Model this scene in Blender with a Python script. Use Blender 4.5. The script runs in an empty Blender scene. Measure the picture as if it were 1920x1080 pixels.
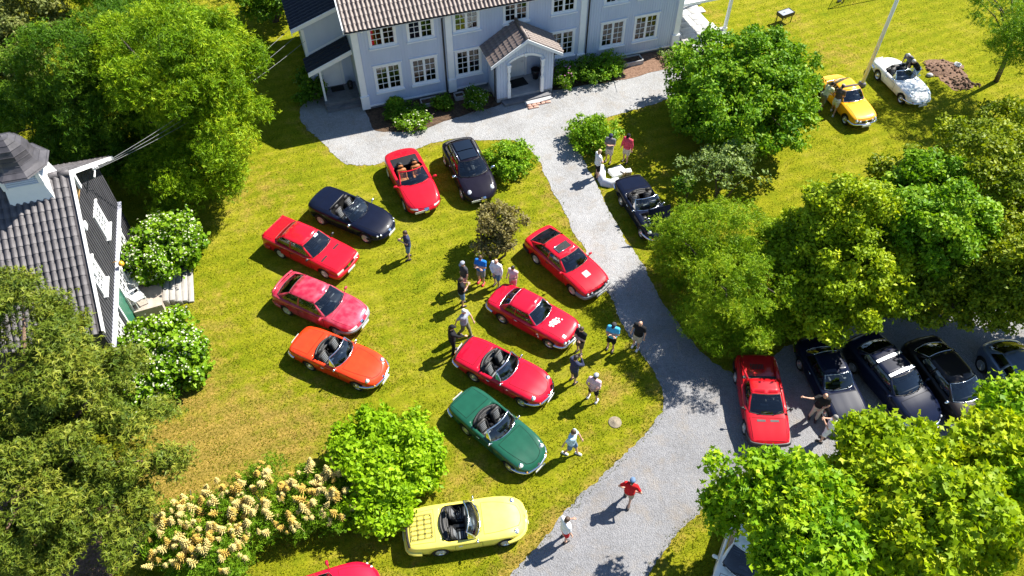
import bpy, bmesh, math, random
import numpy as np
from mathutils import Vector, Matrix, noise
from mathutils.bvhtree import BVHTree

scene = bpy.context.scene
R = math.radians
# ------------------------------------------------------------------ camera
CAM_H = 26.4976
FPX = 1450.0
TILT = R(50.5)
cam_data = bpy.data.cameras.new('camera')
cam = bpy.data.objects.new('camera', cam_data)
scene.collection.objects.link(cam)
cam.location = (0, 0, CAM_H)
cam.rotation_euler = (R(90) - TILT, 0, 0)
cam_data.sensor_width = 36
cam_data.lens = 36 * FPX / 1920
cam_data.clip_end = 600
scene.camera = cam
# ------------------------------------------------------------------ sky, sun, exposure
SUN_AZ = R(33)       # measured from +x towards +y
SUN_EL = R(48)
world = bpy.data.worlds.new('World')
scene.world = world
world.use_nodes = True
wn = world.node_tree.nodes
sky = wn.new('ShaderNodeTexSky')
sky.sky_type = 'NISHITA'
sky.sun_disc = False
sky.sun_elevation = SUN_EL
sky.sun_rotation = R(90) - SUN_AZ
sky.altitude = 100
sky.air_density = 1.0
sky.dust_density = 0.15
sky.ozone_density = 3.5
wn['Background'].inputs['Strength'].default_value = 0.075
world.node_tree.links.new(sky.outputs[0], wn['Background'].inputs['Color'])
sun_data = bpy.data.lights.new('sun', 'SUN')
sun_data.energy = 5.0
sun_data.angle = R(0.53)
sun_data.color = (1.0, 0.95, 0.85)
sun = bpy.data.objects.new('sun', sun_data)
scene.collection.objects.link(sun)
sdir = Vector((math.cos(SUN_EL) * math.cos(SUN_AZ), math.cos(SUN_EL) * math.sin(SUN_AZ), math.sin(SUN_EL)))
sun.rotation_euler = (-sdir).to_track_quat('-Z', 'Y').to_euler()
sun.location = (20, 12, 40)
scene.view_settings.view_transform = 'Standard'
scene.view_settings.look = 'None'
scene.view_settings.gamma = 1
scene.view_settings.use_curve_mapping = False
scene.view_settings.exposure = 1.3

# ------------------------------------------------------------------ helpers
COL = scene.collection
ct, st = math.cos(TILT), math.sin(TILT)

def G(px, py, z=0.0):
    """photo pixel -> point at height z"""
    x = (px - 960) / FPX; y = -(py - 540) / FPX
    d = Vector((x, ct + y * st, -st + y * ct))
    return Vector((0, 0, CAM_H)) + d * ((z - CAM_H) / d.z)

def PX(p):
    v = Vector(p) - Vector((0, 0, CAM_H))
    zc = v.y * ct - v.z * st; yc = v.y * st + v.z * ct
    return 960 + FPX * v.x / zc, 540 - FPX * yc / zc

def inframe(p, m=20):
    x, y = PX(p)
    return -m < x < 1920 + m and -m < y < 1080 + m

def tag(o, label=None, cat=None, group=None, kind=None):
    if label: o['label'] = label
    if cat: o['category'] = cat
    if group: o['group'] = group
    if kind: o['kind'] = kind
    return o

def empty(name, loc=(0, 0, 0), rz=0.0):
    o = bpy.data.objects.new(name, None)
    o.empty_display_size = 0.2
    o.location = loc; o.rotation_euler = (0, 0, rz)
    COL.objects.link(o)
    return o

TMP = bpy.data.scenes.new('tmp')      # scratch scene for modifier evaluation, removed at the end
def evaluated_mesh(o):
    vl = TMP.view_layers[0]; vl.update()
    return bpy.data.meshes.new_from_object(o.evaluated_get(vl.depsgraph))

def link_mesh(name, me, parent=None, mats=()):
    for m in mats: me.materials.append(m)
    o = bpy.data.objects.new(name, me)
    COL.objects.link(o)
    if parent is not None: o.parent = parent
    return o

def inst(name, me, parent=None, loc=(0, 0, 0), rot=(0, 0, 0), scale=None):
    o = bpy.data.objects.new(name, me)
    COL.objects.link(o)
    if parent is not None: o.parent = parent
    o.location = loc; o.rotation_euler = rot
    if scale: o.scale = scale
    return o

class MB:
    """collects shapes, builds ONE mesh object"""
    def __init__(s): s.v = []; s.f = []; s.m = []; s.sm = []
    def add(s, vs, fs, mi=0, smooth=False, M=None):
        b = len(s.v)
        if M is not None: vs = [tuple(M @ Vector(p)) for p in vs]
        s.v += [tuple(p) for p in vs]
        for f in fs:
            s.f.append(tuple(i + b for i in f)); s.m.append(mi); s.sm.append(smooth)
        return s
    def box(s, c, d, mi=0, rz=0.0, M=None, bev=0.0, taper=1.0):
        x, y, z = d[0] / 2, d[1] / 2, d[2] / 2
        if bev <= 0:
            vs = [(-x, -y, -z), (x, -y, -z), (x, y, -z), (-x, y, -z), (-x*taper, -y*taper, z), (x*taper, -y*taper, z), (x*taper, y*taper, z), (-x*taper, y*taper, z)]
            fs = [(0, 3, 2, 1), (4, 5, 6, 7), (0, 1, 5, 4), (1, 2, 6, 5), (2, 3, 7, 6), (3, 0, 4, 7)]
        else:
            b = min(bev, x * .95, y * .95, z * .95)
            rings = []
            for zz, k in ((-z, b), (-z + b, 0), (z - b, 0), (z, b)):
                X, Y = x - k, y - k
                bb = b if k == 0 else b * .3
                rings.append([(-X, -Y + bb, zz), (-X + bb, -Y, zz), (X - bb, -Y, zz), (X, -Y + bb, zz), (X, Y - bb, zz), (X - bb, Y, zz), (-X + bb, Y, zz), (-X, Y - bb, zz)])
            vs = [p for r in rings for p in r]
            fs = [tuple(reversed(range(8))), tuple(range(24, 32))]
            for r in range(3):
                for i in range(8):
                    j = (i + 1) % 8
                    fs.append((r * 8 + i, r * 8 + j, r * 8 + 8 + j, r * 8 + 8 + i))
        T = Matrix.Translation(c) @ Matrix.Rotation(rz, 4, 'Z')
        if M is not None: T = M @ T
        return s.add(vs, fs, mi, bev > 0, T)
    def tube(s, path, rad, n=8, mi=0, cap=True, M=None, flat=1.0, smooth=True):
        P = [Vector(p) for p in path]
        if not hasattr(rad, '__len__'): rad = [rad] * len(P)
        vs = []; fs = []
        up = None
        for i, p in enumerate(P):
            t = (P[min(i + 1, len(P) - 1)] - P[max(i - 1, 0)])
            t = t.normalized() if t.length > 1e-9 else Vector((0, 0, 1))
            if up is None:
                up = t.cross(Vector((0, 0, 1)))
                if up.length < .1: up = t.cross(Vector((1, 0, 0)))
                up.normalize()
            else:
                up = (up - t * up.dot(t))
                up = up.normalized() if up.length > 1e-6 else t.orthogonal().normalized()
            w = t.cross(up)
            for k in range(n):
                a = 2 * math.pi * k / n
                vs.append(p + (up * math.cos(a) + w * math.sin(a) * flat) * rad[i])
        for i in range(len(P) - 1):
            for k in range(n):
                j = (k + 1) % n
                fs.append((i * n + k, i * n + j, i * n + n + j, i * n + n + k))
        if cap:
            fs.append(tuple(reversed(range(n)))); fs.append(tuple(range((len(P) - 1) * n, len(P) * n)))
        return s.add(vs, fs, mi, smooth, M)
    def lathe(s, prof, n=16, mi=0, M=None, smooth=True):
        """prof: (r,z) list, around z"""
        vs = []; fs = []
        for r, z in prof:
            for k in range(n):
                a = 2 * math.pi * k / n
                vs.append((r * math.cos(a), r * math.sin(a), z))
        for i in range(len(prof) - 1):
            for k in range(n):
                j = (k + 1) % n
                fs.append((i * n + k, i * n + j, i * n + n + j, i * n + n + k))
        if prof[0][0] > 1e-6: fs.append(tuple(reversed(range(n))))
        if prof[-1][0] > 1e-6: fs.append(tuple(range((len(prof) - 1) * n, len(prof) * n)))
        return s.add(vs, fs, mi, smooth, M)
    def prism(s, poly, z0, z1, mi=0, M=None):
        n = len(poly)
        a = sum(poly[i][0] * poly[(i + 1) % n][1] - poly[(i + 1) % n][0] * poly[i][1] for i in range(n))
        if a < 0: poly = list(reversed(poly))
        vs = [(p[0], p[1], z0) for p in poly] + [(p[0], p[1], z1) for p in poly]
        fs = [tuple(reversed(range(n))), tuple(range(n, 2 * n))]
        for i in range(n):
            j = (i + 1) % n
            fs.append((i, j, n + j, n + i))
        return s.add(vs, fs, mi, False, M)
    def ball(s, c, r, n=10, m=7, mi=0, M=None):
        if not hasattr(r, '__len__'): r = (r, r, r)
        prof = [(math.sin(math.pi * i / m), -math.cos(math.pi * i / m)) for i in range(m + 1)]
        T = Matrix.Translation(c) @ Matrix.Diagonal((r[0], r[1], r[2], 1))
        if M is not None: T = M @ T
        return s.lathe(prof, n, mi, T)
    def grid(s, rows, mi=0, M=None, smooth=True, flip=False):
        nr, nc = len(rows), len(rows[0])
        vs = [p for r in rows for p in r]; fs = []
        for i in range(nr - 1):
            for j in range(nc - 1):
                q = (i * nc + j, i * nc + j + 1, i * nc + nc + j + 1, i * nc + nc + j)
                fs.append(tuple(reversed(q)) if flip else q)
        return s.add(vs, fs, mi, smooth, M)
    def mesh(s, name):
        me = bpy.data.meshes.new(name)
        me.from_pydata(s.v, [], s.f)
        me.polygons.foreach_set('material_index', s.m)
        me.polygons.foreach_set('use_smooth', s.sm)
        me.update()
        return me
    def build(s, name, mats, parent=None, loc=None, rot=None):
        me = s.mesh(name)
        if not isinstance(mats, (list, tuple)): mats = [mats]
        o = link_mesh(name, me, parent, mats)
        if loc is not None: o.location = loc
        if rot is not None: o.rotation_euler = rot
        return o

def np_mesh(name, V, T, tint=None):
    """triangles from numpy arrays"""
    V = np.asarray(V, np.float32).reshape(-1, 3); T = np.asarray(T, np.int32).reshape(-1, 3)
    me = bpy.data.meshes.new(name)
    me.vertices.add(len(V)); me.vertices.foreach_set('co', V.ravel())
    me.loops.add(T.size); me.loops.foreach_set('vertex_index', T.ravel())
    me.polygons.add(len(T))
    me.polygons.foreach_set('loop_start', np.arange(0, T.size, 3, dtype=np.int32))
    me.update(calc_edges=True)
    if tint is not None:
        a = me.attributes.new('tint', 'FLOAT', 'POINT')
        a.data.foreach_set('value', np.asarray(tint, np.float32))
    return me

# ------------------------------------------------------------------ materials
def mat(name, color=(.5, .5, .5), rough=.5, metal=0., spec=.5, coat=0., coat_rough=.03):
    m = bpy.data.materials.new(name); m.use_nodes = True
    b = m.node_tree.nodes['Principled BSDF']
    b.inputs['Base Color'].default_value = (*color, 1)
    b.inputs['Roughness'].default_value = rough
    b.inputs['Metallic'].default_value = metal
    b.inputs['Specular IOR Level'].default_value = spec
    b.inputs['Coat Weight'].default_value = coat
    b.inputs['Coat Roughness'].default_value = coat_rough
    return m

def nodes(m): return m.node_tree.nodes, m.node_tree.links, m.node_tree.nodes['Principled BSDF']

def ramp(N, stops, interp='LINEAR'):
    r = N.new('ShaderNodeValToRGB'); r.color_ramp.interpolation = interp
    e = r.color_ramp.elements
    while len(e) < len(stops): e.new(.5)
    for i, (p, c) in enumerate(stops):
        e[i].position = p; e[i].color = (*c, 1)
    return r

def noisy(name, stops, scale=5., detail=6., rough=.7, bump=0., bscale=None, spec=.3, metal=0., coords='Object', rnd=.6, bdist=.02, stretch=None):
    """noise-coloured surface with optional bump"""
    m = mat(name, rough=rough, spec=spec, metal=metal)
    N, Lk, b = nodes(m)
    tc = N.new('ShaderNodeTexCoord')
    src = tc.outputs[coords]
    if stretch:
        mp = N.new('ShaderNodeMapping'); mp.inputs['Scale'].default_value = stretch
        Lk.new(src, mp.inputs[0]); src = mp.outputs[0]
    n = N.new('ShaderNodeTexNoise'); n.inputs['Scale'].default_value = scale; n.inputs['Detail'].default_value = detail
    n.inputs['Roughness'].default_value = rnd
    Lk.new(src, n.inputs['Vector'])
    r = ramp(N, stops); Lk.new(n.outputs[0], r.inputs[0]); Lk.new(r.outputs[0], b.inputs['Base Color'])
    if bump:
        n2 = N.new('ShaderNodeTexNoise'); n2.inputs['Scale'].default_value = bscale or scale * 4; n2.inputs['Detail'].default_value = 4
        Lk.new(src, n2.inputs['Vector'])
        bp = N.new('ShaderNodeBump'); bp.inputs['Strength'].default_value = bump; bp.inputs['Distance'].default_value = bdist
        Lk.new(n2.outputs[0], bp.inputs['Height']); Lk.new(bp.outputs[0], b.inputs['Normal'])
    return m

def leaf_mat(name, dark, mid, light, trans=.3):
    m = mat(name, rough=.5, spec=.16)
    N, Lk, b = nodes(m)
    a = N.new('ShaderNodeAttribute'); a.attribute_name = 'tint'
    r = ramp(N, [(0, dark), (.5, mid), (1, light)])
    Lk.new(a.outputs['Fac'], r.inputs[0]); Lk.new(r.outputs[0], b.inputs['Base Color'])
    t = N.new('ShaderNodeBsdfTranslucent'); mx = N.new('ShaderNodeMixShader'); mx.inputs[0].default_value = trans
    g = N.new('ShaderNodeMix'); g.data_type = 'RGBA'; g.blend_type = 'MULTIPLY'; g.inputs[0].default_value = 1
    g.inputs['B'].default_value = (1.3, 1.25, .35, 1)
    Lk.new(r.outputs[0], g.inputs['A']); Lk.new(g.outputs['Result'], t.inputs['Color'])
    Lk.new(b.outputs[0], mx.inputs[1]); Lk.new(t.outputs[0], mx.inputs[2])
    Lk.new(mx.outputs[0], N['Material Output'].inputs['Surface'])
    return m

def glass_mat(name, tint=(.72, .80, .82), ior=1.5, rough=.0):
    m = bpy.data.materials.new(name); m.use_nodes = True
    N, Lk = m.node_tree.nodes, m.node_tree.links
    N.remove(N['Principled BSDF'])
    f = N.new('ShaderNodeFresnel'); f.inputs[0].default_value = ior
    t = N.new('ShaderNodeBsdfTransparent'); t.inputs[0].default_value = (*tint, 1)
    g = N.new('ShaderNodeBsdfGlossy'); g.inputs['Roughness'].default_value = rough
    mx = N.new('ShaderNodeMixShader')
    Lk.new(f.outputs[0], mx.inputs[0]); Lk.new(t.outputs[0], mx.inputs[1]); Lk.new(g.outputs[0], mx.inputs[2])
    Lk.new(mx.outputs[0], N['Material Output'].inputs['Surface'])
    return m

def paint(name, c, metallic=0.0, rough=.35, coat=1.0, dust=.0):
    m = mat(name, c, rough=rough, metal=metallic, spec=.08, coat=coat, coat_rough=.03)
    N, Lk, b = nodes(m)
    tc = N.new('ShaderNodeTexCoord')
    n = N.new('ShaderNodeTexNoise'); n.inputs['Scale'].default_value = 3.5; n.inputs['Detail'].default_value = 8
    Lk.new(tc.outputs['Object'], n.inputs['Vector'])
    r = ramp(N, [(.35, tuple(x * .9 for x in c)), (.65, tuple(min(1, x * 1.05 + dust) for x in c))])
    Lk.new(n.outputs[0], r.inputs[0]); Lk.new(r.outputs[0], b.inputs['Base Color'])
    r2 = ramp(N, [(.3, (.015, .015, .015)), (.75, (.05 + dust, .05 + dust, .05 + dust))])
    Lk.new(n.outputs[0], r2.inputs[0]); Lk.new(r2.outputs[0], b.inputs['Coat Roughness'])
    return m

M = {}
M['black'] = mat('black plastic', (.012, .012, .014), .45)
M['gap'] = mat('dark gap', (.006, .006, .006), .9, spec=.1)
M['rubber'] = noisy('tyre rubber', [(.3, (.012, .012, .012)), (.7, (.03, .028, .026))], 12, rough=.85)
M['chrome'] = mat('chrome', (.78, .80, .83), .12, 1.0)
M['alloy'] = mat('alloy wheel', (.62, .63, .65), .3, .9)
M['steel'] = mat('painted steel wheel', (.45, .46, .47), .35, .6)
M['glass'] = glass_mat('car glass', (.78, .86, .90), 1.95)
M['lens'] = mat('lamp lens', (.75, .78, .8), .08, .3, coat=1)
M['redlens'] = mat('red lamp lens', (.45, .01, .01), .15, coat=1)
M['amber'] = mat('amber lamp lens', (.8, .28, .02), .15, coat=1)
M['plate'] = mat('number plate', (.72, .72, .70), .4)
M['leather_black'] = noisy('black leather', [(.3, (.012, .012, .013)), (.7, (.035, .034, .034))], 20, rough=.5, bump=.2, bscale=40)
M['leather_tan'] = noisy('tan leather', [(.3, (.30, .11, .035)), (.7, (.42, .17, .06))], 20, rough=.5, bump=.2, bscale=40)
M['leather_cream'] = noisy('light leather', [(.3, (.38, .33, .26)), (.7, (.5, .44, .36))], 20, rough=.55)
M['carpet'] = noisy('car carpet', [(.3, (.010, .010, .011)), (.7, (.03, .03, .03))], 60, rough=.95, spec=.1)
M['greytrim'] = mat('grey interior trim', (.16, .17, .18), .6)
M['white'] = noisy('white house paint', [(.3, (.78, .79, .80)), (.7, (.86, .86, .86))], 3, rough=.5, spec=.4)
# ================================================================== ground
def lawn_material():
    m = mat('lawn', rough=1., spec=.03)
    N, Lk, b = nodes(m)
    tc = N.new('ShaderNodeTexCoord')
    def nz(scale, detail, rough=.6, stretch=None):
        n = N.new('ShaderNodeTexNoise'); n.inputs['Scale'].default_value = scale; n.inputs['Detail'].default_value = detail
        n.inputs['Roughness'].default_value = rough
        if stretch:
            mp = N.new('ShaderNodeMapping'); mp.inputs['Scale'].default_value = stretch; mp.inputs['Rotation'].default_value = (0, 0, .5)
            Lk.new(tc.outputs['Object'], mp.inputs[0]); Lk.new(mp.outputs[0], n.inputs['Vector'])
        else: Lk.new(tc.outputs['Object'], n.inputs['Vector'])
        return n
    big = nz(.32, 5); mid = nz(1.6, 6, .7); fine = nz(9, 5, .75); vf = nz(38, 3, .7)
    green = ramp(N, [(.28, (.115, .168, .006)), (.5, (.225, .232, .011)), (.72, (.345, .295, .040))])
    a = N.new('ShaderNodeAttribute'); a.attribute_name = 'dry'
    mix1 = N.new('ShaderNodeMath'); mix1.operation = 'MULTIPLY_ADD'; mix1.inputs[1].default_value = .45
    Lk.new(big.outputs[0], mix1.inputs[0])
    m2 = N.new('ShaderNodeMath'); m2.operation = 'MULTIPLY'; m2.inputs[1].default_value = .55
    Lk.new(mid.outputs[0], m2.inputs[0]); Lk.new(m2.outputs[0], mix1.inputs[2])
    Lk.new(mix1.outputs[0], green.inputs[0])
    dryc = ramp(N, [(.3, (.20, .145, .016)), (.7, (.37, .26, .07))])
    Lk.new(fine.outputs[0], dryc.inputs[0])
    # dryness = attribute + breakup
    dm = N.new('ShaderNodeMath'); dm.operation = 'MULTIPLY_ADD'; dm.inputs[1].default_value = 2.0; dm.inputs[2].default_value = -1.0
    Lk.new(mid.outputs[0], dm.inputs[0])
    da = N.new('ShaderNodeMath'); da.operation = 'MULTIPLY_ADD'; da.inputs[1].default_value = 1.05
    Lk.new(dm.outputs[0], da.inputs[0]); Lk.new(a.outputs['Fac'], da.inputs[2])
    dr = ramp(N, [(.25, (0, 0, 0)), (.85, (1, 1, 1))]); Lk.new(da.outputs[0], dr.inputs[0])
    mx = N.new('ShaderNodeMix'); mx.data_type = 'RGBA'
    Lk.new(dr.outputs[0], mx.inputs[0]); Lk.new(green.outputs[0], mx.inputs['A']); Lk.new(dryc.outputs[0], mx.inputs['B'])
    # blade-scale mottling
    vr = ramp(N, [(.28, (.45, .46, .4)), (.52, (1, 1, 1)), (.75, (1.3, 1.28, 1.3))]); Lk.new(vf.outputs[0], vr.inputs[0])
    fr = ramp(N, [(.32, (.50, .56, .5)), (.5, (.95, .95, .95)), (.68, (1.2, 1.18, 1.2))]); Lk.new(fine.outputs[0], fr.inputs[0])
    mu = N.new('ShaderNodeMix'); mu.data_type = 'RGBA'; mu.blend_type = 'MULTIPLY'; mu.inputs[0].default_value = 1
    Lk.new(mx.outputs['Result'], mu.inputs['A']); Lk.new(vr.outputs[0], mu.inputs['B'])
    mu2 = N.new('ShaderNodeMix'); mu2.data_type = 'RGBA'; mu2.blend_type = 'MULTIPLY'; mu2.inputs[0].default_value = 1
    Lk.new(mu.outputs['Result'], mu2.inputs['A']); Lk.new(fr.outputs[0], mu2.inputs['B'])
    # faint mowing bands
    wv = N.new('ShaderNodeTexWave'); wv.inputs['Scale'].default_value = .42; wv.inputs['Distortion'].default_value = 5.; wv.inputs['Detail'].default_value = 3; wv.inputs['Detail Scale'].default_value = .6
    mpw = N.new('ShaderNodeMapping'); mpw.inputs['Rotation'].default_value = (0, 0, 1.15); Lk.new(tc.outputs['Object'], mpw.inputs[0]); Lk.new(mpw.outputs[0], wv.inputs['Vector'])
    wr_ = ramp(N, [(0, (.86, .89, .86)), (1, (1.08, 1.06, 1.05))]); Lk.new(wv.outputs['Fac'], wr_.inputs[0])
    mu4 = N.new('ShaderNodeMix'); mu4.data_type = 'RGBA'; mu4.blend_type = 'MULTIPLY'; mu4.inputs[0].default_value = 1
    Lk.new(mu2.outputs['Result'], mu4.inputs['A']); Lk.new(wr_.outputs[0], mu4.inputs['B'])
    Lk.new(mu4.outputs['Result'], b.inputs['Base Color'])
    bp = N.new('ShaderNodeBump'); bp.inputs['Strength'].default_value = .8; bp.inputs['Distance'].default_value = .05
    Lk.new(vf.outputs[0], bp.inputs['Height']); Lk.new(bp.outputs[0], b.inputs['Normal'])
    return m
M['lawn'] = lawn_material()

def gravel_material(name, c0, c1, c2):
    m = mat(name, rough=.95, spec=.15)
    N, Lk, b = nodes(m)
    tc = N.new('ShaderNodeTexCoord')
    n1 = N.new('ShaderNodeTexNoise'); n1.inputs['Scale'].default_value = .5; n1.inputs['Detail'].default_value = 6
    n2 = N.new('ShaderNodeTexNoise'); n2.inputs['Scale'].default_value = 26; n2.inputs['Detail'].default_value = 4; n2.inputs['Roughness'].default_value = .8
    v = N.new('ShaderNodeTexVoronoi'); v.inputs['Scale'].default_value = 22
    n3 = N.new('ShaderNodeTexNoise'); n3.inputs['Scale'].default_value = 4.5; n3.inputs['Detail'].default_value = 7; n3.inputs['Roughness'].default_value = .75
    for n in (n1, n2, v, n3): Lk.new(tc.outputs['Object'], n.inputs['Vector'])
    r = ramp(N, [(.3, c0), (.5, c1), (.7, c2)])
    ad = N.new('ShaderNodeMath'); ad.operation = 'MULTIPLY_ADD'; ad.inputs[1].default_value = .5
    h = N.new('ShaderNodeMath'); h.operation = 'MULTIPLY'; h.inputs[1].default_value = .5
    Lk.new(n3.outputs[0], h.inputs[0]); Lk.new(n1.outputs[0], ad.inputs[0]); Lk.new(h.outputs[0], ad.inputs[2])
    Lk.new(ad.outputs[0], r.inputs[0])
    sr = ramp(N, [(.28, (.45, .46, .48)), (.5, (.98, .98, .98)), (.72, (1.3, 1.3, 1.3))]); Lk.new(n2.outputs[0], sr.inputs[0])
    mu = N.new('ShaderNodeMix'); mu.data_type = 'RGBA'; mu.blend_type = 'MULTIPLY'; mu.inputs[0].default_value = 1
    Lk.new(r.outputs[0], mu.inputs['A']); Lk.new(sr.outputs[0], mu.inputs['B'])
    # paler fresh gravel near the house, greyer trodden gravel down the drive
    sx = N.new('ShaderNodeSeparateXYZ'); Lk.new(tc.outputs['Object'], sx.inputs[0])
    ad2 = N.new('ShaderNodeMath'); ad2.operation = 'MULTIPLY_ADD'; ad2.inputs[1].default_value = 5.; Lk.new(n1.outputs[0], ad2.inputs[0]); Lk.new(sx.outputs['Y'], ad2.inputs[2])
    mr = N.new('ShaderNodeMapRange'); mr.inputs['From Min'].default_value = 18; mr.inputs['From Max'].default_value = 27; Lk.new(ad2.outputs[0], mr.inputs['Value'])
    gr = ramp(N, [(0, (.72, .72, .745)), (1, (1.05, 1.05, 1.05))]); Lk.new(mr.outputs[0], gr.inputs[0])
    mu3 = N.new('ShaderNodeMix'); mu3.data_type = 'RGBA'; mu3.blend_type = 'MULTIPLY'; mu3.inputs[0].default_value = 1
    Lk.new(mu.outputs['Result'], mu3.inputs['A']); Lk.new(gr.outputs[0], mu3.inputs['B'])
    # tan dust and leaf crumbs in patches, darker trodden streaks
    n5 = N.new('ShaderNodeTexNoise'); n5.inputs['Scale'].default_value = 1.1; n5.inputs['Detail'].default_value = 8; n5.inputs['Roughness'].default_value = .7; Lk.new(tc.outputs['Object'], n5.inputs['Vector'])
    t5 = ramp(N, [(.50, (0, 0, 0)), (.72, (.55, .55, .55))]); Lk.new(n5.outputs[0], t5.inputs[0])
    mx5 = N.new('ShaderNodeMix'); mx5.data_type = 'RGBA'; mx5.inputs['B'].default_value = (.24, .20, .155, 1)
    Lk.new(t5.outputs[0], mx5.inputs[0]); Lk.new(mu3.outputs['Result'], mx5.inputs['A'])
    n6 = N.new('ShaderNodeTexVoronoi'); n6.inputs['Scale'].default_value = 3.1; n6.inputs['Randomness'].default_value = 1.; Lk.new(tc.outputs['Object'], n6.inputs['Vector'])
    t6 = ramp(N, [(.035, (.35, .30, .24)), (.075, (1, 1, 1))]); Lk.new(n6.outputs['Distance'], t6.inputs[0])
    mu6 = N.new('ShaderNodeMix'); mu6.data_type = 'RGBA'; mu6.blend_type = 'MULTIPLY'; mu6.inputs[0].default_value = .8
    Lk.new(mx5.outputs['Result'], mu6.inputs['A']); Lk.new(t6.outputs[0], mu6.inputs['B'])
    Lk.new(mu6.outputs['Result'], b.inputs['Base Color'])
    bp = N.new('ShaderNodeBump'); bp.inputs['Strength'].default_value = .7; bp.inputs['Distance'].default_value = .03
    Lk.new(v.outputs['Distance'], bp.inputs['Height']); Lk.new(bp.outputs[0], b.inputs['Normal'])
    return m
M['gravel'] = gravel_material('gravel', (.20, .195, .19), (.285, .285, .29), (.36, .36, .365))
M['soil'] = noisy('soil', [(.3, (.035, .022, .014)), (.7, (.12, .075, .045))], 6, rough=.95, bump=.9, bscale=18, bdist=.05)
M['bark_soil'] = noisy('dry bark soil', [(.3, (.10, .055, .035)), (.7, (.26, .16, .11))], 9, rough=.95, bump=.9, bscale=25, bdist=.04)

from mathutils.geometry import tessellate_polygon
def resample(poly, step, amp, seed, closed=True):
    out = []
    n = len(poly)
    # smooth with Catmull-Rom
    for i in range(n):
        p0, p1, p2, p3 = (Vector(poly[(i + k) % n]) for k in (-1, 0, 1, 2))
        m = max(1, int((p2 - p1).length / step))
        for k in range(m):
            t = k / m
            q = .5 * ((2 * p1) + (p2 - p0) * t + (2 * p0 - 5 * p1 + 4 * p2 - p3) * t * t + (3 * p1 - p0 - 3 * p2 + p3) * t ** 3)
            nv = noise.noise_vector(Vector((q.x * 1.3, q.y * 1.3, seed))) * amp + noise.noise_vector(Vector((q.x * 7, q.y * 7, seed + 9))) * amp * .8
            out.append((q.x + nv.x, q.y + nv.y))
    return out
def sheet(name, poly, z, material, step=.2, amp=.06, seed=0.):
    pts = resample([(p[0], p[1]) for p in poly], step, amp, seed)
    tris = tessellate_polygon([[Vector((x, y, 0)) for x, y in pts]])
    me = bpy.data.meshes.new(name)
    me.from_pydata([(x, y, z) for x, y in pts], [], [t if (pts[t[1]][0]-pts[t[0]][0])*(pts[t[2]][1]-pts[t[0]][1])-(pts[t[1]][1]-pts[t[0]][1])*(pts[t[2]][0]-pts[t[0]][0]) > 0 else (t[0], t[2], t[1]) for t in tris])
    me.update()
    return link_mesh(name, me, None, [material]), pts

DRIVE_PX = [(562, 215), (572, 238), (600, 262), (626, 288), (650, 307), (690, 310), (735, 298), (800, 272), (850, 262), (910, 262), (960, 264), (990, 278), (1010, 300),
  (1030, 345), (1058, 400), (1085, 450), (1112, 500), (1140, 550), (1165, 600), (1190, 645), (1215, 680), (1235, 715), (1243, 745), (1235, 782), (1210, 812),
  (1180, 842), (1150, 872), (1110, 908), (1080, 938), (1050, 972), (1015, 1015), (980, 1055), (930, 1110), (860, 1200), (1130, 1200), (1190, 1120), (1215, 1080), (1240, 1040),
  (1270, 1000), (1300, 970), (1340, 938), (1400, 905), (1480, 880), (1700, 880), (1930, 880), (2150, 850), (2200, 640), (1960, 575), (1800, 585), (1640, 600), (1540, 630), (1470, 655), (1410, 705),
  (1375, 700), (1330, 672), (1292, 635), (1258, 588), (1233, 548), (1205, 500), (1188, 468), (1163, 432), (1140, 390), (1118, 345), (1095, 300), (1075, 272),
  (1072, 250), (1092, 234), (1130, 222), (1180, 207), (1240, 190), (1285, 165), (1300, 135), (1290, 90), (1150, 100), (1000, 120), (850, 145), (690, 165), (620, 170), (575, 190)]
gv, drive_pts = sheet('driveway', [G(*p) for p in DRIVE_PX], .012, M['gravel'], .12, .11, 1.)
tag(gv, kind='structure')

# point-in-driveway test grid
def inside_poly(P, poly):
    x, y = P[:, 0], P[:, 1]
    res = np.zeros(len(P), bool)
    px = np.array([p[0] for p in poly]); py = np.array([p[1] for p in poly])
    j = len(poly) - 1
    for i in range(len(poly)):
        c = ((py[i] > y) != (py[j] > y)) & (x < (px[j] - px[i]) * (y - py[i]) / (py[j] - py[i] + 1e-12) + px[i])
        res ^= c; j = i
    return res
def dist_poly(P, poly):
    q = np.array(poly)
    d = np.full(len(P), 1e9)
    for i in range(0, len(P), 4000):
        s = P[i:i + 4000]
        d[i:i + 4000] = np.sqrt(((s[:, None, :] - q[None]) ** 2).sum(2)).min(1)
    return d

# lawn: one sheet to the horizon, finer where it is seen, with dry patches in an attribute
DRY = [((430, 850), 3.2, .38), ((380, 800), 2.6, .35), ((520, 830), 3., .28), ((300, 850), 2.0, .42), ((330, 930), 1.6, .5), ((600, 800), 2., .3), ((470, 330), 2.2, .22), ((520, 360), 2., .25), ((690, 600), 2., .18), ((760, 640), 2.2, .2),
       ((1150, 740), 1.1, .42), ((1130, 715), .9, .38), ((1100, 830), 1.2, .3), ((900, 900), 1.8, .25), ((870, 880), 1.2, .35), ((1560, 90), 3., .2), ((1470, 35), 1.6, .4), ((1570, 105), 1.5, .35), ((1700, 60), 3., .12), ((345, 710), 1., .75), ((380, 640), 1.6, .4), ((390, 560), 1.6, .32),
       ((450, 400), 2., .2), ((1250, 330), 1.5, .3), ((1310, 400), 1.4, .3), ((1000, 430), 1.5, .2), ((1020, 370), 1.5, .2), ((960, 1060), 1.6, .35), ((720, 1060), 1.6, .22), ((1040, 1000), 1., .4), ((1335, 22), .8, .7), ((1345, 50), .7, .5)]
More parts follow.
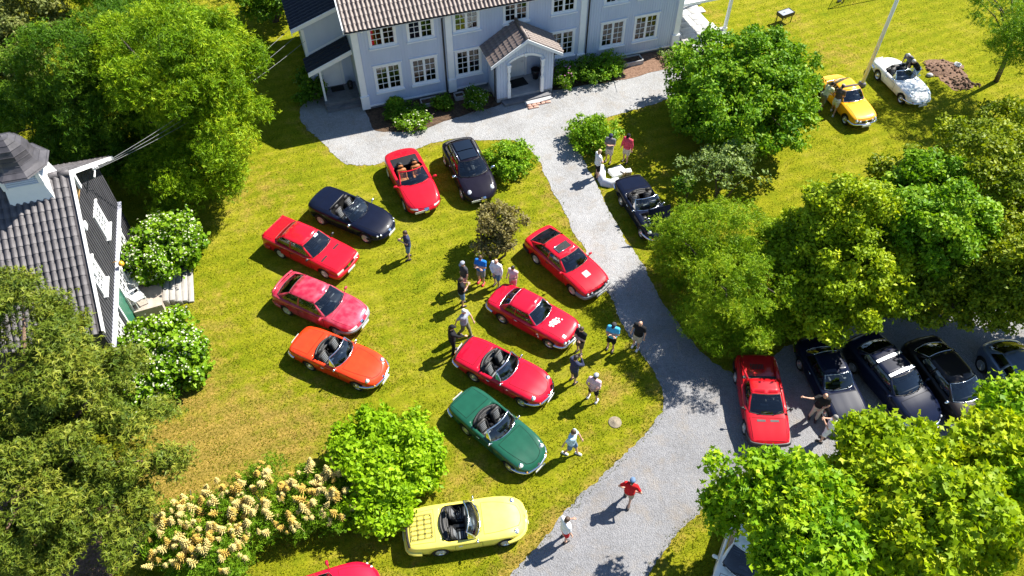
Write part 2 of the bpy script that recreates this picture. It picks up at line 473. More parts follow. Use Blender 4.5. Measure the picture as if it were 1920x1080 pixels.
def lawn():
    xs = np.unique(np.concatenate([np.linspace(-150, -36, 12), np.linspace(-36, 36, 145), np.linspace(36, 150, 12)]))
    ys = np.unique(np.concatenate([np.linspace(-60, 4, 8), np.linspace(4, 52, 97), np.linspace(52, 260, 14)]))
    X, Y = np.meshgrid(xs, ys)
    P = np.stack([X.ravel(), Y.ravel()], 1)
    dry = np.zeros(len(P))
    for (c, r, a) in DRY:
        g = G(*c)
        d = np.hypot(P[:, 0] - g.x, P[:, 1] - g.y)
        dry += a * np.exp(-(d / r) ** 2)
    near = (np.abs(P[:, 0]) < 40) & (P[:, 1] > 0) & (P[:, 1] < 55)
    dd = dist_poly(P[near], drive_pts[::3])
    dry[near] += .55 * np.exp(-(dd / .45) ** 2)
    me = bpy.data.meshes.new('lawn')
    nx = len(xs)
    idx = np.arange(len(P)).reshape(len(ys), nx)
    F = np.stack([idx[:-1, :-1], idx[:-1, 1:], idx[1:, 1:], idx[1:, :-1]], -1).reshape(-1, 4)
    me.from_pydata([(x, y, 0) for x, y in P], [], [tuple(int(i) for i in f) for f in F])
    a = me.attributes.new('dry', 'FLOAT', 'POINT'); a.data.foreach_set('value', np.clip(dry, 0, 1.2).astype(np.float32))
    me.update()
    o = link_mesh('lawn', me, None, [M['lawn']])
    tag(o, kind='structure')
lawn()

# soil beds along the house, soil by the shrubs
def bed(name, px, mt, z=.02, seed=3., amp=.05):
    o, _ = sheet(name, [G(*p) for p in px], z, mt, .2, amp, seed)
    tag(o, kind='structure'); return o
bed('flower_bed', [(688, 196), (693, 222), (700, 243), (730, 248), (790, 243), (840, 226), (890, 210), (938, 196), (936, 176), (850, 168), (760, 180)], M['soil'])
bed('flower_bed', [(1034, 168), (1100, 160), (1160, 150), (1165, 132), (1140, 110), (1040, 135)], M['soil'], .02, 5.)
bed('flower_bed', [(1160, 149), (1220, 136), (1281, 120), (1272, 88), (1200, 92), (1150, 110)], M['bark_soil'], .024, 6.)
bed('bare_soil', [(300, 722), (330, 690), (362, 668), (368, 690), (350, 720), (320, 738)], M['bark_soil'], .01, 7.)
bed('bare_soil', [(1735, 118), (1755, 108), (1790, 118), (1810, 135), (1822, 158), (1800, 172), (1770, 158), (1745, 140)], M['bark_soil'], .01, 8., .35)
bed('leaf_litter', [(-60, 880), (80, 880), (190, 930), (270, 985), (250, 1050), (160, 1100), (-60, 1130)], M['bark_soil'], .01, 11., .3)

# grass blades over the visible lawn (uncountable): one object
def grass_blades():
    rng = np.random.default_rng(5)
    n = 330000
    px = rng.uniform(-20, 1940, n); py = rng.uniform(-20, 1100, n)
    x = (px - 960) / FPX; y = -(py - 540) / FPX
    dz = -st + y * ct; dy = ct + y * st; t = -CAM_H / dz
    P = np.stack([x * t, dy * t], 1)
    keep = ~inside_poly(P, drive_pts[::3])
    # thin fringe spills onto the gravel edge
    near_edge = dist_poly(P, drive_pts[::3]) < .22
    keep |= near_edge & (rng.random(n) < .55)
    cl = np.array([noise.noise(Vector((a * .9, b * .9, 3))) for a, b in P])
    keep &= rng.random(n) < (.75 + cl)
    P = P[keep]; n = len(P); cl = cl[keep]
    a = rng.uniform(0, 2 * np.pi, n); w = rng.uniform(.012, .026, n); h = rng.uniform(.025, .06, n) * np.where(near_edge[keep], 1.5, 1.)
    lean = rng.uniform(0, .05, n); la = rng.uniform(0, 2 * np.pi, n)
    V = np.zeros((n, 3, 3), np.float32)
    V[:, 0, 0] = P[:, 0] - w * np.cos(a); V[:, 0, 1] = P[:, 1] - w * np.sin(a)
    V[:, 1, 0] = P[:, 0] + w * np.cos(a); V[:, 1, 1] = P[:, 1] + w * np.sin(a)
    V[:, 2, 0] = P[:, 0] + lean * np.cos(la); V[:, 2, 1] = P[:, 1] + lean * np.sin(la); V[:, 2, 2] = h
    tint = np.repeat(np.clip(rng.normal(.45, .22, n) - cl * .4, 0, 1), 3)
    me = np_mesh('grass', V, np.arange(n * 3), tint)
    o = link_mesh('grass', me, None, [leaf_mat('grass blades', (.08, .125, .002), (.19, .21, .004), (.36, .31, .035), .25)])
    tag(o, 'short mown grass growing all over the lawn', 'grass', kind='stuff')
grass_blades()
# ================================================================== buildings
def siding(name, c0, c1):
    return noisy(name, [(.3, c0), (.7, c1)], 2.2, rough=.6, bump=.15, bscale=30, stretch=(1, 1, .25))
M['blue_boards'] = siding('blue grey boards', (.50, .56, .69), (.56, .62, .75))
M['dark_boards'] = siding('charcoal boards', (.045, .045, .052), (.075, .075, .085))
M['foundation'] = noisy('foundation plaster', [(.3, (.16, .17, .19)), (.7, (.24, .25, .27))], 4, rough=.9, bump=.4)
M['tile_brown'] = noisy('brown roof tile', [(.25, (.085, .064, .055)), (.5, (.18, .14, .122)), (.75, (.28, .225, .20))], 2.7, rough=.48, bump=.25, bscale=40, spec=.5)
M['tile_grey'] = noisy('grey roof tile', [(.25, (.042, .038, .041)), (.5, (.09, .082, .087)), (.75, (.15, .138, .144))], 2.3, rough=.55, bump=.35, bscale=40, spec=.4)
M['slate'] = noisy('slate shingle', [(.3, (.040, .038, .045)), (.7, (.085, .08, .09))], 3, rough=.55, bump=.2)
M['felt'] = noisy('dark roof felt', [(.3, (.012, .013, .018)), (.7, (.026, .027, .034))], 5, rough=.6, bump=.2)
M['gutter'] = mat('dark gutter', (.02, .02, .024), .4)
M['pane'] = glass_mat('window pane', (.62, .68, .70), 1.75)
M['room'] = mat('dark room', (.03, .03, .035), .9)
M['window_sheet'] = noisy('window_sheet', [(.3, (.45, .44, .42)), (.7, (.62, .61, .58))], 9, rough=.9)  # curtain cloth, also the pale tone of the painted-in gravel reflection
M['redcloth'] = mat('red curtain', (.45, .02, .03), .8)
M['stone'] = noisy('stone slab', [(.3, (.33, .33, .34)), (.7, (.48, .475, .47))], 3, rough=.85, bump=.3)
M['stone_dark'] = noisy('dark stone', [(.3, (.12, .12, .13)), (.7, (.2, .2, .21))], 4, rough=.85, bump=.3)
M['mat'] = noisy('door mat', [(.3, (.012, .012, .012)), (.7, (.03, .03, .03))], 30, rough=1)
M['timber'] = noisy('yellow timber', [(.3, (.42, .24, .08)), (.7, (.55, .34, .13))], 3, rough=.7, stretch=(1, 1, 8))
M['grey_timber'] = noisy('weathered timber', [(.3, (.26, .24, .22)), (.7, (.42, .40, .37))], 4, rough=.85, bump=.3, stretch=(6, 1, 1))
M['brick'] = noisy('red brick', [(.3, (.32, .17, .13)), (.7, (.5, .33, .27))], 6, rough=.9, bump=.3)

def pantile(name, material, w=.30, l=.42):
    mb = MB()
    xs = [-w / 2, -w * .34, -w * .12, w * .12, w * .30, w * .40, w / 2 + .015]
    hs = [.006, .052, .078, .056, .008, -.010, .006]
    rows = [[(x, -l / 2, h + .030) for x, h in zip(xs, hs)], [(x, l / 2 + .05, h) for x, h in zip(xs, hs)]]
    mb.grid(rows)
    mb.grid([[(x, -l / 2 + .004, h - .002) for x, h in zip(xs, hs)], [(x, -l / 2, h + .030) for x, h in zip(xs, hs)]], smooth=False)
    mb.grid([[(w / 2 + .015, -l / 2, .0), (w / 2 + .015, l / 2 + .05, -.01)], [(w / 2 + .015, -l / 2, .042), (w / 2 + .015, l / 2 + .05, .012)]], smooth=False, flip=True)
    me = mb.mesh(name); me.materials.append(material)
    return me

def tile_roof(roof, T, width, length, me, tw=.30, th=.36, limit=300, Wm=None, clip=None, seed=1):
    """T: matrix (x along eave, y up the slope, z out) relative to the roof object; Wm: world matrix of the roof object"""
    rnd = random.Random(seed)
    nc, nr = int(width / tw), int(length / th)
    spots = []
    for r in range(nr):
        for c in range(nc):
            p = Vector(((c + .5) * tw, (r + .5) * th, 0))
            if clip and not clip(p.x, p.y): continue
            w = Wm @ T @ p
            q = PX(w)
            spots.append((0 if inframe(w, 12) else 1, (w - Vector((0, 0, CAM_H))).length, p))
    spots.sort(key=lambda s: (s[0], s[1]))
    near = spots[:limit]; far = spots[limit:]
    for s, d, p in near:
        if s and d > 60: far.append((s, d, p)); continue
        o = bpy.data.objects.new('roof_tile', me); COL.objects.link(o); o.parent = roof
        o.matrix_local = T @ Matrix.Translation(p + Vector((rnd.uniform(-.006, .006), rnd.uniform(-.008, .008), rnd.uniform(0, .005)))) @ Matrix.Rotation(rnd.uniform(-.012, .012), 4, 'Z') @ Matrix.Rotation(rnd.uniform(-.01, .01), 4, 'X')
    if far:
        mb = MB()
        vs = [v.co.copy() for v in me.vertices]; fs = [tuple(p.vertices) for p in me.polygons]
        for s, d, p in far:
            mb.add([T @ (v + p) for v in vs], fs, 0, False)
        o = mb.build('roof_tiles', me.materials[0], roof); tag(o, kind='stuff')

def slope_matrix(o, xd, yd):
    x = Vector(xd).normalized(); y = Vector(yd).normalized(); z = x.cross(y).normalized()
    m = Matrix((x, y, z)).transposed().to_4x4(); m.translation = Vector(o)
    return m

PANE_CACHE = {}
def window(parent, cx, y, z0, w, h, cols, rows, Mx=None, frame_mat=None, arch=.11, sill=True, window_sheet=0, room=True):
    """window in plane local y (outside towards -y), centre cx, bottom z0; architrave included in w,h"""
    fm = frame_mat or M['white']
    mb = MB()
    T = Mx or Matrix.Identity(4)
    x0, x1, z1 = cx - w / 2, cx + w / 2, z0 + h
    def b(a, c, e, f, dep, out): mb.box(((a + c) / 2, y - out + dep / 2, (e + f) / 2), (c - a, dep, f - e), M=T)
    # architrave boards
    b(x0, x0 + arch, z0, z1, .07, .045); b(x1 - arch, x1, z0, z1, .07, .045)
    b(x0 + arch, x1 - arch, z1 - arch, z1, .07, .045); b(x0 + arch, x1 - arch, z0, z0 + arch * .8, .07, .045)
    b(x0 - .05, x1 + .05, z1, z1 + .05, .11, .085)
    ix0, ix1, iz0, iz1 = x0 + arch, x1 - arch, z0 + arch * .8, z1 - arch
    mid = (ix0 + ix1) / 2
    fr = .045
    for a, c in ((ix0, mid - .02), (mid + .02, ix1)):
        b(a, a + fr, iz0, iz1, .05, .012); b(c - fr, c, iz0, iz1, .05, .012)
        b(a + fr, c - fr, iz0, iz0 + fr, .05, .012); b(a + fr, c - fr, iz1 - fr, iz1, .05, .012)
    b(mid - .02, mid + .02, iz0, iz1, .06, .02)
    panes = []
    for a, c in ((ix0 + fr, mid - .02 - fr), (mid + .02 + fr, ix1 - fr)):
        nc = cols // 2
        pw = (c - a) / nc; ph = (iz1 - iz0 - 2 * fr) / rows
        for i in range(1, nc): b(a + i * pw - .012, a + i * pw + .012, iz0 + fr, iz1 - fr, .035, .010)
        for j in range(1, rows): b(a, c, iz0 + fr + j * ph - .012, iz0 + fr + j * ph + .012, .033, .008)
        for i in range(nc):
            for j in range(rows): panes.append((a + (i + .5) * pw, iz0 + fr + (j + .5) * ph, pw, ph))
    o = mb.build('window', fm, parent)
    if sill:
        s = MB(); s.box((cx, y - .07, z0 - .03), (w + .1, .16, .05), M=T); s.build('sill', fm, o)
    key = (round(panes[0][2], 3), round(panes[0][3], 3))
    if key not in PANE_CACHE:
        pm = MB(); pm.box((0, 0, 0), (key[0], .006, key[1])); me = pm.mesh('pane'); me.materials.append(M['pane']); PANE_CACHE[key] = me
    rnd = random.Random(int(cx * 100 + z0 * 7))
    for px_, pz_, pw, ph in panes:
        po = bpy.data.objects.new('pane', PANE_CACHE[key]); COL.objects.link(po); po.parent = o
        po.matrix_local = T @ Matrix.Translation((px_, y + .02, pz_)) @ Matrix.Rotation(rnd.uniform(-.006, .006), 4, 'X') @ Matrix.Rotation(rnd.uniform(-.006, .006), 4, 'Z')
    if window_sheet:
        cm = MB()
        wv = lambda x: .03 * math.sin(x * 55)
        if window_sheet == 1:   # two side curtains
            for a, c in ((ix0, ix0 + (ix1 - ix0) * .2), (ix1 - (ix1 - ix0) * .2, ix1)):
                xs = np.linspace(a, c, 9); cm.grid([[(x, y + .14 + wv(x), iz0) for x in xs], [(x, y + .14 + wv(x), iz1) for x in xs]], M=T)
        elif window_sheet == 2:   # pale upper sheet standing in for sunlit gravel reflected in the glass
            xs = np.linspace(ix0, ix1, 12); zz = iz0 + (iz1 - iz0) * .52
            cm.grid([[(x, y + .12 + wv(x * .4) * .3, zz) for x in xs], [(x, y + .12 + wv(x * .4) * .3, iz1) for x in xs]], M=T)
        else:   # net curtain over all
            xs = np.linspace(ix0, ix1, 30); cm.grid([[(x, y + .13 + wv(x), iz0) for x in xs], [(x, y + .13 + wv(x), iz1) for x in xs]], M=T)
        cm.build('window_sheet', M['window_sheet'], o)  # real curtains, except the half-height sheet, which is a modelled reflection
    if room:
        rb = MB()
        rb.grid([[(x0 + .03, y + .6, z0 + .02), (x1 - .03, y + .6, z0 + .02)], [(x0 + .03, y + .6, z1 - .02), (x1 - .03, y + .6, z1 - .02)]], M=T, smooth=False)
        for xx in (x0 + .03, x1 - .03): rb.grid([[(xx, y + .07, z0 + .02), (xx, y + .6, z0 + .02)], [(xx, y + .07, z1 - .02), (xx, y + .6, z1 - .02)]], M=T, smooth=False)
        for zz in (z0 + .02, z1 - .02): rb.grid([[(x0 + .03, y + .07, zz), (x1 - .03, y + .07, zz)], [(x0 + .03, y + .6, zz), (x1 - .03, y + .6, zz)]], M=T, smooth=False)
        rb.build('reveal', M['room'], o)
    return o

def wall_with_holes(mb, x0, x1, z0, z1, holes, y=0., M_=None, mi=0):
    xs = sorted({x0, x1, *[h[0] for h in holes], *[h[1] for h in holes]}); zs = sorted({z0, z1, *[h[2] for h in holes], *[h[3] for h in holes]})
    for a, b in zip(xs, xs[1:]):
        for c, d in zip(zs, zs[1:]):
            mx, mz = (a + b) / 2, (c + d) / 2
            if any(h[0] < mx < h[1] and h[2] < mz < h[3] for h in holes): continue
            mb.grid([[(a, y, c), (b, y, c)], [(a, y, d), (b, y, d)]], mi, M_, False)

def battens(mb, x0, x1, z0, z1, holes, y=0., step=.15, w=.118, d=.024, M_=None, ztop=None):
    x = x0 + step / 2
    while x < x1:
        segs = [(z0, z1 if ztop is None else min(z1, ztop(x)))]
        for h in holes:
            if h[0] - .03 < x < h[1] + .03:
                ns = []
                for a, b in segs:
                    if h[3] <= a or h[2] >= b: ns.append((a, b)); continue
                    if h[2] > a: ns.append((a, h[2]))
                    if h[3] < b: ns.append((h[3], b))
                segs = ns
        for a, b in segs:
            if b - a > .02: mb.box((x, y - d / 2, (a + b) / 2), (w, d, b - a), M=M_)
        x += step

def rotz_to(a): return Matrix.Rotation(a, 4, 'Z')

# ---------------------------------------------------------------- main house
HA = G(690, 207); HANG = math.atan2(.3187, .9479)
house = empty('house', HA, HANG)
tag(house, 'large pale blue grey two storey wooden house with white trim and tiled roof', 'house')
HM = Matrix.Translation(HA) @ Matrix.Rotation(HANG, 4, 'Z')
UX = 18.55   # right end of the front
GW = [(.63, 2.12), (2.62, 4.09), (5.07, 6.56), (10.51, 12.02), (13.57, 15.08), (15.62, 17.15)]
UW = [(.63, 2.08), (2.62, 4.07), (5.07, 6.53), (7.81, 9.26), (10.53, 11.98), (13.61, 15.06), (15.65, 17.1)]
holesF = [(a + .03, b - .03, 1.07, 2.63) for a, b in GW] + [(a + .03, b - .03, 3.76, 4.94) for a, b in UW] + [(8.0, 9.05, .3, 2.3)]
w = MB()
wall_with_holes(w, -.2, UX, .24, 5.35, holesF)
w.grid([[(-.2, 9, .24), (-.2, 0, .24)], [(-.2, 9, 5.35), (-.2, 0, 5.35)]], smooth=False)
w.add([(-.2, 9, 5.35), (-.2, 0, 5.35), (-.2, 4.5, 8.6)], [(0, 1, 2)])
w.grid([[(UX, 0, .24), (UX, 9, .24)], [(UX, 0, 5.35), (UX, 9, 5.35)]], smooth=False)
w.add([(UX, 0, 5.35), (UX, 9, 5.35), (UX, 4.5, 8.6)], [(0, 1, 2)])
w.grid([[(UX, 9, .24), (-.2, 9, .24)], [(UX, 9, 5.35), (-.2, 9, 5.35)]], smooth=False)
wall = w.build('wall', M['blue_boards'], house)
bt = MB()
battens(bt, -.02, UX - .2, .3, 5.3, [(a, b, 1.0, 2.74) for a, b in GW] + [(a, b, 3.68, 5.05) for a, b in UW] + [(7.0, 10.05, 0, 2.75), (4.5, 5.0, 0, 6), (12.2, 12.65, 0, 6)])
o = bt.build('cladding', M['blue_boards'], wall); tag(o, kind='stuff')
fb = MB(); fb.box((UX / 2 - .1, 4.53, .12), (UX + .06, 8.9, .26)); fb.build('foundation', M['foundation'], house)
sk = MB(); sk.box((3.4, -.025, .27), (6.8, .05, .09)); sk.box((14.4, -.025, .27), (8.2, .05, .09)); sk.build('skirting_board', M['white'], house)
def pilaster(x, wd=.34):
    p = MB(); p.box((x, -.05, 2.95), (wd, .1, 4.3)); p.box((x, -.07, .55), (wd + .10, .15, .75)); p.box((x, -.08, .96), (wd + .14, .17, .07)); p.box((x, -.07, 5.0), (wd + .1, .15, .16))
    p.build('corner_board', M['white'], house)
for x in (-.06, 4.82, 12.42, 18.42): pilaster(x)
for x in (4.5, 12.72):
    p = MB(); p.tube([(x, -.47, 5.1), (x, -.3, 4.95), (x, -.09, 4.75), (x, -.09, .2), (x, -.16, .1)], .045, 8); p.build('downpipe', M['gutter'], house)
for k, (a, b) in enumerate(GW): window(house, (a + b) / 2, 0, 1.04, b - a, 1.62, 4, 4, window_sheet=(2, 2, 2, 1, 3, 1)[k])
for k, (a, b) in enumerate(UW):
    wo = window(house, (a + b) / 2, 0, 3.73, b - a, 1.24, 4, 3, window_sheet=(0, 0, 1, 1, 1, 0, 1)[k])
    if k == 0:
        c = MB(); xs = np.linspace(a + .12, a + .62, 12); c.grid([[(x, .12 + .02 * math.sin(x * 60), 3.85) for x in xs], [(x, .12 + .02 * math.sin(x * 60), 4.85) for x in xs]]); c.build('window_sheet', M['redcloth'], wo)
# roof
EZ, EY = 5.22, -.48
rise, run = 8.75 - EZ, 4.5 - EY
rf = MB()
for sgn in (0, 1):
    ya, yb = (EY, 4.5) if not sgn else (9 - EY, 4.5)
    rows = [[(-.55, ya, EZ), (UX + .5, ya, EZ)], [(-.55, yb, 8.75), (UX + .5, yb, 8.75)]]
    rf.grid(rows, 0, None, False, flip=bool(sgn)); rf.grid([[(p[0], p[1], p[2] - .12) for p in r] for r in rows], 0, None, False, flip=not sgn)
roof = rf.build('roof', M['tile_brown'], house)
sl = math.hypot(rise, run)
T = slope_matrix((-.53, EY - .05, EZ - .03), (1, 0, 0), (0, run, rise))
ptile = pantile('brown_pantile', M['tile_brown'], .225, .42)
tile_roof(roof, T, UX + 1.0, sl, ptile, .225, limit=300, Wm=HM, seed=2)
v = MB()
for x in (-.58, UX + .53):
    for ya in (EY, 9 - EY):
        d = Vector((0, 4.5 - ya, rise)); 
        v.add([(x - .03, ya, EZ - .16), (x + .03, ya, EZ - .16), (x + .03, ya, EZ + .08), (x - .03, ya, EZ + .08), (x - .03, 4.5, 8.75 - .16), (x + .03, 4.5, 8.75 - .16), (x + .03, 4.5, 8.83), (x - .03, 4.5, 8.83)],
              [(0, 1, 2, 3), (7, 6, 5, 4), (0, 4, 5, 1), (1, 5, 6, 2), (2, 6, 7, 3), (3, 7, 4, 0)])
v.build('verge_board', M['white'], roof)
g = MB(); g.box((UX / 2, EY + .02, EZ - .10), (UX + 1.0, .03, .16)); g.box((UX / 2, -.25, EZ - .17), (UX + .9, .5, .02)); g.build('eaves_board', M['white'], roof)
g = MB()
pr = [(.07 * math.cos(a), .07 * math.sin(a)) for a in np.linspace(math.pi, 2 * math.pi, 7)]
g.grid([[(-.55, EY - .08 + y, EZ - .02 + z) for y, z in pr], [(UX + .5, EY - .08 + y, EZ - .02 + z) for y, z in pr]]); g.build('gutter', M['gutter'], roof)
lm = MB(); lm.box((.35, -.1, 4.88), (.12, .2, .12)); lm.build('wall_lamp', M['white'], house)

# entrance porch
PX0, PX1, PD = 6.95, 10.08, 1.62
porch = empty('porch', (0, 0, 0)); porch.parent = house
p = MB(); p.box(((PX0 + PX1) / 2, -PD / 2, .14), (PX1 - PX0 + .1, PD + .06, .28)); p.build('porch_floor', M['stone'], house)
p = MB()
for x in (PX0, PX1):
    p.box((x, -PD / 2, 1.5), (.1, PD, 2.42))
# gable front with arch opening
ax0, ax1 = PX0 + .55, PX1 - .55
arch = [(ax0 + (ax1 - ax0) * t, 2.35 + .38 * math.sin(math.pi * t) ** .8) for t in np.linspace(0, 1, 17)]
cxp = (PX0 + PX1) / 2
zr = lambda x: 3.62 - abs(x - cxp) * .60
for (xa, za), (xb, zb) in zip(arch, arch[1:]):
    p.add([(xa, -PD - .05, za), (xb, -PD - .05, zb), (xb, -PD - .05, zr(xb)), (xa, -PD - .05, zr(xa)), (xa, -PD + .05, za), (xb, -PD + .05, zb), (xb, -PD + .05, zr(xb)), (xa, -PD + .05, zr(xa))], [(0, 1, 2, 3), (7, 6, 5, 4), (0, 4, 5, 1)])
for xa, xb in ((PX0 - .05, ax0), (ax1, PX1 + .05)):
    p.add([(xa, -PD - .05, .29), (xb, -PD - .05, .29), (xb, -PD - .05, zr(xb)), (xa, -PD - .05, zr(xa)), (xa, -PD + .05, .29), (xb, -PD + .05, .29), (xb, -PD + .05, zr(xb)), (xa, -PD + .05, zr(xa))], [(0, 1, 2, 3), (7, 6, 5, 4), (0, 3, 7, 4), (1, 5, 6, 2)])
pw = p.build('porch_wall', M['blue_boards'], house)
q = MB()
battens(q, PX0, ax0, .3, 2.9, [], -PD - .05, ztop=zr); battens(q, ax1, PX1, .3, 2.9, [], -PD - .05, ztop=zr)
battens(q, ax0, ax1, 2.76, 3.6, [], -PD - .05, ztop=zr)
o = q.build('cladding', M['blue_boards'], pw); tag(o, kind='stuff')
q = MB()
for (xa, za), (xb, zb) in zip(arch, arch[1:]):
    q.add([(xa, -PD - .09, za - .02), (xb, -PD - .09, zb - .02), (xb, -PD - .09, zb + .12), (xa, -PD - .09, za + .12), (xa, -PD - .052, za - .02), (xb, -PD - .052, zb - .02), (xb, -PD - .052, zb + .12), (xa, -PD - .052, za + .12)], [(0, 1, 2, 3), (3, 2, 6, 7), (0, 4, 5, 1)])
q.box((cxp, -PD - .1, 2.78), (.14, .1, .2)); q.build('arch_trim', M['white'], pw)
for x in (ax0 + .06, ax1 - .06):
    q = MB(); Tm = Matrix.Translation((x, -PD - .12, 0))
    q.box((x, -PD - .12, .75), (.17, .17, .92)); q.lathe([(.075, 1.21), (.09, 1.25), (.05, 1.32), (.085, 1.55), (.09, 1.7), (.055, 1.86), (.09, 1.92), (.075, 1.96)], 12, M=Tm); q.box((x, -PD - .12, 2.12), (.16, .16, .34)); q.box((x, -PD - .12, 2.33), (.24, .22, .1))
    q.build('porch_post', M['white'], house)
q = MB(); q.box((8.52, .03, 1.3), (1.05, .06, 2.02)); q.box((8.3, -.01, 1.0), (.32, .03, .9)); q.box((8.74, -.01, 1.0), (.32, .03, .9))
dr = q.build('door', M['white'], house)
q = MB(); q.box((8.52, -.012, 2.0), (.6, .02, .3)); q.build('door_pane', M['room'], dr)
q = MB(); q.tube([(8.95, -.02, 1.25), (8.95, -.08, 1.25), (8.84, -.08, 1.25)], .015, 6); q.build('handle', M['chrome'], dr)
q = MB(); q.box((8.52, -.02, 2.36), (1.3, .08, .1)); q.box((7.93, -.02, 1.33), (.12, .08, 2.06)); q.box((9.11, -.02, 1.33), (.12, .08, 2.06)); q.build('door_frame', M['white'], house)
# porch roof
pr = MB()
yF = -PD - .34
for s in (-1, 1):
    xe = cxp + s * 1.98; ze = 2.66
    A_ = [(cxp, .0, 3.86), (cxp, yF, 3.86), (xe, yF, ze), (xe, .0, ze)]
    B_ = [(x, y, z - .1) for x, y, z in A_]
    f = [(0, 1, 2, 3), (7, 6, 5, 4), (1, 5, 6, 2), (2, 6, 7, 3)]
    if s > 0: f = [tuple(reversed(k)) for k in f]
    pr.add(A_ + B_, f)
proof = pr.build('porch_roof', M['tile_brown'], house)
stile = pantile('porch_pantile', M['tile_brown'], .24, .36)
L_ = math.hypot(1.98, 1.2)
tile_roof(proof, slope_matrix((cxp - 2.0, .0, 2.65), (0, -1, 0), (1.98, 0, 1.2)), abs(yF), L_, stile, .24, .30, 80, HM, seed=4)
tile_roof(proof, slope_matrix((cxp + 2.0, yF, 2.65), (0, 1, 0), (-1.98, 0, 1.2)), abs(yF), L_, stile, .24, .30, 80, HM, seed=5)
q = MB(); q.tube([(cxp, .0, 3.9), (cxp, yF, 3.9)], .10, 8); q.build('ridge_tile', M['tile_brown'], proof)
q = MB()
for s in (-1, 1):
    xe = cxp + s * 2.02; y0, y1 = yF - .05, yF + .0
    vs = [(cxp, y0, 3.86), (xe, y0, 2.62), (xe, y0, 2.44), (cxp, y0, 3.66)]
    vs += [(x, y1, z) for x, y, z in vs]
    f = [(0, 1, 2, 3), (7, 6, 5, 4), (0, 4, 5, 1), (2, 6, 7, 3), (1, 5, 6, 2)]
    if s > 0: f = [tuple(reversed(k)) for k in f]
    q.add(vs, f)
    q.box((cxp + s * 1.96, yF / 2, 2.54), (.05, abs(yF), .14))
q.build('barge_board', M['white'], proof)
for x in (PX0 - .12, PX1 + .12):
    q = MB(); q.tube([(x, -PD + .1, 2.5), (x, -PD + .1, .2)], .04, 8); q.build('downpipe', M['gutter'], house)
bpy.data.objects.remove(porch)
q = MB(); q.prism([(7.1, -PD - .05), (10.0, -PD - .05), (9.95, -PD - .42), (8.4, -PD - .5), (7.2, -PD - .5)], .0, .16); q.build('step', M['stone_dark'], house)
q = MB(); q.prism([(8.35, -PD - .42), (9.9, -PD - .36), (9.95, -PD - .66), (9.0, -PD - .78), (8.3, -PD - .72)], .0, .085); q.build('step', M['stone'], house)
# brick pieces in front of the step
rb = random.Random(3)
for k in range(7):
    q = MB(); q.box((0, 0, .03), (.34, .17, .06), bev=.012)
    b_ = q.build('paving_brick', M['brick'], house, (8.5 + .27 * (k % 5) + rb.uniform(-.03, .03), -PD - .86 - .2 * (k // 5), .014), (0, 0, rb.uniform(-.15, .15)))
q = MB(); q.box((0, 0, .015), (1.0, .7, .03)); mt_ = q.build('door_mat', M['mat'], None, HM @ Vector((8.45, -.62, .285)), (0, 0, HANG + .1)); tag(mt_, 'black door mat on the floor of the arched porch', 'door mat')
# basket chair inside porch
q = MB(); q.lathe([(.16, 0), (.2, .28), (.24, .34), (.05, .34)], 12); q.tube([(.22, -.1, .34), (.25, 0, .62), (.22, .1, .34)], .02, 6); q.lathe([(.24, .34), (.27, .6), (.25, .6), (.22, .36)], 12)
o = q.build('wicker_chair', M['black'], None, HM @ Vector((9.55, -.5, .28)), (0, 0, HANG)); tag(o, 'small dark wicker tub chair inside the arched porch', 'chair')

# left lean-to annex, set back, roofs falling to the left
AY = 2.3
an = MB()
zt = lambda x: 5.2 + (x + .2) * .33
an.add([(-2.45, AY, .3), (-.2, AY, .3), (-.2, AY, zt(-.2)), (-2.45, AY, zt(-2.45)), (-2.45, 8.5, .3), (-2.45, 8.5, zt(-2.45)), (-.2, 8.5, .3), (-.2, 8.5, zt(-.2))], [(0, 1, 2, 3), (4, 0, 3, 5), (6, 4, 5, 7)])
aw = an.build('annex_wall', M['blue_boards'], house)
q = MB(); battens(q, -2.4, -.25, .4, 5.5, [(-1.95, -.8, .3, 2.5)], AY, ztop=lambda x: zt(x) - .05); o = q.build('cladding', M['blue_boards'], aw); tag(o, kind='stuff')
q = MB(); q.add([(-2.95, AY - .3, zt(-2.95) + .02), (-.22, AY - .3, zt(-.22) + .02), (-.22, 8.9, zt(-.22) + .02), (-2.95, 8.9, zt(-2.95) + .02), (-2.95, AY - .3, zt(-2.95) - .08), (-.22, AY - .3, zt(-.22) - .08), (-.22, 8.9, zt(-.22) - .08), (-2.95, 8.9, zt(-2.95) - .08)],
    [(0, 1, 2, 3), (7, 6, 5, 4), (0, 4, 5, 1), (3, 7, 4, 0)])
ar = q.build('annex_roof', M['felt'], house)
ftile = pantile('dark_pantile', M['felt'])
tile_roof(ar, slope_matrix((-2.97, 8.9, zt(-2.97) + .02), (0, -1, 0), (1, 0, .33)), 6.9, 2.8, ftile, limit=120, Wm=HM, seed=9)
q = MB(); q.add([(-2.98, AY - .34, zt(-2.98) - .16), (-.3, AY - .34, zt(-.3) - .16), (-.3, AY - .34, zt(-.3) + .06), (-2.98, AY - .34, zt(-2.98) + .06), (-2.98, AY - .30, zt(-2.98) - .16), (-.3, AY - .30, zt(-.3) - .16), (-.3, AY - .30, zt(-.3) + .06), (-2.98, AY - .30, zt(-2.98) + .06)], [(0, 1, 2, 3), (2, 6, 7, 3), (0, 3, 7, 4), (4, 5, 1, 0)])
q.box((-2.97, 5.2, zt(-2.97) - .05), (.04, 7, .18)); q.build('barge_board', M['white'], ar)
q = MB(); q.box((-2.42, AY - .03, 2.1), (.16, .08, 4.0)); q.build('corner_board', M['white'], house)
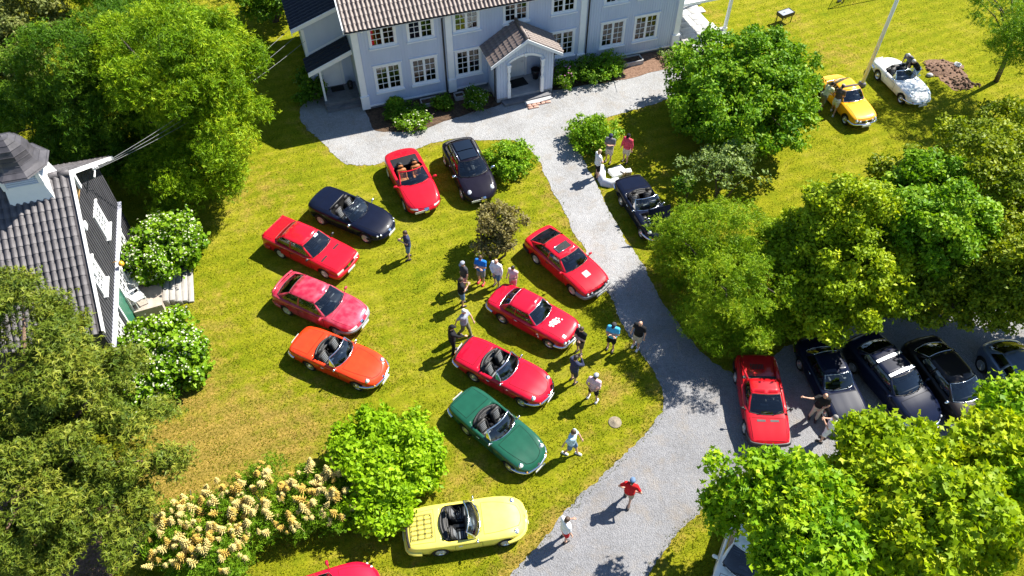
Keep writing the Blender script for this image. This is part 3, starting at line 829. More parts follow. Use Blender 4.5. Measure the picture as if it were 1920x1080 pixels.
# side porch
zp = lambda x: 3.22 + (x + .2) * .37
q = MB(); fy = .95
q.add([(-2.62, fy, zp(-2.62)), (-.22, fy, zp(-.22)), (-.22, AY, zp(-.22) + .1), (-2.62, AY, zp(-2.62) + .1), (-2.62, fy, zp(-2.62) - .08), (-.22, fy, zp(-.22) - .08), (-.22, AY, zp(-.22) + .02), (-2.62, AY, zp(-2.62) + .02)], [(0, 1, 2, 3), (7, 6, 5, 4), (0, 4, 5, 1), (3, 7, 4, 0)])
sp = q.build('side_porch_roof', M['felt'], house)
tile_roof(sp, slope_matrix((-2.66, AY, zp(-2.66) + .04), (0, -1, -.05), (1, 0, .37)), AY - fy, 2.55, ftile, limit=60, Wm=HM, seed=12)
q = MB()
q.add([(-2.66, fy - .05, zp(-2.66) - .2), (-.22, fy - .05, zp(-.22) - .2), (-.22, fy - .05, zp(-.22) + .05), (-2.66, fy - .05, zp(-2.66) + .05), (-2.66, fy, zp(-2.66) - .2), (-.22, fy, zp(-.22) - .2), (-.22, fy, zp(-.22) + .05), (-2.66, fy, zp(-2.66) + .05)], [(0, 1, 2, 3), (2, 6, 7, 3), (0, 3, 7, 4), (4, 5, 1, 0)])
q.add([(-2.5, AY - .04, zp(-2.5) + .14), (-.25, AY - .04, zp(-.25) + .14), (-.25, AY - .04, zp(-.25) + .26), (-2.5, AY - .04, zp(-2.5) + .26)], [(0, 1, 2, 3)])
q.build('barge_board', M['white'], sp)
q = MB(); q.box((-1.1, (AY + .75) / 2, .2), (2.1, AY - .75, .4)); q.build('side_porch_floor', M['stone_dark'], house)
q = MB(); q.box((-1.15, .6, .1), (1.9, .34, .2)); q.build('step', M['stone_dark'], house)
q = MB(); q.box((-2.05, 1.05, 1.4), (.11, .11, 2.1)); q.box((-2.05, 1.7, 1.1), (.05, 1.2, .06)); q.box((-2.05, 1.7, .75), (.04, 1.2, .5)); q.build('porch_post', M['white'], house)
q = MB(); q.box((-1.35, AY - .03, 1.4), (.95, .06, 2.0)); sd = q.build('door', M['white'], house)
q = MB(); q.box((-1.35, AY - .07, 2.0), (.5, .02, .35)); q.build('door_pane', M['room'], sd)
q = MB(); q.box((-1.9, AY - .04, 1.45), (.12, .08, 2.1)); q.box((-.8, AY - .04, 1.45), (.12, .08, 2.1)); q.box((-1.35, AY - .04, 2.48), (1.22, .08, .1)); q.build('door_frame', M['white'], house)
q = MB(); q.box((0, 0, .012), (.7, .45, .024)); o = q.build('door_mat', M['mat'], None, HM @ Vector((-1.25, 1.9, .402)), (0, 0, HANG)); tag(o, 'dark door mat on the side porch by the white door', 'door mat')
q = MB(); q.lathe([(.12, 0), (.16, .3), (.14, .3), (.13, .1)], 12); q.ball((0, 0, .36), (.17, .17, .16)); o = q.build('planter', M['black'], None, HM @ Vector((-.55, 1.7, .402))); tag(o, 'dark planter pot on the side porch of the house', 'planter')

# troughs and small things in the beds
def trough(u, v_, lx, ly, h, label, rot=0.):
    q = MB()
    for dx, dy, sx, sy in ((0, -ly / 2, lx, .05), (0, ly / 2, lx, .05), (-lx / 2, 0, .05, ly + .05), (lx / 2, 0, .05, ly + .05)): q.box((dx, dy, h / 2), (sx, sy, h))
    r_ = q.build('stone_trough', M['stone'], None, HM @ Vector((u, -v_, .015)), (0, 0, HANG + rot)); tag(r_, label, 'planter')
    q = MB(); q.box((0, 0, h * .4), (lx - .06, ly - .06, h * .7)); q.build('soil', M['soil'], r_)
trough(15.4, .55, 1.35, .6, .28, 'long pale stone planting trough below the right end of the house front')
trough(3.35, .5, .9, .5, .22, 'grey stone trough in the flower bed between two rose bushes')
trough(5.05, .55, .5, .4, .25, 'small grey stone trough beside the house downpipe')

# terrace slabs at the right end of the house
rs = random.Random(8)
def slab_row():
    pos = []
    y = -2.0; k = 0
    while y < 9:
        x = UX + .12 + (.35 if k % 2 else 0.); 
        while x < UX + 3.1:
            wd = rs.choice((.6, .85, 1.0)); pos.append((x + wd / 2, y + .3, wd)); x += wd + .02
        y += .62; k += 1
    return pos
terrace = MB(); terrace.prism([(UX + .1, -2.05), (UX + 1.3, -2.05), (UX + 3.2, -.3), (UX + 3.4, 9), (UX + .1, 9)], -.05, .02)
ter = terrace.build('terrace', M['foundation'], None, HA, (0, 0, HANG)); tag(ter, kind='structure')
for x, y, wd in slab_row():
    if x - wd / 2 > UX + 1.2 + max(0, (y + 2.0)) * 1.05 - .2: continue
    q = MB(); q.box((0, 0, .02), (wd, .60, .05), bev=.01)
    q.build('paving_slab', M['stone'], ter, (x, y, .02 + rs.uniform(0, .008)), (0, 0, rs.uniform(-.008, .008)))
# canopy on white posts beside the house
can = empty('canopy', HM @ Vector((UX, 2, 0)), HANG); tag(can, 'white canopy on square posts over the slab terrace at the house end', 'canopy')
cp = HM.inverted() @ G(1358, 57); cp2 = HM.inverted() @ G(1317, 11)
for c in (cp, Vector((cp.x - .1, cp.y + 3.2, 0))):
    q = MB(); q.box((c.x - UX, c.y - 2, 1.2), (.16, .16, 2.36)); q.box((c.x - UX, c.y - 2, .12), (.22, .22, .2)); q.build('post', M['white'], can)
q = MB(); q.box(((cp.x - UX) / 2 + .05, cp.y - 2 + 1.9, 2.46), (cp.x - UX + .4, 4.4, .16)); q.build('canopy_roof', M['white'], can)
# timber bench on terrace at the corner
q = MB()
for k in range(4): q.box((0, -.15 + .1 * k, .44), (1.0, .085, .03))
bn = q.mesh('seat'); bn.materials.append(M['grey_timber'])
bb = empty('bench', HM @ Vector((UX + .55, -.2, .05)), HANG + 1.5); tag(bb, 'weathered timber bench on the terrace against the house corner', 'bench')
inst('seat', bn, bb)
for x in (-.42, .42):
    q = MB(); q.box((x, -.14, .21), (.06, .06, .42)); q.box((x, .14, .21), (.06, .06, .42)); q.box((x, 0, .36), (.05, .3, .05)); q.build('leg', M['gutter'], bb)

# ---------------------------------------------------------------- barn (outbuilding)
BA = G(221, 381, 2.5); BB = G(210, 652, 2.5)
bd = (BB - BA).normalized()
BC = (BA + BB) / 2; BC.z = 0
BANG = math.atan2(bd.x, -bd.y)
barn = empty('outbuilding', BC, BANG)
tag(barn, 'charcoal boarded outbuilding with grey tiled gable roof and louvred cupola', 'outbuilding')
BM = Matrix.Translation(BC) @ Matrix.Rotation(BANG, 4, 'Z')
# local: +x outwards from the gable, +y away from camera
HW = 4.05; BL = 9.0; EZB, RZB, HS = 4.4, 7.7, 4.8
GT = Matrix.Rotation(math.pi / 2, 4, 'Z')     # maps window frame (x along, -y out) to gable (out = +x)
zg = lambda y: RZB - .12 - abs(y) * (RZB - EZB) / HS
bw = MB()
wins = [(-1.75, 3.43), (1.35, 3.43)]
holes = [(y - .47, y + .47, 3.46, 4.70) for y, z in wins]
wall_with_holes(bw, -HW, HW, 2.5, 4.75, holes, M_=GT)
bw.add([(0, -HW, 4.75), (0, HW, 4.75), (0, 2.4, zg(2.4)), (0, 0, zg(0)), (0, -2.4, zg(2.4))], [(0, 1, 2, 3, 4)])
lowh = [(-3.2, -2.2, .9, 2.2), (-1.7, -.7, .1, 2.2), (-.5, .6, .9, 2.2), (1.4, 2.6, .9, 2.2)]
wall_with_holes(bw, -HW, HW, 0, 2.5, lowh, M_=GT)
for s in (-1, 1):
    bw.grid([[(0, s * HW, 0), (-BL, s * HW, 0)], [(0, s * HW, 4.85), (-BL, s * HW, 4.85)]], smooth=False, flip=s < 0)
bw.grid([[(-BL, -HW, 0), (-BL, HW, 0)], [(-BL, -HW, 4.85), (-BL, HW, 4.85)]], smooth=False)
bwall = bw.build('wall', M['dark_boards'], barn)
q = MB(); battens(q, -HW, HW, 2.56, 7.6, [(y - .55, y + .55, 3.38, 4.78) for y, z in wins], step=.2, w=.05, d=.025, M_=GT, ztop=zg)
battens(q, -HW, HW, .05, 2.4, [(a - .1, b + .1, c - .1, d + .1) for a, b, c, d in lowh], step=.2, w=.05, d=.025, M_=GT)
o = q.build('cladding', M['dark_boards'], bwall); tag(o, kind='stuff')
M['trim_grey'] = mat('pale grey trim', (.42, .43, .50), .5)
q = MB(); q.box((.07, 0, 2.5), (.16, 2 * HW + .1, .07)); q.box((.03, 0, 2.42), (.07, 2 * HW, .1)); q.build('drip_board', M['trim_grey'], barn)
for y, z in wins: window(barn, y, 0, z, .98, 1.28, 4, 4, Mx=GT, arch=.10)
M['green'] = mat('green door paint', (.03, .14, .09), .4)
for k, (a, b, c, d) in enumerate(lowh):
    if k == 1:
        q = MB(); q.box(((a + b) / 2, .03, (c + d) / 2), (b - a, .06, d - c), M=GT); dd = q.build('door', M['green'], barn)
        q = MB(); q.box((a - .05, -.03, 1.15), (.1, .08, 2.2), M=GT); q.box((b + .05, -.03, 1.15), (.1, .08, 2.2), M=GT); q.box(((a + b) / 2, -.03, 2.27), (b - a + .2, .08, .1), M=GT); q.build('door_frame', M['white'], barn)
    else: window(barn, (a + b) / 2, 0, c - .03, b - a + .06, d - c + .06, 4, 3, Mx=GT, arch=.09)
# roof
q = MB(); XB = .45
for s in (-1, 1):
    rows = [[(XB, s * HS, EZB), (-BL - .4, s * HS, EZB)], [(XB, 0, RZB), (-BL - .4, 0, RZB)]]
    q.grid(rows, 0, None, False, flip=s > 0); q.grid([[(a, b, c - .14) for a, b, c in r] for r in rows], 0, None, False, flip=s < 0)
broof = q.build('roof', M['tile_grey'], barn)
gt = pantile('grey_pantile', M['tile_grey'], .225, .42)
Lb = math.hypot(HS, RZB - EZB)
tile_roof(broof, slope_matrix((-BL - .4, -HS - .06, EZB - .02), (1, 0, 0), (0, HS, RZB - EZB)), BL + .4 + XB - .05, Lb, gt, .225, limit=295, Wm=BM, seed=21)
tile_roof(broof, slope_matrix((XB - .05, HS + .06, EZB - .02), (-1, 0, 0), (0, -HS, RZB - EZB)), BL + .8, Lb, gt, .225, limit=0, Wm=BM, seed=22)
q = MB()
for k in range(24): q.tube([(XB - .05 - .38 * k, 0, RZB + .03), (XB - .05 - .38 * k - .36, 0, RZB + .015)], [.13, .115], 8)
q.build('ridge_tile', M['tile_grey'], broof)
q = MB()
for s in (-1, 1):
    a0, a1 = (XB - .04, XB + .03)
    vs = [(a1, s * (HS + .05), EZB - .13), (a1, s * (HS + .05), EZB + .05), (a1, 0, RZB + .09), (a1, 0, RZB - .10)]
    vs += [(a0, y, z) for x, y, z in vs]
    f = [(0, 1, 2, 3), (7, 6, 5, 4), (1, 5, 6, 2), (0, 3, 7, 4), (0, 4, 5, 1)]
    if s > 0: f = [tuple(reversed(k)) for k in f]
    q.add(vs, f)
    # inner white soffit strip
    vs = [(0.01, s * (HS - .05), EZB - .19), (a0, s * (HS - .05), EZB - .19), (a0, 0, RZB - .19), (0.01, 0, RZB - .19)]
q.build('barge_board', M['white'], broof)
q = MB(); q.box((XB + .02, 0, RZB - .35), (.10, .16, .75)); q.box((.2, .0, RZB - .25), (.5, .1, .1)); q.build('gable_post', M['white'], broof)
q = MB(); q.tube([(.02, 0, RZB - 1.55), (XB - .03, 0, RZB - .65)], .07, 4); q.build('brace', M['timber'], broof)
for yy in (1.5, 2.9):
    q = MB(); q.box((XB + .05, -yy, zg(yy) - .12), (.08, .3, .22)); q.build('rafter_end', M['white'], broof)
# cable brackets with insulators at the gable
q = MB()
for k in range(3):
    y0 = .9 + .25 * k
    q.lathe([(.0, 0), (.04, .01), (.05, .05), (.03, .09), (.045, .12), (0, .15)], 8, M=Matrix.Translation((XB + .12, y0 + .9, zg(y0 + .9) - .1)))
q.box((XB + .08, 2.05, zg(2.05) - .12), (.04, .9, .05)); q.build('insulator_bracket', M['white'], barn)
# cupola on the ridge
CX = -.95
cu = empty('cupola', (CX, 0, 0)); 
q = MB(); q.box((CX, 0, RZB - .08), (1.46, 1.46, .7), taper=.86); q.box((CX, 0, RZB + .5), (1.22, 1.22, .60)); 
for sx, sy in ((1, 1), (1, -1), (-1, 1), (-1, -1)): q.box((CX + sx * .6, sy * .6, RZB + .52), (.14, .14, .62))
cup = q.build('cupola', M['white'], barn); bpy.data.objects.remove(cu)
M['louvre'] = mat('white louvre', (.62, .66, .74), .5)
for k in range(6):
    z = RZB + .31 + .085 * k
    for s in (-1, 1):
        q = MB(); q.box((0, 0, 0), (1.0, .09, .02)); o = q.build('louvre_slat', M['louvre'], cup, (CX, s * .635, z), (s * .6, 0, 0))
        q = MB(); q.box((0, 0, 0), (.09, 1.0, .02)); o = q.build('louvre_slat', M['louvre'], cup, (CX + s * .635, 0, z), (0, -s * .6, 0))
prof = [(r_, z_ - .38) for r_, z_ in [(1.0, 1.17), (.95, 1.22), (.80, 1.34), (.69, 1.50), (.65, 1.68), (.62, 1.86), (.54, 2.05), (.40, 2.2), (.2, 2.32), (.06, 2.36), (0.0, 2.42)]]
q = MB()
nsd = 8; vs = []; fs = []
for r, z in prof:
    for k in range(nsd):
        a = math.pi / 4 * k + math.pi / 8
        kx = r * (1.06 if z < .92 else 1.0)
        # square-ish at the eaves, octagonal above
        bl = max(0, min(1, (1.22 - z) / .4)); sq = 1 / max(abs(math.cos(a)), abs(math.sin(a)))
        rr = kx * ((1 - bl) + bl * sq * .93)
        vs.append((CX + rr * math.cos(a), rr * math.sin(a), RZB + z))
for i in range(len(prof) - 1):
    for k in range(nsd):
        j = (k + 1) % nsd; fs.append((i * nsd + k, i * nsd + j, i * nsd + nsd + j, i * nsd + nsd + k))
fs.append(tuple(reversed(range(nsd))))
q.add(vs, fs); q.build('cupola_roof', M['slate'], barn)
# shingle laps on the cupola roof: thin raised courses
q = MB()
for i in range(1, 9):
    r, z = prof[i]
    ring = []
    for k in range(nsd + 1):
        a = math.pi / 4 * k + math.pi / 8
        bl = max(0, min(1, (1.22 - z) / .4)); sq = 1 / max(abs(math.cos(a)), abs(math.sin(a))); rr = r * (1.06 if z < .92 else 1.0) * ((1 - bl) + bl * sq * .93) + .006
        ring.append((CX + rr * math.cos(a), rr * math.sin(a), RZB + z))
    q.tube(ring, .012, 5)
o = q.build('shingle_course', M['slate'], cup)
# lantern on the gable
lp = MB(); lp.tube([(0, .0, .25), (.25, 0, .3), (.3, 0, .22)], .015, 6); lp.ball((.3, 0, .1), (.12, .12, .13))
M['amberglass'] = mat('amber glass', (.75, .38, .03), .2, coat=1)
lq = lp.build('wall_lantern', M['amberglass'], barn, (.02, .05, 2.62))

# patio: stone and timber steps with two chairs
M['patio'] = noisy('warm patio stone', [(.3, (.30, .25, .21)), (.7, (.44, .38, .33))], 2.5, rough=.9, bump=.2)
pt = MB(); pt.prism([(.06, 1.9), (1.15, 1.9), (1.2, -.7), (.06, -.8)], .0, .6); o = pt.build('patio', M['patio'], None, BC, (0, 0, BANG)); tag(o, kind='structure')
pat = o
for k in range(5):
    q = MB(); hh = .5 - .1 * k; q.box((0, 0, hh / 2), (.22, 2.0, hh), bev=.012); q.build('step_plank', M['grey_timber'], pat, (1.32 + .235 * k, .6 + (k % 2) * .05, 0), (0, 0, .012 * (k % 3 - 1)))
M['chairwhite'] = mat('white garden furniture', (.8, .8, .8), .45)
def garden_chair(loc, rz, label):
    c = empty('garden_chair', loc, rz); tag(c, label, 'chair', 'white chairs on the outbuilding patio')
    for k in range(5):
        q = MB(); q.box((-.2 + .1 * k, 0, .42), (.085, .5, .025)); q.build('seat_slat', M['chairwhite'], c)
        q = MB(); q.box((0, 0, 0), (.02, .085, .5)); q.build('back_slat', M['chairwhite'], c, (-.30, -.2 + .1 * k, .68), (0, -.3, 0))
    for sx in (-.22, .22):
        for sy in (-.24, .24): q = MB(); q.box((sx, sy, .21), (.04, .04, .42)); q.build('leg', M['chairwhite'], c)
    for sy in (-.27, .27): q = MB(); q.box((-.02, sy, .62), (.5, .06, .03)); q.box((.2, sy, .5), (.04, .04, .24)); q.build('armrest', M['chairwhite'], c)
garden_chair(Vector((*G(253, 529, 1.0).xy, .6)), BANG - .45, 'white slatted garden chair on the patio nearer the upper flowering bush')
garden_chair(Vector((*G(258, 557, 1.0).xy, .6)), BANG + .5, 'white slatted garden chair on the patio nearer the lower flowering bush')

# overhead cables from the outbuilding gable to the house annex
M['cable'] = mat('cable', (.16, .165, .175), .5)
for k in range(3):
    a = BM @ Vector((XB + .12, 1.7 + .22 * k, zg(1.8 + .25 * k) + .0)); b = HM @ Vector((-2.35 - .02 * k, AY + .9 - .5 * k, 4.15 - .35 * k))
    pts = []
    for i in range(25):
        t = i / 24; q_ = a.lerp(b, t); q_.z -= .45 * 4 * t * (1 - t); pts.append(q_)
    q = MB(); q.tube(pts, .010, 5); o = q.build('overhead_cable', M['cable']); tag(o, 'thin grey overhead cable from the outbuilding gable, fixed %s of three on the annex' % ('topmost', 'middle', 'lowest')[k], 'cable', 'cables between the outbuilding and the house')
# ================================================================== cars
def curve(keys):
    xs = [k[0] for k in keys]; ys = [k[1] for k in keys]; n = len(xs)
    d = [(ys[i + 1] - ys[i]) / (xs[i + 1] - xs[i]) for i in range(n - 1)]
    m = [d[0]] + [0 if d[i - 1] * d[i] <= 0 else 2 * d[i - 1] * d[i] / (d[i - 1] + d[i]) for i in range(1, n - 1)] + [d[-1]]
    def f(x):
        if x <= xs[0]: return ys[0]
        if x >= xs[-1]: return ys[-1]
        i = 0
        while x > xs[i + 1]: i += 1
        h = xs[i + 1] - xs[i]; t = (x - xs[i]) / h
        return (1 + 2 * t) * (1 - t) ** 2 * ys[i] + t * (1 - t) ** 2 * h * m[i] + t * t * (3 - 2 * t) * ys[i + 1] + t * t * (t - 1) * h * m[i + 1]
    return f

def cut(me_src, cutters, mats):
    """boolean difference; returns a mesh"""
    o = bpy.data.objects.new('tmp', me_src); TMP.collection.objects.link(o)
    tmp = []
    for c in cutters:
        co = bpy.data.objects.new('tmpc', c); TMP.collection.objects.link(co); tmp.append(co)
        md = o.modifiers.new('b', 'BOOLEAN'); md.operation = 'DIFFERENCE'; md.solver = 'EXACT'; md.object = co
    me = evaluated_mesh(o)
    bpy.data.objects.remove(o)
    for c in tmp: bpy.data.objects.remove(c)
    return me

class Car:
    def __init__(s, name, label, paintm, spec):
        s.sp = sp = spec
        s.L, s.hw = sp['L'], sp['W'] / 2
        s.root = empty(name); tag(s.root, label, 'car', sp.get('group'))
        s.paint = paintm
        s.fw = curve(sp['w']); s.zs = curve(sp['zs']); s.zc = curve(sp['zc']); s.zb = curve(sp.get('zb', [(-1, .36), (-.9, .24), (-.6, .2), (.6, .2), (.88, .22), (1, .34)]))
        s.sq = sp.get('sq', .5)
        s.body()
    def section(s, t):
        w = s.hw * s.fw(t); zs, zc, zb = s.zs(t), s.zc(t), s.zb(t); q = s.sq; tum = s.sp.get('tuck', .0)
        h = zs - zb
        return [(0, zb), (.72 * w, zb), (.92 * w, zb + .03), ((.965 + .02 * q) * w, zb + .12 * h + .03), (w, zb + .48 * h), ((1 - tum) * w, zb + .62 * h), ((.985 + .01 * q - tum) * w, zs - .14 * h), ((.955 + .03 * q - tum) * w, zs - .02),
                ((.90 + .06 * q - tum) * w, zs + .012 + .18 * (zc - zs)), (.76 * w, zs + .02 + .45 * (zc - zs)), (.52 * w, zs + .01 + .76 * (zc - zs)), (.26 * w, zs + .94 * (zc - zs)), (0, zc)]
    def body(s):
        sp = s.sp
        ts = [-1, -.985, -.96, -.92, -.86, -.78, -.68, -.56, -.44, -.32, -.2, -.08, .04, .16, .28, .4, .5, .6, .69, .77, .84, .9, .945, .975, .99, 1]
        vs = []; rings = []
        for t in ts:
            sec = s.section(t)
            ring = sec + [(-y, z) for y, z in reversed(sec[1:-1])]
            bow = sp.get('bowf', .16) * max(0, (t - .45) / .55) ** 2 if t > 0 else -sp.get('bowr', .10) * max(0, (-t - .45) / .55) ** 2
            rings.append(len(vs))
            for y, z in ring: vs.append((t * s.L / 2 - bow * (y / s.hw) ** 2, y, z))
        n = len(ring); fs = []
        for a, b in zip(rings, rings[1:]):
            for k in range(n):
                j = (k + 1) % n; fs.append((a + k, a + j, b + j, b + k))
        zf = (s.zs(1) + s.zb(1)) / 2; zr = (s.zs(-1) + s.zb(-1)) / 2
        vs.append((s.L / 2 + .015, 0, zf)); vs.append((-s.L / 2 - .01, 0, zr))
        for k in range(n):
            j = (k + 1) % n
            fs.append((rings[-1] + k, rings[-1] + j, len(vs) - 2)); fs.append((rings[0] + j, rings[0] + k, len(vs) - 1))
        me = bpy.data.meshes.new('body'); me.from_pydata(vs, [], fs); me.polygons.foreach_set('use_smooth', [True] * len(fs)); me.update()
        bm = bmesh.new(); bm.from_mesh(me); bmesh.ops.recalc_face_normals(bm, faces=bm.faces); bm.to_mesh(me)
        s.bvh = BVHTree.FromBMesh(bm); bm.free()
        for m_ in (s.paint, M['carpet'], M['black']): me.materials.append(m_)
        # cutters: wheel wells and cabin
        cs = []
        s.xf = s.L / 2 - sp['of']; s.xr = s.xf - sp['wb']; s.wr = sp.get('wr', .295); s.tw = sp.get('tw', .185)
        def cutter(mb, mi):
            c = mb.mesh('cutter'); 
            for m_ in (s.paint, M['carpet'], M['black']): c.materials.append(m_)
            c.polygons.foreach_set('material_index', [mi] * len(c.polygons)); return c
        for x in (s.xf, s.xr):
            for sd in (-1, 1):
                mb = MB(); T = Matrix.Translation((x, sd * (s.hw - .05), s.wr + .012)) @ Matrix.Rotation(math.pi / 2, 4, 'X')
                mb.lathe([(s.wr + .05, -.22), (s.wr + .055, .22)], 22, M=T); cs.append(cutter(mb, 2))
        c0, c1 = sp['cab']; cwid = sp.get('cabw', .80) * s.hw
        pl = []
        rr = sp.get('cabr', .22)
        for (cx, cy, a0) in ((c1 - rr, cwid - rr, 0), (c0 + rr, cwid - rr, 90), (c0 + rr, -cwid + rr, 180), (c1 - rr, -cwid + rr, 270)):
            for k in range(6):
                a = R(a0 + 18 * k); bowc = sp.get('cabbow', .0)
                pl.append((cx + rr * math.cos(a), cy + rr * math.sin(a)))
        bw_ = sp.get('cabbowr', 0.)
        pl = [(x + (-bw_ * (1 - (y / cwid) ** 2) if x < (c0 + c1) / 2 else sp.get('cabbowf', .0) * (1 - (y / cwid) ** 2)), y) for x, y in pl]
        s.cab = pl
        mb = MB(); mb.prism(pl, .30, 2.5); cs.append(cutter(mb, 1))
        if sp.get('engine_bay'):
            e = sp['engine_bay']; mb = MB(); mb.prism([(e[0], -e[2]), (e[1], -e[2] * .85), (e[1], e[2] * .85), (e[0], e[2])], .45, 2.5); cs.append(cutter(mb, 2))
        me2 = cut(me, cs, None); me2.name = 'body'
        s.bodyo = link_mesh('body', me2, s.root)
    # ---- projection helpers
    def top(s, x, y, lift=.004):
        h = s.bvh.ray_cast(Vector((x, y, 4)), Vector((0, 0, -1)))
        return (h[0] + h[1] * lift) if h[0] else None
    def side(s, x, z, sd, lift=.004):
        h = s.bvh.ray_cast(Vector((x, sd * 3, z)), Vector((0, -sd, 0)))
        return (h[0] + h[1] * lift) if h[0] else None
    def front(s, y, z, fr=1, lift=.004):
        h = s.bvh.ray_cast(Vector((fr * 5, y, z)), Vector((-fr, 0, 0)))
        return (h[0] + h[1] * lift) if h[0] else None
    def top_patch(s, name, x0, x1, yl, m_, lift=.006, nx=12, ny=11, parent=None, gap=True, yc=0., bow=0.):
        def mk(g, lf):
            rows = []
            for i in range(nx):
                t = i / (nx - 1); x = (x0 - g) + (x1 - x0 + 2 * g) * t
                y_ = yl(min(1, max(0, (x - x0) / (x1 - x0)))) + g; row = []
                for j in range(ny):
                    y = -y_ + 2 * y_ * j / (ny - 1)
                    bb = bow * (1 - (y / max(y_, 1e-3)) ** 2) * (t if x1 > 0 else (1 - t))
                    p = s.top(x + bb, yc + y, lf) or s.top(x + bb - .05 * (1 if x > 0 else -1), yc + y * .97, lf)
                    if p is None: return None
                    row.append(p)
                rows.append(row)
            return rows
        r = mk(0, lift)
        if r is None: return None
        if gap:
            g = mk(.014, lift * .4)
            if g:
                mb = MB(); mb.grid(g, flip=True); mb.build('shut_line', M['gap'], s.root)
        mb = MB(); mb.grid(r, flip=True)
        return mb.build(name, m_, parent or s.root)
    def side_patch(s, name, x0, x1, z0, z1, sd, m_, lift=.006, nx=9, nz=8, gap=True, parent=None, slant=0.):
        def mk(g, lf):
            rows = []
            for i in range(nz):
                t = i / (nz - 1); row = []
                for j in range(nx):
                    u = j / (nx - 1); x = x0 - g + (x1 - x0 + 2 * g) * u + slant * t
                    zt_ = z1(x) if callable(z1) else z1
                    z = z0 - g + (zt_ - z0 + 2 * g) * t
                    p = s.side(x, z, sd, lf)
                    if p is None: return None
                    row.append(p)
                rows.append(row)
            return rows
        r = mk(0, lift)
        if r is None: return None
        if gap:
            g = mk(.013, lift * .4)
            if g: mb = MB(); mb.grid(g, flip=sd > 0); mb.build('shut_line', M['gap'], s.root)
        mb = MB(); mb.grid(r, flip=sd > 0)
        return mb.build(name, m_, parent or s.root)
    def front_patch(s, name, y0, y1, z0, z1, m_, fr=1, lift=.006, ny=7, nz=4, parent=None):
        rows = []
        for i in range(nz):
            z = z0 + (z1 - z0) * i / (nz - 1); row = []
            for j in range(ny):
                p = s.front(y0 + (y1 - y0) * j / (ny - 1), z, fr, lift)
                if p is None: return None
                row.append(p)
            rows.append(row)
        mb = MB(); mb.grid(rows, flip=fr < 0)
        return mb.build(name, m_, parent or s.root)
    # ---- parts
    def wheels(s, style='steel', rim=None):
        key = (style, round(s.wr, 3), round(s.tw, 3))
        if key not in WHEELS: WHEELS[key] = wheel_mesh(style, s.wr, s.tw)
        ty, ri = WHEELS[key]
        for x in (s.xf, s.xr):
            for sd in (1, -1):
                o = inst('wheel', ty, s.root, (x, sd * (s.hw - s.tw / 2 - .025), s.wr), (0, 0, 0 if sd > 0 else math.pi))
                inst('rim', ri, o)
    def bumper(s, z, fr=1, h=.09, d=.06, m_=None, wrap=.35, ymax=.93, name='bumper', split=None):
        pts = []
        n = 13
        for k in range(n):
            y = -s.hw * ymax * .9 + 2 * s.hw * ymax * .9 * k / (n - 1)
            p = s.front(y, z, fr, 0)
            if p: pts.append(p)
        e0, e1 = pts[0], pts[-1]
        for sd, e in ((-1, e0), (1, e1)):
            ext = []
            for k in (1, 2, 3):
                p = s.side(e.x - fr * wrap * k / 3, z, sd, 0)
                if p: ext.append(p)
            if sd < 0: pts = list(reversed(ext)) + pts
            else: pts = pts + ext
        ctr = Vector((fr * (s.L / 2 - .9), 0, z))
        rows = [[], [], [], [], [], []]
        for i, p in enumerate(pts):
            t = (pts[min(i + 1, len(pts) - 1)] - pts[max(0, i - 1)]); t.z = 0
            nrm = Vector((t.y, -t.x, 0)).normalized()
            if nrm.dot(p - ctr) < 0: nrm = -nrm
            zz = Vector((0, 0, 1))
            for r_, (a, b) in zip(rows, ((-.02, -.5), (d * .8, -.5), (d, -.2), (d, .2), (d * .8, .5), (-.02, .5))): r_.append(p + nrm * a + zz * (b * h))
        mb = MB(); mb.grid(rows, flip=fr > 0)
        return mb.build(name, m_ or M['chrome'], s.root)
    def lamp(s, y, z, r, fr=1, m_=None, ring=True, up=0., name='headlight', depth=.05):
        p = s.front(y, z, fr, 0)
        if p is None: return
        d = Vector((fr, 0, up)).normalized()
        T = Matrix.Translation(p - d * .02) @ d.to_track_quat('Z', 'Y').to_matrix().to_4x4()
        mb = MB()
        mb.lathe([(r, -.06), (r * 1.08, .0), (r * 1.05, .025), (r * .92, .02)], 14, 0, T)
        mb.lathe([(r * .95, .0), (r * .9, .03), (r * .6, depth), (r * .2, depth + .015), (0, depth + .017)], 14, 1, T)
        return mb.build(name, [M['chrome'] if ring else M['black'], m_ or M['lens']], s.root)
    def mirror(s, x, y, z, m_, size=1., sides=(1, -1)):
        for sd in sides:
            mb = MB(); mb.box((x, sd * y, z), (.10 * size, .17 * size, .11 * size), bev=.035 * size); mb.tube([(x + .03, sd * (y - .16), z - .08), (x, sd * (y - .05), z - .02)], .02, 6)
            o = mb.build('mirror', m_, s.root)
    def plate(s, z, fr=1, y=0., off=.075):
        p = s.front(y, z, fr, 0)
        if p is None: return
        mb = MB(); mb.box((p.x + fr * off, y, z), (.012, .50, .115)); mb.build('number_plate', M['plate'], s.root)
    def seat(s, x, y, z=.36, m_=None, w=.48, stripes=True, recl=.28, headrest=True, hm=None):
        m_ = m_ or M['leather_black']
        mb = MB()
        mb.box((x + .22, y, z + .08), (.52, w, .16), bev=.06)
        T = Matrix.Translation((x - .03, y, z + .12)) @ Matrix.Rotation(-recl, 4, 'Y')
        mb.box((0, 0, .24), (.15, w, .54), bev=.06, M=T)
        for sd in (-1, 1):
            mb.box((.05, sd * (w / 2 - .05), .22), (.12, .09, .42), bev=.04, M=T); mb.box((x + .24, y + sd * (w / 2 - .05), z + .15), (.44, .09, .08), bev=.03)
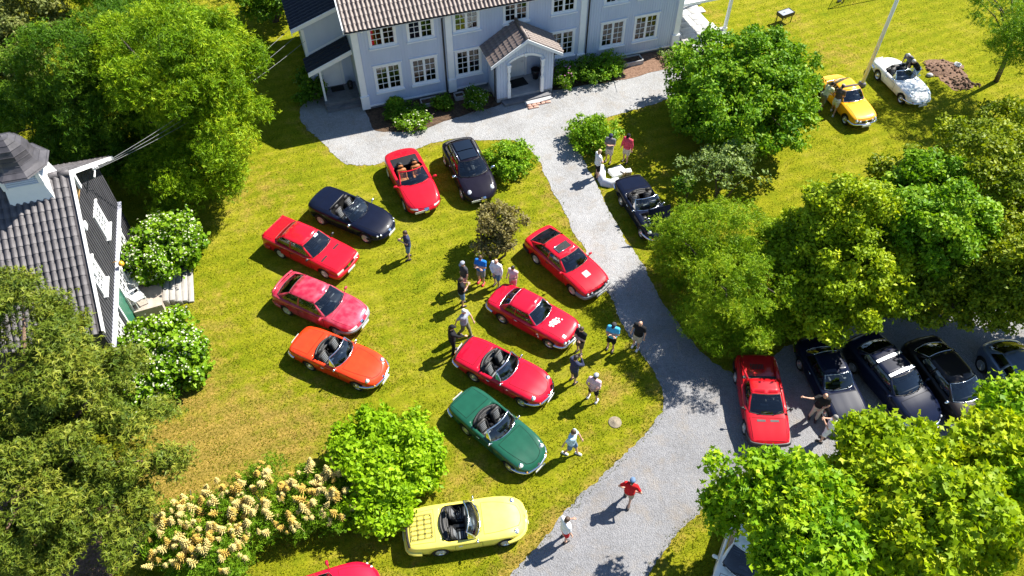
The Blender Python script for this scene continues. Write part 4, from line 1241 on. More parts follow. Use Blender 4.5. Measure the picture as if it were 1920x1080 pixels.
        if stripes:
            for k in range(5): mb.box((.072, 0, .08 + .085 * k), (.02, w * .55, .055), bev=.012, M=T, mi=1)
            for k in range(4): mb.box((x + .12 + .09 * k, y, z + .165), (.06, w * .55, .02), bev=.009, mi=1)
        o = mb.build('seat', [m_, hm or M['greytrim']], s.root)
        if headrest:
            mb = MB(); mb.box((-.01, 0, .62), (.10, .27, .17), bev=.05, M=T); mb.tube([(0, -.05, .48), (0, -.05, .56)], .01, 5, M=T); mb.tube([(0, .05, .48), (0, .05, .56)], .01, 5, M=T); mb.build('headrest', m_, o)
        return o
    def interior(s, seat_m=None, rows=1, dash_m=None, seat_x=None, wheel_side=1, stripes=True, headrest=True, z=.36, trim=None, dash_top=None):
        c0, c1 = s.sp['cab']; cw = s.sp.get('cabw', .8) * s.hw
        zt_ = dash_top or (s.zs((c1 - .2) * 2 / s.L) + .01)
        mb = MB()
        prof = [(c1 + .02, zt_ - .02), (c1 - .12, zt_ + .015), (c1 - .32, zt_ + .01), (c1 - .40, zt_ - .05), (c1 - .38, zt_ - .2), (c1 - .3, zt_ - .3), (c1 + .02, zt_ - .34)]
        n = len(prof); vs = []
        for y in (-cw + .01, cw - .01): vs += [(x, y, z_) for x, z_ in prof]
        fs = [(k, (k + 1) % n, n + (k + 1) % n, n + k) for k in range(n)] + [tuple(reversed(range(n))), tuple(range(n, 2 * n))]
        mb.add(vs, fs, 0, True)
        mb.box((c1 - .37, wheel_side * .36, zt_ + .0), (.12, .40, .09), bev=.03)
        mb.box((c1 - .2, -.05, zt_ + .02), (.10, .3, .012), mi=1)
        d_ = mb.build('dashboard', [dash_m or M['black'], M['greytrim']], s.root)
        mb = MB(); T = Matrix.Translation((c1 - .56, wheel_side * .36, zt_ - .02)) @ Matrix.Rotation(R(-65), 4, 'Y')
        ring = [(.18 * math.cos(a), .18 * math.sin(a), 0) for a in np.linspace(0, 2 * math.pi, 19)]
        mb.tube(ring, .016, 6, M=T, cap=False)
        for a in (0, 2.1, 4.2): mb.tube([(0, 0, -.02), (.18 * math.cos(a), .18 * math.sin(a), 0)], .012, 5, M=T)
        mb.tube([(0, 0, -.02), (0, 0, -.2)], .03, 6, M=T); mb.build('steering_wheel', M['black'], s.root)
        sx = seat_x if seat_x is not None else c0 + .35
        for sd in (-1, 1): s.seat(sx, sd * .36, z, seat_m, stripes=stripes, headrest=headrest, hm=trim)
        mb = MB(); mb.box((sx + .3, 0, .42), (1.1, .16, .2), bev=.04); mb.tube([(sx + .75, 0, .5), (sx + .70, 0, .66)], .012, 6); mb.ball((sx + .70, 0, .67), .025, 8, 5); mb.build('centre_console', M['black'], s.root)
        if rows > 1:
            mb = MB(); xb = c0 + .22
            mb.box((xb + .22, 0, z + .1), (.5, 1.15, .2), bev=.06)
            T = Matrix.Translation((xb - .05, 0, z + .15)) @ Matrix.Rotation(-.35, 4, 'Y'); mb.box((0, 0, .22), (.14, 1.15, .5), bev=.05, M=T)
            mb.build('rear_seat', seat_m or M['leather_black'], s.root)
    def screen(s, xa, xb, zr_, wb_, wt, bowa=.18, bowb=.10, frame=None, fr=.028, nx=9):
        """open-car windscreen: base at xa, header at xb"""
        base, head = [], []
        for k in range(nx):
            u = -1 + 2 * k / (nx - 1)
            x = xa - bowa * u * u; y = wb_ * u
            p = s.top(min(x, s.L), y, 0); zb_ = p.z - .015 if p else .8
            base.append(Vector((x, y, zb_))); head.append(Vector((xb - bowb * u * u, wt * u, zr_ - .03 * u * u)))
        rows = []
        for i in range(6):
            t = i / 5; rows.append([b.lerp(h, t) + Vector((.03 * math.sin(math.pi * t), 0, .012 * math.sin(math.pi * t))) for b, h in zip(base, head)])
        path = [r[0] for r in rows] + rows[-1][1:-1] + [r[-1] for r in reversed(rows)]
        mb = MB(); mb.tube(path, fr, 6); mb.tube(rows[0], fr * .8, 6)
        fo = mb.build('windscreen_frame', frame or M['chrome'], s.root)
        mb = MB(); mb.grid(rows); mb.build('windscreen', M['glass'], s.root)
        # interior mirror, wipers
        mb = MB(); mb.box((xb - .04, 0, zr_ - .10), (.03, .2, .06), bev=.012); mb.build('rear_view_mirror', M['black'], s.root)
        mb = MB()
        for y0 in (-.35, .25):
            p0 = rows[0][nx // 2].copy(); 
            a = Vector((xa - bowa * (y0 / wb_) ** 2 + .01, y0, rows[0][2].z + .03)); b_ = Vector((xa - bowa * ((y0 + .4) / wb_) ** 2 - .05, y0 + .42, rows[1][5].z - .02))
            mb.tube([a, b_], .009, 4)
        mb.build('wiper', M['black'], s.root)
        return rows
    def quarter_lights(s, rows, xr_=.28, h=1.0):
        for sd, col_ in ((-1, 0), (1, -1)):
            b = rows[0][col_]; t_ = rows[-2][col_]
            q_ = Vector((b.x - xr_, b.y, b.z + .02))
            mb = MB(); mb.add([b, q_, t_ + Vector((-.06, 0, 0)), t_], [(0, 1, 2, 3)]); g_ = mb.build('quarter_light', M['glass'], s.root)
            mb = MB(); mb.tube([q_, t_ + Vector((-.06, 0, 0))], .012, 5); mb.build('quarter_light_frame', M['chrome'], g_)
    def hood_stack(s, x0, x1, y, z, h=.12, m_=None, bow=.18):
        mb = MB()
        m_ = m_ or M['leather_black']
        for k in range(3):
            xx = x0 + (x1 - x0) * k / 2
            path = [(xx + bow * (u * u), u * y, z + h * (.4 + .5 * (1 - u * u) ** .5) - .02 * k) for u in np.linspace(-1, 1, 13)]
            mb.tube(path, [(.055 + .02 * (k == 1)) * (1 - .35 * abs(u)) for u in np.linspace(-1, 1, 13)], 8)
        # cover skin
        mb.grid([[(x0 - .05 + (x1 - x0 + .1) * i / 4 + bow * (u * u), u * y, z + h * (.55 + .5 * (1 - u * u) ** .5) * (.55 + .45 * math.sin(math.pi * i / 4))) for u in np.linspace(-1, 1, 13)] for i in range(5)])
        return mb.build('folded_soft_top', m_, s.root)
    def handles(s, x, z, m_=None, sides=(1, -1)):
        for sd in sides:
            p = s.side(x, z, sd, .012)
            if p: mb = MB(); mb.box(p, (.15, .03, .035), bev=.012); mb.build('door_handle', m_ or M['chrome'], s.root)
    def greenhouse(s, xa, xb, xc, xd, wb_, wt, zr_, splits, bowa=.2, bowb=.08, bowc=.05, bowd=.10, crown=.04, tr=None, roof_m=None, zoff=0., frame_m=None, rear_w=None, rsolid=None, pil=.07):
        """closed cabin. splits: list of (x_bottom0, x_bottom1, x_top0, x_top1) for each side pane, rear to front"""
        cols = []   # (bottom pt, top pt, kind)
        def zb_at(x, y):
            p = s.top(x, min(abs(y), s.hw * .93) * (1 if y >= 0 else -1), 0); return (p.z if p else s.zs(x * 2 / s.L)) - .012 + zoff
        def frontcol(u):
            x = xa - bowa * u * u; y = wb_ * .97 * u
            return Vector((x, y, zb_at(x, y))), Vector((xb - bowb * u * u, wt * u, zr_ - crown * u * u * .8))
        wbr = rear_w or wb_ * .95
        def rearcol(u):
            x = xd + bowd * u * u; y = wbr * .97 * u
            return Vector((x, y, zb_at(x, y))), Vector((xc + bowc * u * u, wt * .97 * u, zr_ - crown * u * u * .8 - .015))
        def sidecol(xbm, xtp):
            def yb(x):
                f = (x - xd) / (xa - xd); return wbr + (wb_ - wbr) * min(1, max(0, f * 1.6)) - .0
            y = yb(xbm)
            return Vector((xbm, y, zb_at(xbm, y))), Vector((xtp, wt * (1. if xtp > (xc + xb) / 2 else .985), zr_ - crown * .8 - .01))
        seq = []  # go from windscreen centre to rear centre on +y side; pieces ('glass'|'frame', colA, colB)
        us = [0, .3, .55, .78, .93]
        fc = [frontcol(u) for u in us]
        segs = [('screen', fc[i], fc[i + 1]) for i in range(4)]
        last = fc[-1]
        sides = []
        cur = last
        first = True
        for (b1, b0, t1, t0) in [(a[1], a[0], a[3], a[2]) for a in reversed(splits)]:
            ca = sidecol(b1, t1); segs.append(('frame', cur, ca))
            nb = 3; prev = ca
            for k in range(1, nb + 1):
                cc = sidecol(b1 + (b0 - b1) * k / nb, t1 + (t0 - t1) * k / nb); segs.append(('side%d' % len(sides), prev, cc)); prev = cc
            sides.append(1); cur = prev
        rc = [rearcol(u) for u in (.90, .72, .5, .25, 0)]
        segs.append(('frame', cur, rc[0]))
        for i in range(4): segs.append(('rear', rc[i], rc[i + 1]))
        def P(col_, v):
            b, t = col_; p = b.lerp(t, v); bul = .035 * math.sin(math.pi * v)
            d = Vector((p.x - (xa + xd) / 2, p.y * 2.2, 0)); d = d.normalized() if d.length > 0 else d
            return p + d * bul + Vector((0, 0, .012 * math.sin(math.pi * v)))
        vg = [0, .07, .3, .53, .76, .93, 1.]
        frame = MB(); panes = {}
        for kind, A_, B_ in segs:
            for sg in (1, -1):
                fl = (lambda p: p) if sg > 0 else (lambda p: Vector((p.x, -p.y, p.z)))
                rows = [[fl(P(A_, v)), fl(P(B_, v))] for v in vg]
                solid = kind == 'frame' or (rsolid and kind == 'rear')
                if solid: frame.grid(rows, flip=sg < 0)
                else:
                    frame.grid(rows[:2], flip=sg < 0); frame.grid(rows[-2:], flip=sg < 0)
                    key = kind if kind in ('screen', 'rear') else (kind, sg)
                    panes.setdefault(key, MB()).grid([[p - Vector((0, 0, .006)) for p in r] for r in rows[1:-1]], flip=sg < 0)
        # roof skin
        tops = []
        ring = [fc[i][1] for i in range(5)]
        for kind, A_, B_ in segs[4:]: ring.append(B_[1])
        half = ring
        nn = len(half)
        rows = []
        for i in range(nn):
            a = half[i]; row = []
            for j in range(9):
                u = -1 + 2 * j / 8
                row.append((a.x + 0, a.y * u, a.z + crown * (1 - u * u) * .9 * min(1, a.y / max(wt * .8, 1e-6))))
            rows.append(row)
        # order by x so that the strips run cleanly along the roof
        rs_ = sorted([h for h in half if h.y > wt * .5], key=lambda p: p.x)
        rows = []
        for a in rs_:
            row = []
            for j in range(9):
                u = -1 + 2 * j / 8; row.append(Vector((a.x, a.y * u, a.z + crown * (1 - u * u) * .9)))
            rows.append(row)
        # front and rear bows
        fr_ = []
        for j in range(9):
            u = -1 + 2 * j / 8; p = frontcol(u)[1]; fr_.append(Vector((p.x, p.y * .93 if abs(u) == 1 else p.y, p.z)))
        fr_ = [frontcol(.93 * (-1 + 2 * j / 8))[1] for j in range(9)]
        rr_ = [rearcol(.90 * (-1 + 2 * j / 8))[1] for j in range(9)]
        mid = rows[1:-1] if len(rows) > 2 else rows
        mid = [r for r in mid if rr_[0].x + .05 < r[0].x < fr_[0].x - .05]
        allr = [rr_] + mid + [fr_]
        for r in allr[1:-1]:
            for j, p in enumerate(r): pass
        frame.grid(allr, flip=True)
        me = frame.mesh('roof')
        bm = bmesh.new(); bm.from_mesh(me); bmesh.ops.remove_doubles(bm, verts=bm.verts, dist=.002); bm.to_mesh(me); bm.free()
        ro = link_mesh('roof', me, s.root, [roof_m or s.paint]); 
        md = ro.modifiers.new('thick', 'SOLIDIFY'); md.thickness = .02; md.offset = -1
        for key, mb in panes.items():
            nm = 'windscreen' if key == 'screen' else 'rear_window' if key == 'rear' else 'side_window'
            if rsolid and key == 'rear': continue
            mb.build(nm, M['glass'], s.root)
        # dark rubber seal tubes round screen
        for cols_, m2 in ((([frontcol(u) for u in np.linspace(-.93, .93, 11)]), 0), (([rearcol(u) for u in np.linspace(-.9, .9, 11)]), 0)):
            if rsolid and cols_[0][0].x < 0: continue
            path = [P_sym(c, .07, P) for c in cols_] + [P_sym(c, .93, P) for c in reversed(cols_)]
            path.append(path[0]); mb = MB(); mb.tube(path, .013, 5, cap=False); mb.build('window_seal', tr or M['black'], ro)
        # wipers
        mb = MB()
        for y0 in (-.4, .2):
            c1_ = frontcol(y0 / wb_); c2_ = frontcol((y0 + .42) / wb_)
            mb.tube([P_sym(c1_, .05, P) + Vector((.02, 0, .015)), P_sym(c2_, .20, P) + Vector((.012, 0, .012))], .009, 4)
        mb.build('wiper', M['black'], s.root)
        s.roofo = ro
        return ro
    def place(s, R_px, F_px, side='R', dz=0.):
        """wheel contact pixels of the visible side -> pose"""
        a, b = G(*R_px), G(*F_px)
        h = (b - a); ang = math.atan2(h.y, h.x); h.normalize()
        lf = Vector((-h.y, h.x, 0))
        mid = (a + b) / 2
        off = s.hw - .06
        ctr = mid + lf * (off if side == 'R' else -off)
        xm = (s.xf + s.xr) / 2
        ctr -= h * xm
        s.root.location = (ctr.x, ctr.y, dz); s.root.rotation_euler = (0, 0, ang)
        return s
    def place_c(s, px, ang, z=.5):
        c = G(*px, z); s.root.location = (c.x, c.y, 0); s.root.rotation_euler = (0, 0, R(ang)); return s

def P_sym(c, v, P):
    if c[0].y >= 0: return P(c, v)
    p = P((Vector((c[0].x, -c[0].y, c[0].z)), Vector((c[1].x, -c[1].y, c[1].z))), v); return Vector((p.x, -p.y, p.z))

WHEELS = {}
def wheel_mesh(style, r, w):
    Tz = Matrix.Rotation(-math.pi / 2, 4, 'X')   # lathe z -> +y (outer face +y)
    rim = r * .66
    mb = MB()
    mb.lathe([(rim, -w / 2), (r * .93, -w / 2), (r, -w * .36), (r, w * .36), (r * .94, w / 2), (rim * 1.05, w / 2), (rim, w / 2 - .02)], 26, 0, Tz)
    ty = mb.mesh('wheel'); ty.materials.append(M['rubber'])
    mb = MB()
    z0 = w / 2
    if style == 'steel':
        mb.lathe([(rim, z0 - .01), (rim * .97, z0 + .004), (rim * .9, z0 - .012), (rim * .82, z0 - .035), (rim * .6, z0 - .015), (rim * .45, z0 + .012), (rim * .38, z0 + .02), (rim * .3, z0 + .034), (rim * .12, z0 + .042), (0, z0 + .043)], 20, 0, Tz)
        for k in range(10):
            a = 2 * math.pi * k / 10
            mb.box((rim * .72 * math.cos(a), z0 - .017, rim * .72 * math.sin(a)), (.035, .01, .035), 1)
        mats = [M['alloy'], M['black']]
    else:
        n = {'five': 5, 'seven': 7, 'multi': 10, 'mesh': 14}[style]
        mb.lathe([(rim, z0 - .015), (rim * .99, z0 + .003), (rim * .9, z0 + .0), (rim * .88, z0 - .02)], 24, 0, Tz)
        mb.lathe([(rim * .88, z0 - .05), (0, z0 - .055)], 20, 1, Tz)
        mb.lathe([(rim * .25, z0 - .05), (rim * .24, z0 + .0), (rim * .15, z0 + .012), (0, z0 + .012)], 12, 0, Tz)
        for k in range(n):
            a = 2 * math.pi * k / n
            T = Matrix.Rotation(a, 4, 'Y')
            mb.box((rim * .56, z0 - .022, 0), (rim * .74, .03, rim * (1.5 / n)), 0, M=T, bev=.008)
        mats = [M['alloy'], M['black']]
    ri = mb.mesh('rim')
    for m_ in mats: ri.materials.append(m_)
    return ty, ri

# ---------------------------------------------------------------- families
SPIDER = dict(L=4.2, W=1.63, wb=2.25, of=.80, wr=.29, tw=.17, sq=.25, tuck=.012,
    w=[(-1, .76), (-.96, .85), (-.86, .93), (-.6, .99), (-.2, 1), (.4, 1), (.7, .965), (.88, .87), (.96, .74), (1, .60)],
    zs=[(-1, .56), (-.97, .66), (-.88, .72), (-.5, .78), (0, .765), (.35, .775), (.65, .75), (.85, .66), (.95, .56), (1, .46)],
    zc=[(-1, .62), (-.97, .72), (-.88, .765), (-.5, .83), (0, .83), (.3, .835), (.6, .78), (.85, .66), (.95, .57), (1, .47)],
    bowf=.26, bowr=.10, cab=(-.80, .36), cabw=.80, cabr=.2, cabbowr=.05, cabbowf=.14)

def spider(label, paintm, kamm=True, bumper='chrome', seats=None, wheel='steel', rack=False, spoiler=False, faired=False, opened=False, seatstripe=True, tonneau=False, hl_up=.35, bonnet=True):
    sp = dict(SPIDER)
    if not kamm:
        sp['w'] = [(-1, .42), (-.97, .60), (-.92, .74), (-.8, .88), (-.55, .98), (-.2, 1), (.4, 1), (.7, .965), (.88, .87), (.96, .74), (1, .60)]
        sp['zs'] = [(-1, .46), (-.97, .54), (-.9, .62), (-.75, .70), (-.45, .78), (0, .765), (.35, .775), (.65, .75), (.85, .66), (.95, .56), (1, .46)]
        sp['zc'] = [(-1, .48), (-.97, .57), (-.9, .66), (-.75, .745), (-.45, .83), (0, .83), (.3, .835), (.6, .78), (.85, .66), (.95, .57), (1, .47)]
        sp['bowr'] = .2
    if opened: sp['engine_bay'] = (.62, 1.55, .52)
    c = Car('convertible_car', label, paintm, sp)
    c.wheels(wheel)
    if not opened: c.top_patch('bonnet', .60, 1.80, lambda t: .56 - .20 * t ** 2.2, paintm, bow=.12)
    c.top_patch('boot_lid', -1.92, -1.08, lambda t: .54 + .04 * t, paintm)
    for sd in (1, -1): c.side_patch('door', -.42, .50, .27, .70, sd, paintm)
    c.handles(-.25, .66)
    c.interior(seats, stripes=seatstripe, seat_x=-.36, dash_top=.80)
    rows = c.screen(.50, .12, 1.22, .67, .56, .20, .12)
    c.quarter_lights(rows)
    c.hood_stack(-.86, -.64, .60, .76, .13)
    for sd in (1, -1):
        mb = MB()
        # headlight set in the wing tip, tilted back
        hp = c.top(1.72, sd * .56, 0)
        d = Vector((.86, .05 * sd, .5)).normalized()
        T = Matrix.Translation(hp + Vector((.0, 0, -.02))) @ d.to_track_quat('Z', 'Y').to_matrix().to_4x4()
        mb.lathe([(.105, -.12), (.108, .0), (.10, .022), (.09, .018)], 16, 0, T); mb.lathe([(.095, .01), (.07, .045), (.03, .06), (0, .062)], 16, 1, T)
        mb.build('headlight', [M['chrome'], M['lens']], c.root)
        c.lamp(sd * .52, .44, .045, 1, M['amber'], ring=False, name='indicator')
        c.front_patch('tail_light', sd * .42 if sd > 0 else -.62, .62 if sd > 0 else -.42, .50, .60, M['redlens'], -1)
    if bumper == 'chrome':
        # split bumpers either side of the shield grille
        c.bumper(.40, 1, .075, .06, M['chrome'], .34); c.bumper(.46, -1, .075, .06, M['chrome'], .3)
    else:
        c.bumper(.42, 1, .14, .09, bumper, .4); c.bumper(.46, -1, .15, .09, bumper, .4)
    c.front_patch('grille', -.10, .10, .34, .45, M['black'], 1, .03)
    c.front_patch('shield_badge', -.045, .045, .45, .52, M['chrome'], 1, .012, 3, 3)
    c.plate(.33, 1, .0, .10); c.plate(.5, -1, 0, .06)
    c.mirror(.35, .80, .86, M['chrome'], .8)
    if spoiler:
        mb = MB()
        path = [c.top(-1.98 + .08 * (u * u), u * .66, .02) for u in np.linspace(-1, 1, 11)]
        path = [p for p in path if p]
        mb.tube(path, .035, 6); mb.build('boot_spoiler', M['rubber'], c.root)
    if rack:
        mb = MB()
        pts = lambda x, y: c.top(x, y, .05)
        for y in np.linspace(-.42, .42, 6): mb.tube([pts(x, y) for x in (-1.86, -1.5, -1.14)], .011, 5)
        for x in (-1.86, -1.62, -1.38, -1.14): mb.tube([pts(x, y) for y in (-.42, 0, .42)], .011, 5)
        for x in (-1.8, -1.2):
            for y in (-.36, .36): mb.tube([c.top(x, y, -.01), pts(x, y)], .012, 5)
        mb.build('luggage_rack', M['rubber'], c.root)
    if opened:
        # engine in the open bay and the raised bonnet
        mb = MB()
        mb.box((1.05, 0, .60), (.62, .22, .18), bev=.03); mb.box((1.05, .2, .58), (.5, .16, .12), bev=.04, mi=1)
        for k in range(4): mb.tube([(.85 + .14 * k, -.1, .62), (.85 + .14 * k, -.32, .60)], .035, 7, mi=1)
        mb.box((.72, -.36, .58), (.2, .2, .2), bev=.02, mi=2); mb.tube([(1.4, .4, .5), (1.4, -.4, .5)], .05, 8, mi=2); mb.box((1.46, 0, .55), (.06, .7, .16), bev=.01, mi=2)
        mb.build('engine', [M['alloy'], M['chrome'], M['black']], c.root)
        mb = MB(); T = Matrix.Translation((1.74, 0, .70)) @ Matrix.Rotation(R(62), 4, 'Y')
        rows_ = []
        for i in range(7):
            t = i / 6
            rows_.append([(-1.1 * t, u * (.40 + .16 * t ** .7), .05 * (1 - u * u) + .02) for u in np.linspace(-1, 1, 9)])
        mb.grid(rows_, 0, T); mb.grid([[(a, b, z_ - .03) for a, b, z_ in r] for r in rows_], 1, T, flip=True)
        mb.build('bonnet', [paintm, M['black']], c.root)
        mb = MB(); mb.tube([(1.5, .42, .66), (1.35, .45, 1.15)], .01, 5); mb.build('bonnet_stay', M['steel'], c.root)
    return c
P_ = {}
P_['red'] = paint('red paint', (.50, .006, .018)); P_['crimson'] = paint('crimson paint', (.46, .004, .022)); P_['darkred'] = paint('scarlet paint', (.42, .006, .012))
P_['pinkred'] = paint('faded red paint', (.42, .014, .045), metallic=.15, dust=.05, rough=.4)
P_['orange'] = paint('orange red paint', (.68, .045, .008)); P_['green'] = paint('pine green paint', (.010, .075, .042))
P_['yellow'] = paint('lemon yellow paint', (.80, .68, .12)); P_['amber'] = paint('deep yellow paint', (.78, .36, .006))
P_['white'] = paint('white paint', (.78, .78, .74)); P_['navy'] = paint('midnight blue paint', (.004, .006, .018), coat=.4); P_['black'] = paint('black violet paint', (.010, .008, .016), coat=.4)
P_['blue'] = paint('dark blue paint', (.005, .008, .025), coat=.4); P_['brownblack'] = paint('black brown paint', (.014, .011, .011), coat=.4); P_['silver'] = paint('blue silver paint', (.16, .20, .30), metallic=.5)
P_['rosso'] = paint('rosso paint', (.48, .005, .03))
G_LAWN = 'cars parked on the lawn'; G_PARK = 'cars parked on the gravel under the trees'
def grp(c, g): c.root['group'] = g; return c

# --- open two-seaters of the same family
c = spider('orange red open two-seater with black seats and chrome bumpers on the lawn', P_['orange']); c.place((585, 694), (671, 731)); grp(c, G_LAWN)
OR = c
c = spider('crimson open two-seater with white-edged boot spoiler between a red coupe and a green car', P_['crimson'], spoiler=True, bumper='chrome'); c.place((888, 714), (979, 762)); grp(c, G_LAWN)
c = spider('dark green open two-seater with black seats parked on the lawn', P_['green']); c.place((875, 814), (954, 882)); grp(c, G_LAWN)
GR = c
c = spider('lemon yellow open two-seater with a boot luggage rack and black rear strip', P_['yellow'], bumper=P_['yellow'], wheel='seven', rack=True, spoiler=False); c.place((828, 1041), (948, 1023)); grp(c, G_LAWN)
# black rear strip of the yellow car
mb = MB(); path = [p for p in (c.top(-2.02 + .06 * u * u, u * .62, .012) for u in np.linspace(-1, 1, 11)) if p]; mb.tube(path, .045, 6, flat=.5); mb.build('rear_strip', M['rubber'], c.root)
c = spider('midnight blue open two-seater with its bonnet raised beside the gravel path', P_['navy'], opened=True, spoiler=True); c.place((1164, 386), (1200, 444)); grp(c, G_LAWN)
c = spider('white open two-seater with rounded tail parked by the flagpole', P_['white'], kamm=False); c.place((1641, 148), (1687, 195)); grp(c, G_LAWN)

# --- modern open car, wide, tan seats
sp = dict(L=4.39, W=1.83, wb=2.53, of=.92, wr=.335, tw=.23, sq=.3, tuck=.01,
    w=[(-1, .62), (-.97, .75), (-.9, .88), (-.75, .97), (-.4, 1), (.4, 1), (.7, .98), (.86, .90), (.95, .76), (1, .5)],
    zs=[(-1, .66), (-.96, .80), (-.85, .90), (-.5, .93), (0, .89), (.3, .88), (.6, .80), (.85, .66), (.95, .57), (1, .45)],
    zc=[(-1, .70), (-.96, .86), (-.85, .97), (-.5, 1.0), (0, .98), (.3, .98), (.6, .88), (.85, .71), (.95, .60), (1, .46)], bowf=.34, bowr=.22, cab=(-.80, .62), cabw=.78, cabr=.3, cabbowf=.14, cabbowr=.1)
c = Car('convertible_car', 'bright red wide modern convertible with tan seats by the driveway edge', P_['red'], sp); c.wheels('five')
c.top_patch('bonnet', .86, 1.98, lambda t: .72 - .22 * t ** 2, P_['red'], bow=.1); c.top_patch('tonneau_panel', -1.35, -.72, lambda t: .66, M['black'], gap=False, lift=.01, bow=0)
for sd in (1, -1):
    c.side_patch('door', -.55, .70, .30, .82, sd, P_['red'])
    c.front_patch('headlight', sd * .40 if sd > 0 else -.72, .72 if sd > 0 else -.40, .535, .60, M['lens'], 1, .012)
    c.front_patch('tail_light', sd * .40 if sd > 0 else -.72, .72 if sd > 0 else -.40, .66, .74, M['redlens'], -1)
    mb = MB(); mb.tube([(-.62, sd * .22, .95), (-.64, sd * .24, 1.18), (-.64, sd * .36, 1.24), (-.64, sd * .48, 1.18), (-.62, sd * .50, .95)], .045, 7); mb.ball((-.74, sd * .36, 1.08), (.14, .15, .15)); mb.build('roll_hoop', M['black'], c.root)
c.interior(M['leather_tan'], stripes=True, seat_x=-.34, dash_top=.94, trim=M['leather_tan'], z=.42)
c.screen(.80, .16, 1.33, .74, .60, .24, .16, frame=P_['red'], fr=.035)
c.front_patch('shield_grille', -.11, .11, .36, .58, M['chrome'], 1, .018, 5, 5); c.front_patch('lower_grille', -.6, .6, .34, .42, M['black'], 1, .01); c.plate(.47, 1, -.34, .03); c.mirror(.58, 1.0, .98, P_['red'], 1.2); c.handles(-.3, .78, P_['red'])
c.place((730, 334), (759, 393)); grp(c, G_LAWN)

# --- dark hatchback with glass roof
HATCH = dict(L=4.35, W=1.80, wb=2.63, of=.90, wr=.33, tw=.22, sq=.35, tuck=.01,
    w=[(-1, .70), (-.97, .82), (-.88, .93), (-.6, 1), (.4, 1), (.7, .97), (.86, .88), (.95, .74), (1, .5)],
    zs=[(-1, .72), (-.96, .88), (-.85, .98), (-.5, .99), (0, .94), (.3, .90), (.6, .80), (.85, .66), (.95, .57), (1, .45)],
    zc=[(-1, .76), (-.96, .92), (-.85, 1.03), (-.5, 1.04), (0, 1.02), (.3, 1.0), (.6, .90), (.85, .72), (.95, .60), (1, .46)], bowf=.32, bowr=.22, cab=(-1.75, .85), cabw=.78, cabr=.3, cabbowf=.14)
c = Car('hatchback_car', 'black violet hatchback with dark glass roof beside the red convertible', P_['black'], HATCH); c.wheels('five')
c.interior(M['leather_black'], rows=2, seat_x=-.30, dash_top=.98, z=.42)
c.greenhouse(1.05, .28, -1.25, -1.98, .80, .58, 1.45, [(-1.45, -.72, -1.2, -.70), (-.62, .62, -.6, .14)], bowa=.3, bowb=.16, bowd=.25, tr=M['black'])
c.top_patch('bonnet', 1.12, 1.98, lambda t: .66 - .22 * t ** 2, P_['black'], bow=.1)
mb = MB()   # glass roof panels with rails
for x0, x1 in ((-1.15, -.48), (-.42, .18)): mb.grid([[(x, u * .44, 1.487 - .034 * (u * .44 / .58) ** 2) for u in np.linspace(-1, 1, 7)] for x in np.linspace(x0, x1, 4)], flip=True)
mb.build('glass_roof', mat('black roof glass', (.004, .006, .01), .04, coat=1), c.root)
for sd in (1, -1):
    mb = MB(); mb.tube([(-1.2, sd * .53, 1.46), (-.5, sd * .54, 1.475), (.2, sd * .53, 1.455)], .018, 6); mb.build('roof_rail', M['chrome'], c.root)
    c.side_patch('door', -.60, .72, .32, .84, sd, P_['black']); c.side_patch('door', -1.15, -.64, .52, .84, sd, P_['black'])
    d = Vector((.75, sd * .3, .6)).normalized(); p = c.top(1.78, sd * .60, 0); T = Matrix.Translation(p - d * .05) @ d.to_track_quat('Z', 'Y').to_matrix().to_4x4() @ Matrix.Diagonal((1, 1.5, 1, 1))
    mb = MB(); mb.lathe([(.11, -.05), (.115, .02), (.1, .035), (.06, .06), (0, .07)], 14, 0, T); mb.build('headlight', M['lens'], c.root)
c.front_patch('shield_grille', -.12, .12, .34, .57, M['chrome'], 1, .018, 5, 5); c.plate(.46, 1, -.36, .03); c.mirror(.72, 1.0, 1.03, M['chrome'], 1.3); c.handles(-.35, .80)
c.place((832, 303), (870, 380)); grp(c, G_LAWN)

# --- navy wedge roadster
sp = dict(L=4.29, W=1.78, wb=2.54, of=.88, wr=.31, tw=.21, sq=.4, tuck=.01,
    w=[(-1, .72), (-.97, .82), (-.88, .92), (-.6, .99), (.4, 1), (.7, .97), (.86, .88), (.95, .74), (1, .52)],
    zs=[(-1, .78), (-.96, .88), (-.85, .92), (-.5, .90), (0, .83), (.3, .80), (.6, .73), (.85, .61), (.95, .53), (1, .43)],
    zc=[(-1, .82), (-.96, .92), (-.85, .97), (-.5, .97), (0, .91), (.3, .89), (.6, .80), (.85, .66), (.95, .56), (1, .44)], bowf=.32, bowr=.16, cab=(-.78, .52), cabw=.77, cabr=.25, cabbowf=.14)
c = Car('convertible_car', 'midnight blue wedge shaped roadster with silver spoked wheels beside a red saloon', P_['navy'], sp); c.wheels('multi')
c.top_patch('bonnet', .78, 1.96, lambda t: .66 - .18 * t ** 2, P_['navy'], bow=.1); c.top_patch('tonneau_panel', -1.45, -.84, lambda t: .66, P_['navy'])
for sd in (1, -1):
    c.side_patch('door', -.52, .62, .30, .76, sd, P_['navy'])
    for k, y in ((0, .52), (1, .66)): c.lamp(sd * y, .535, .05, 1, None, ring=True, up=.5)
c.interior(M['leather_black'], stripes=True, seat_x=-.34, dash_top=.87, z=.40)
mb = MB(); mb.box((-.80, 0, .95), (.05, 1.1, .2), bev=.02); mb.build('wind_deflector', M['black'], c.root)
c.screen(.74, .12, 1.28, .71, .58, .24, .14, frame=P_['navy'], fr=.03)
c.front_patch('shield_grille', -.07, .07, .40, .54, M['chrome'], 1, .018, 4, 4); c.plate(.42, 1, 0, .06); c.bumper(.36, 1, .12, .03, P_['navy'], .4); c.mirror(.55, .97, .92, M['chrome'], 1.1); c.handles(-.3, .72, P_['navy'])
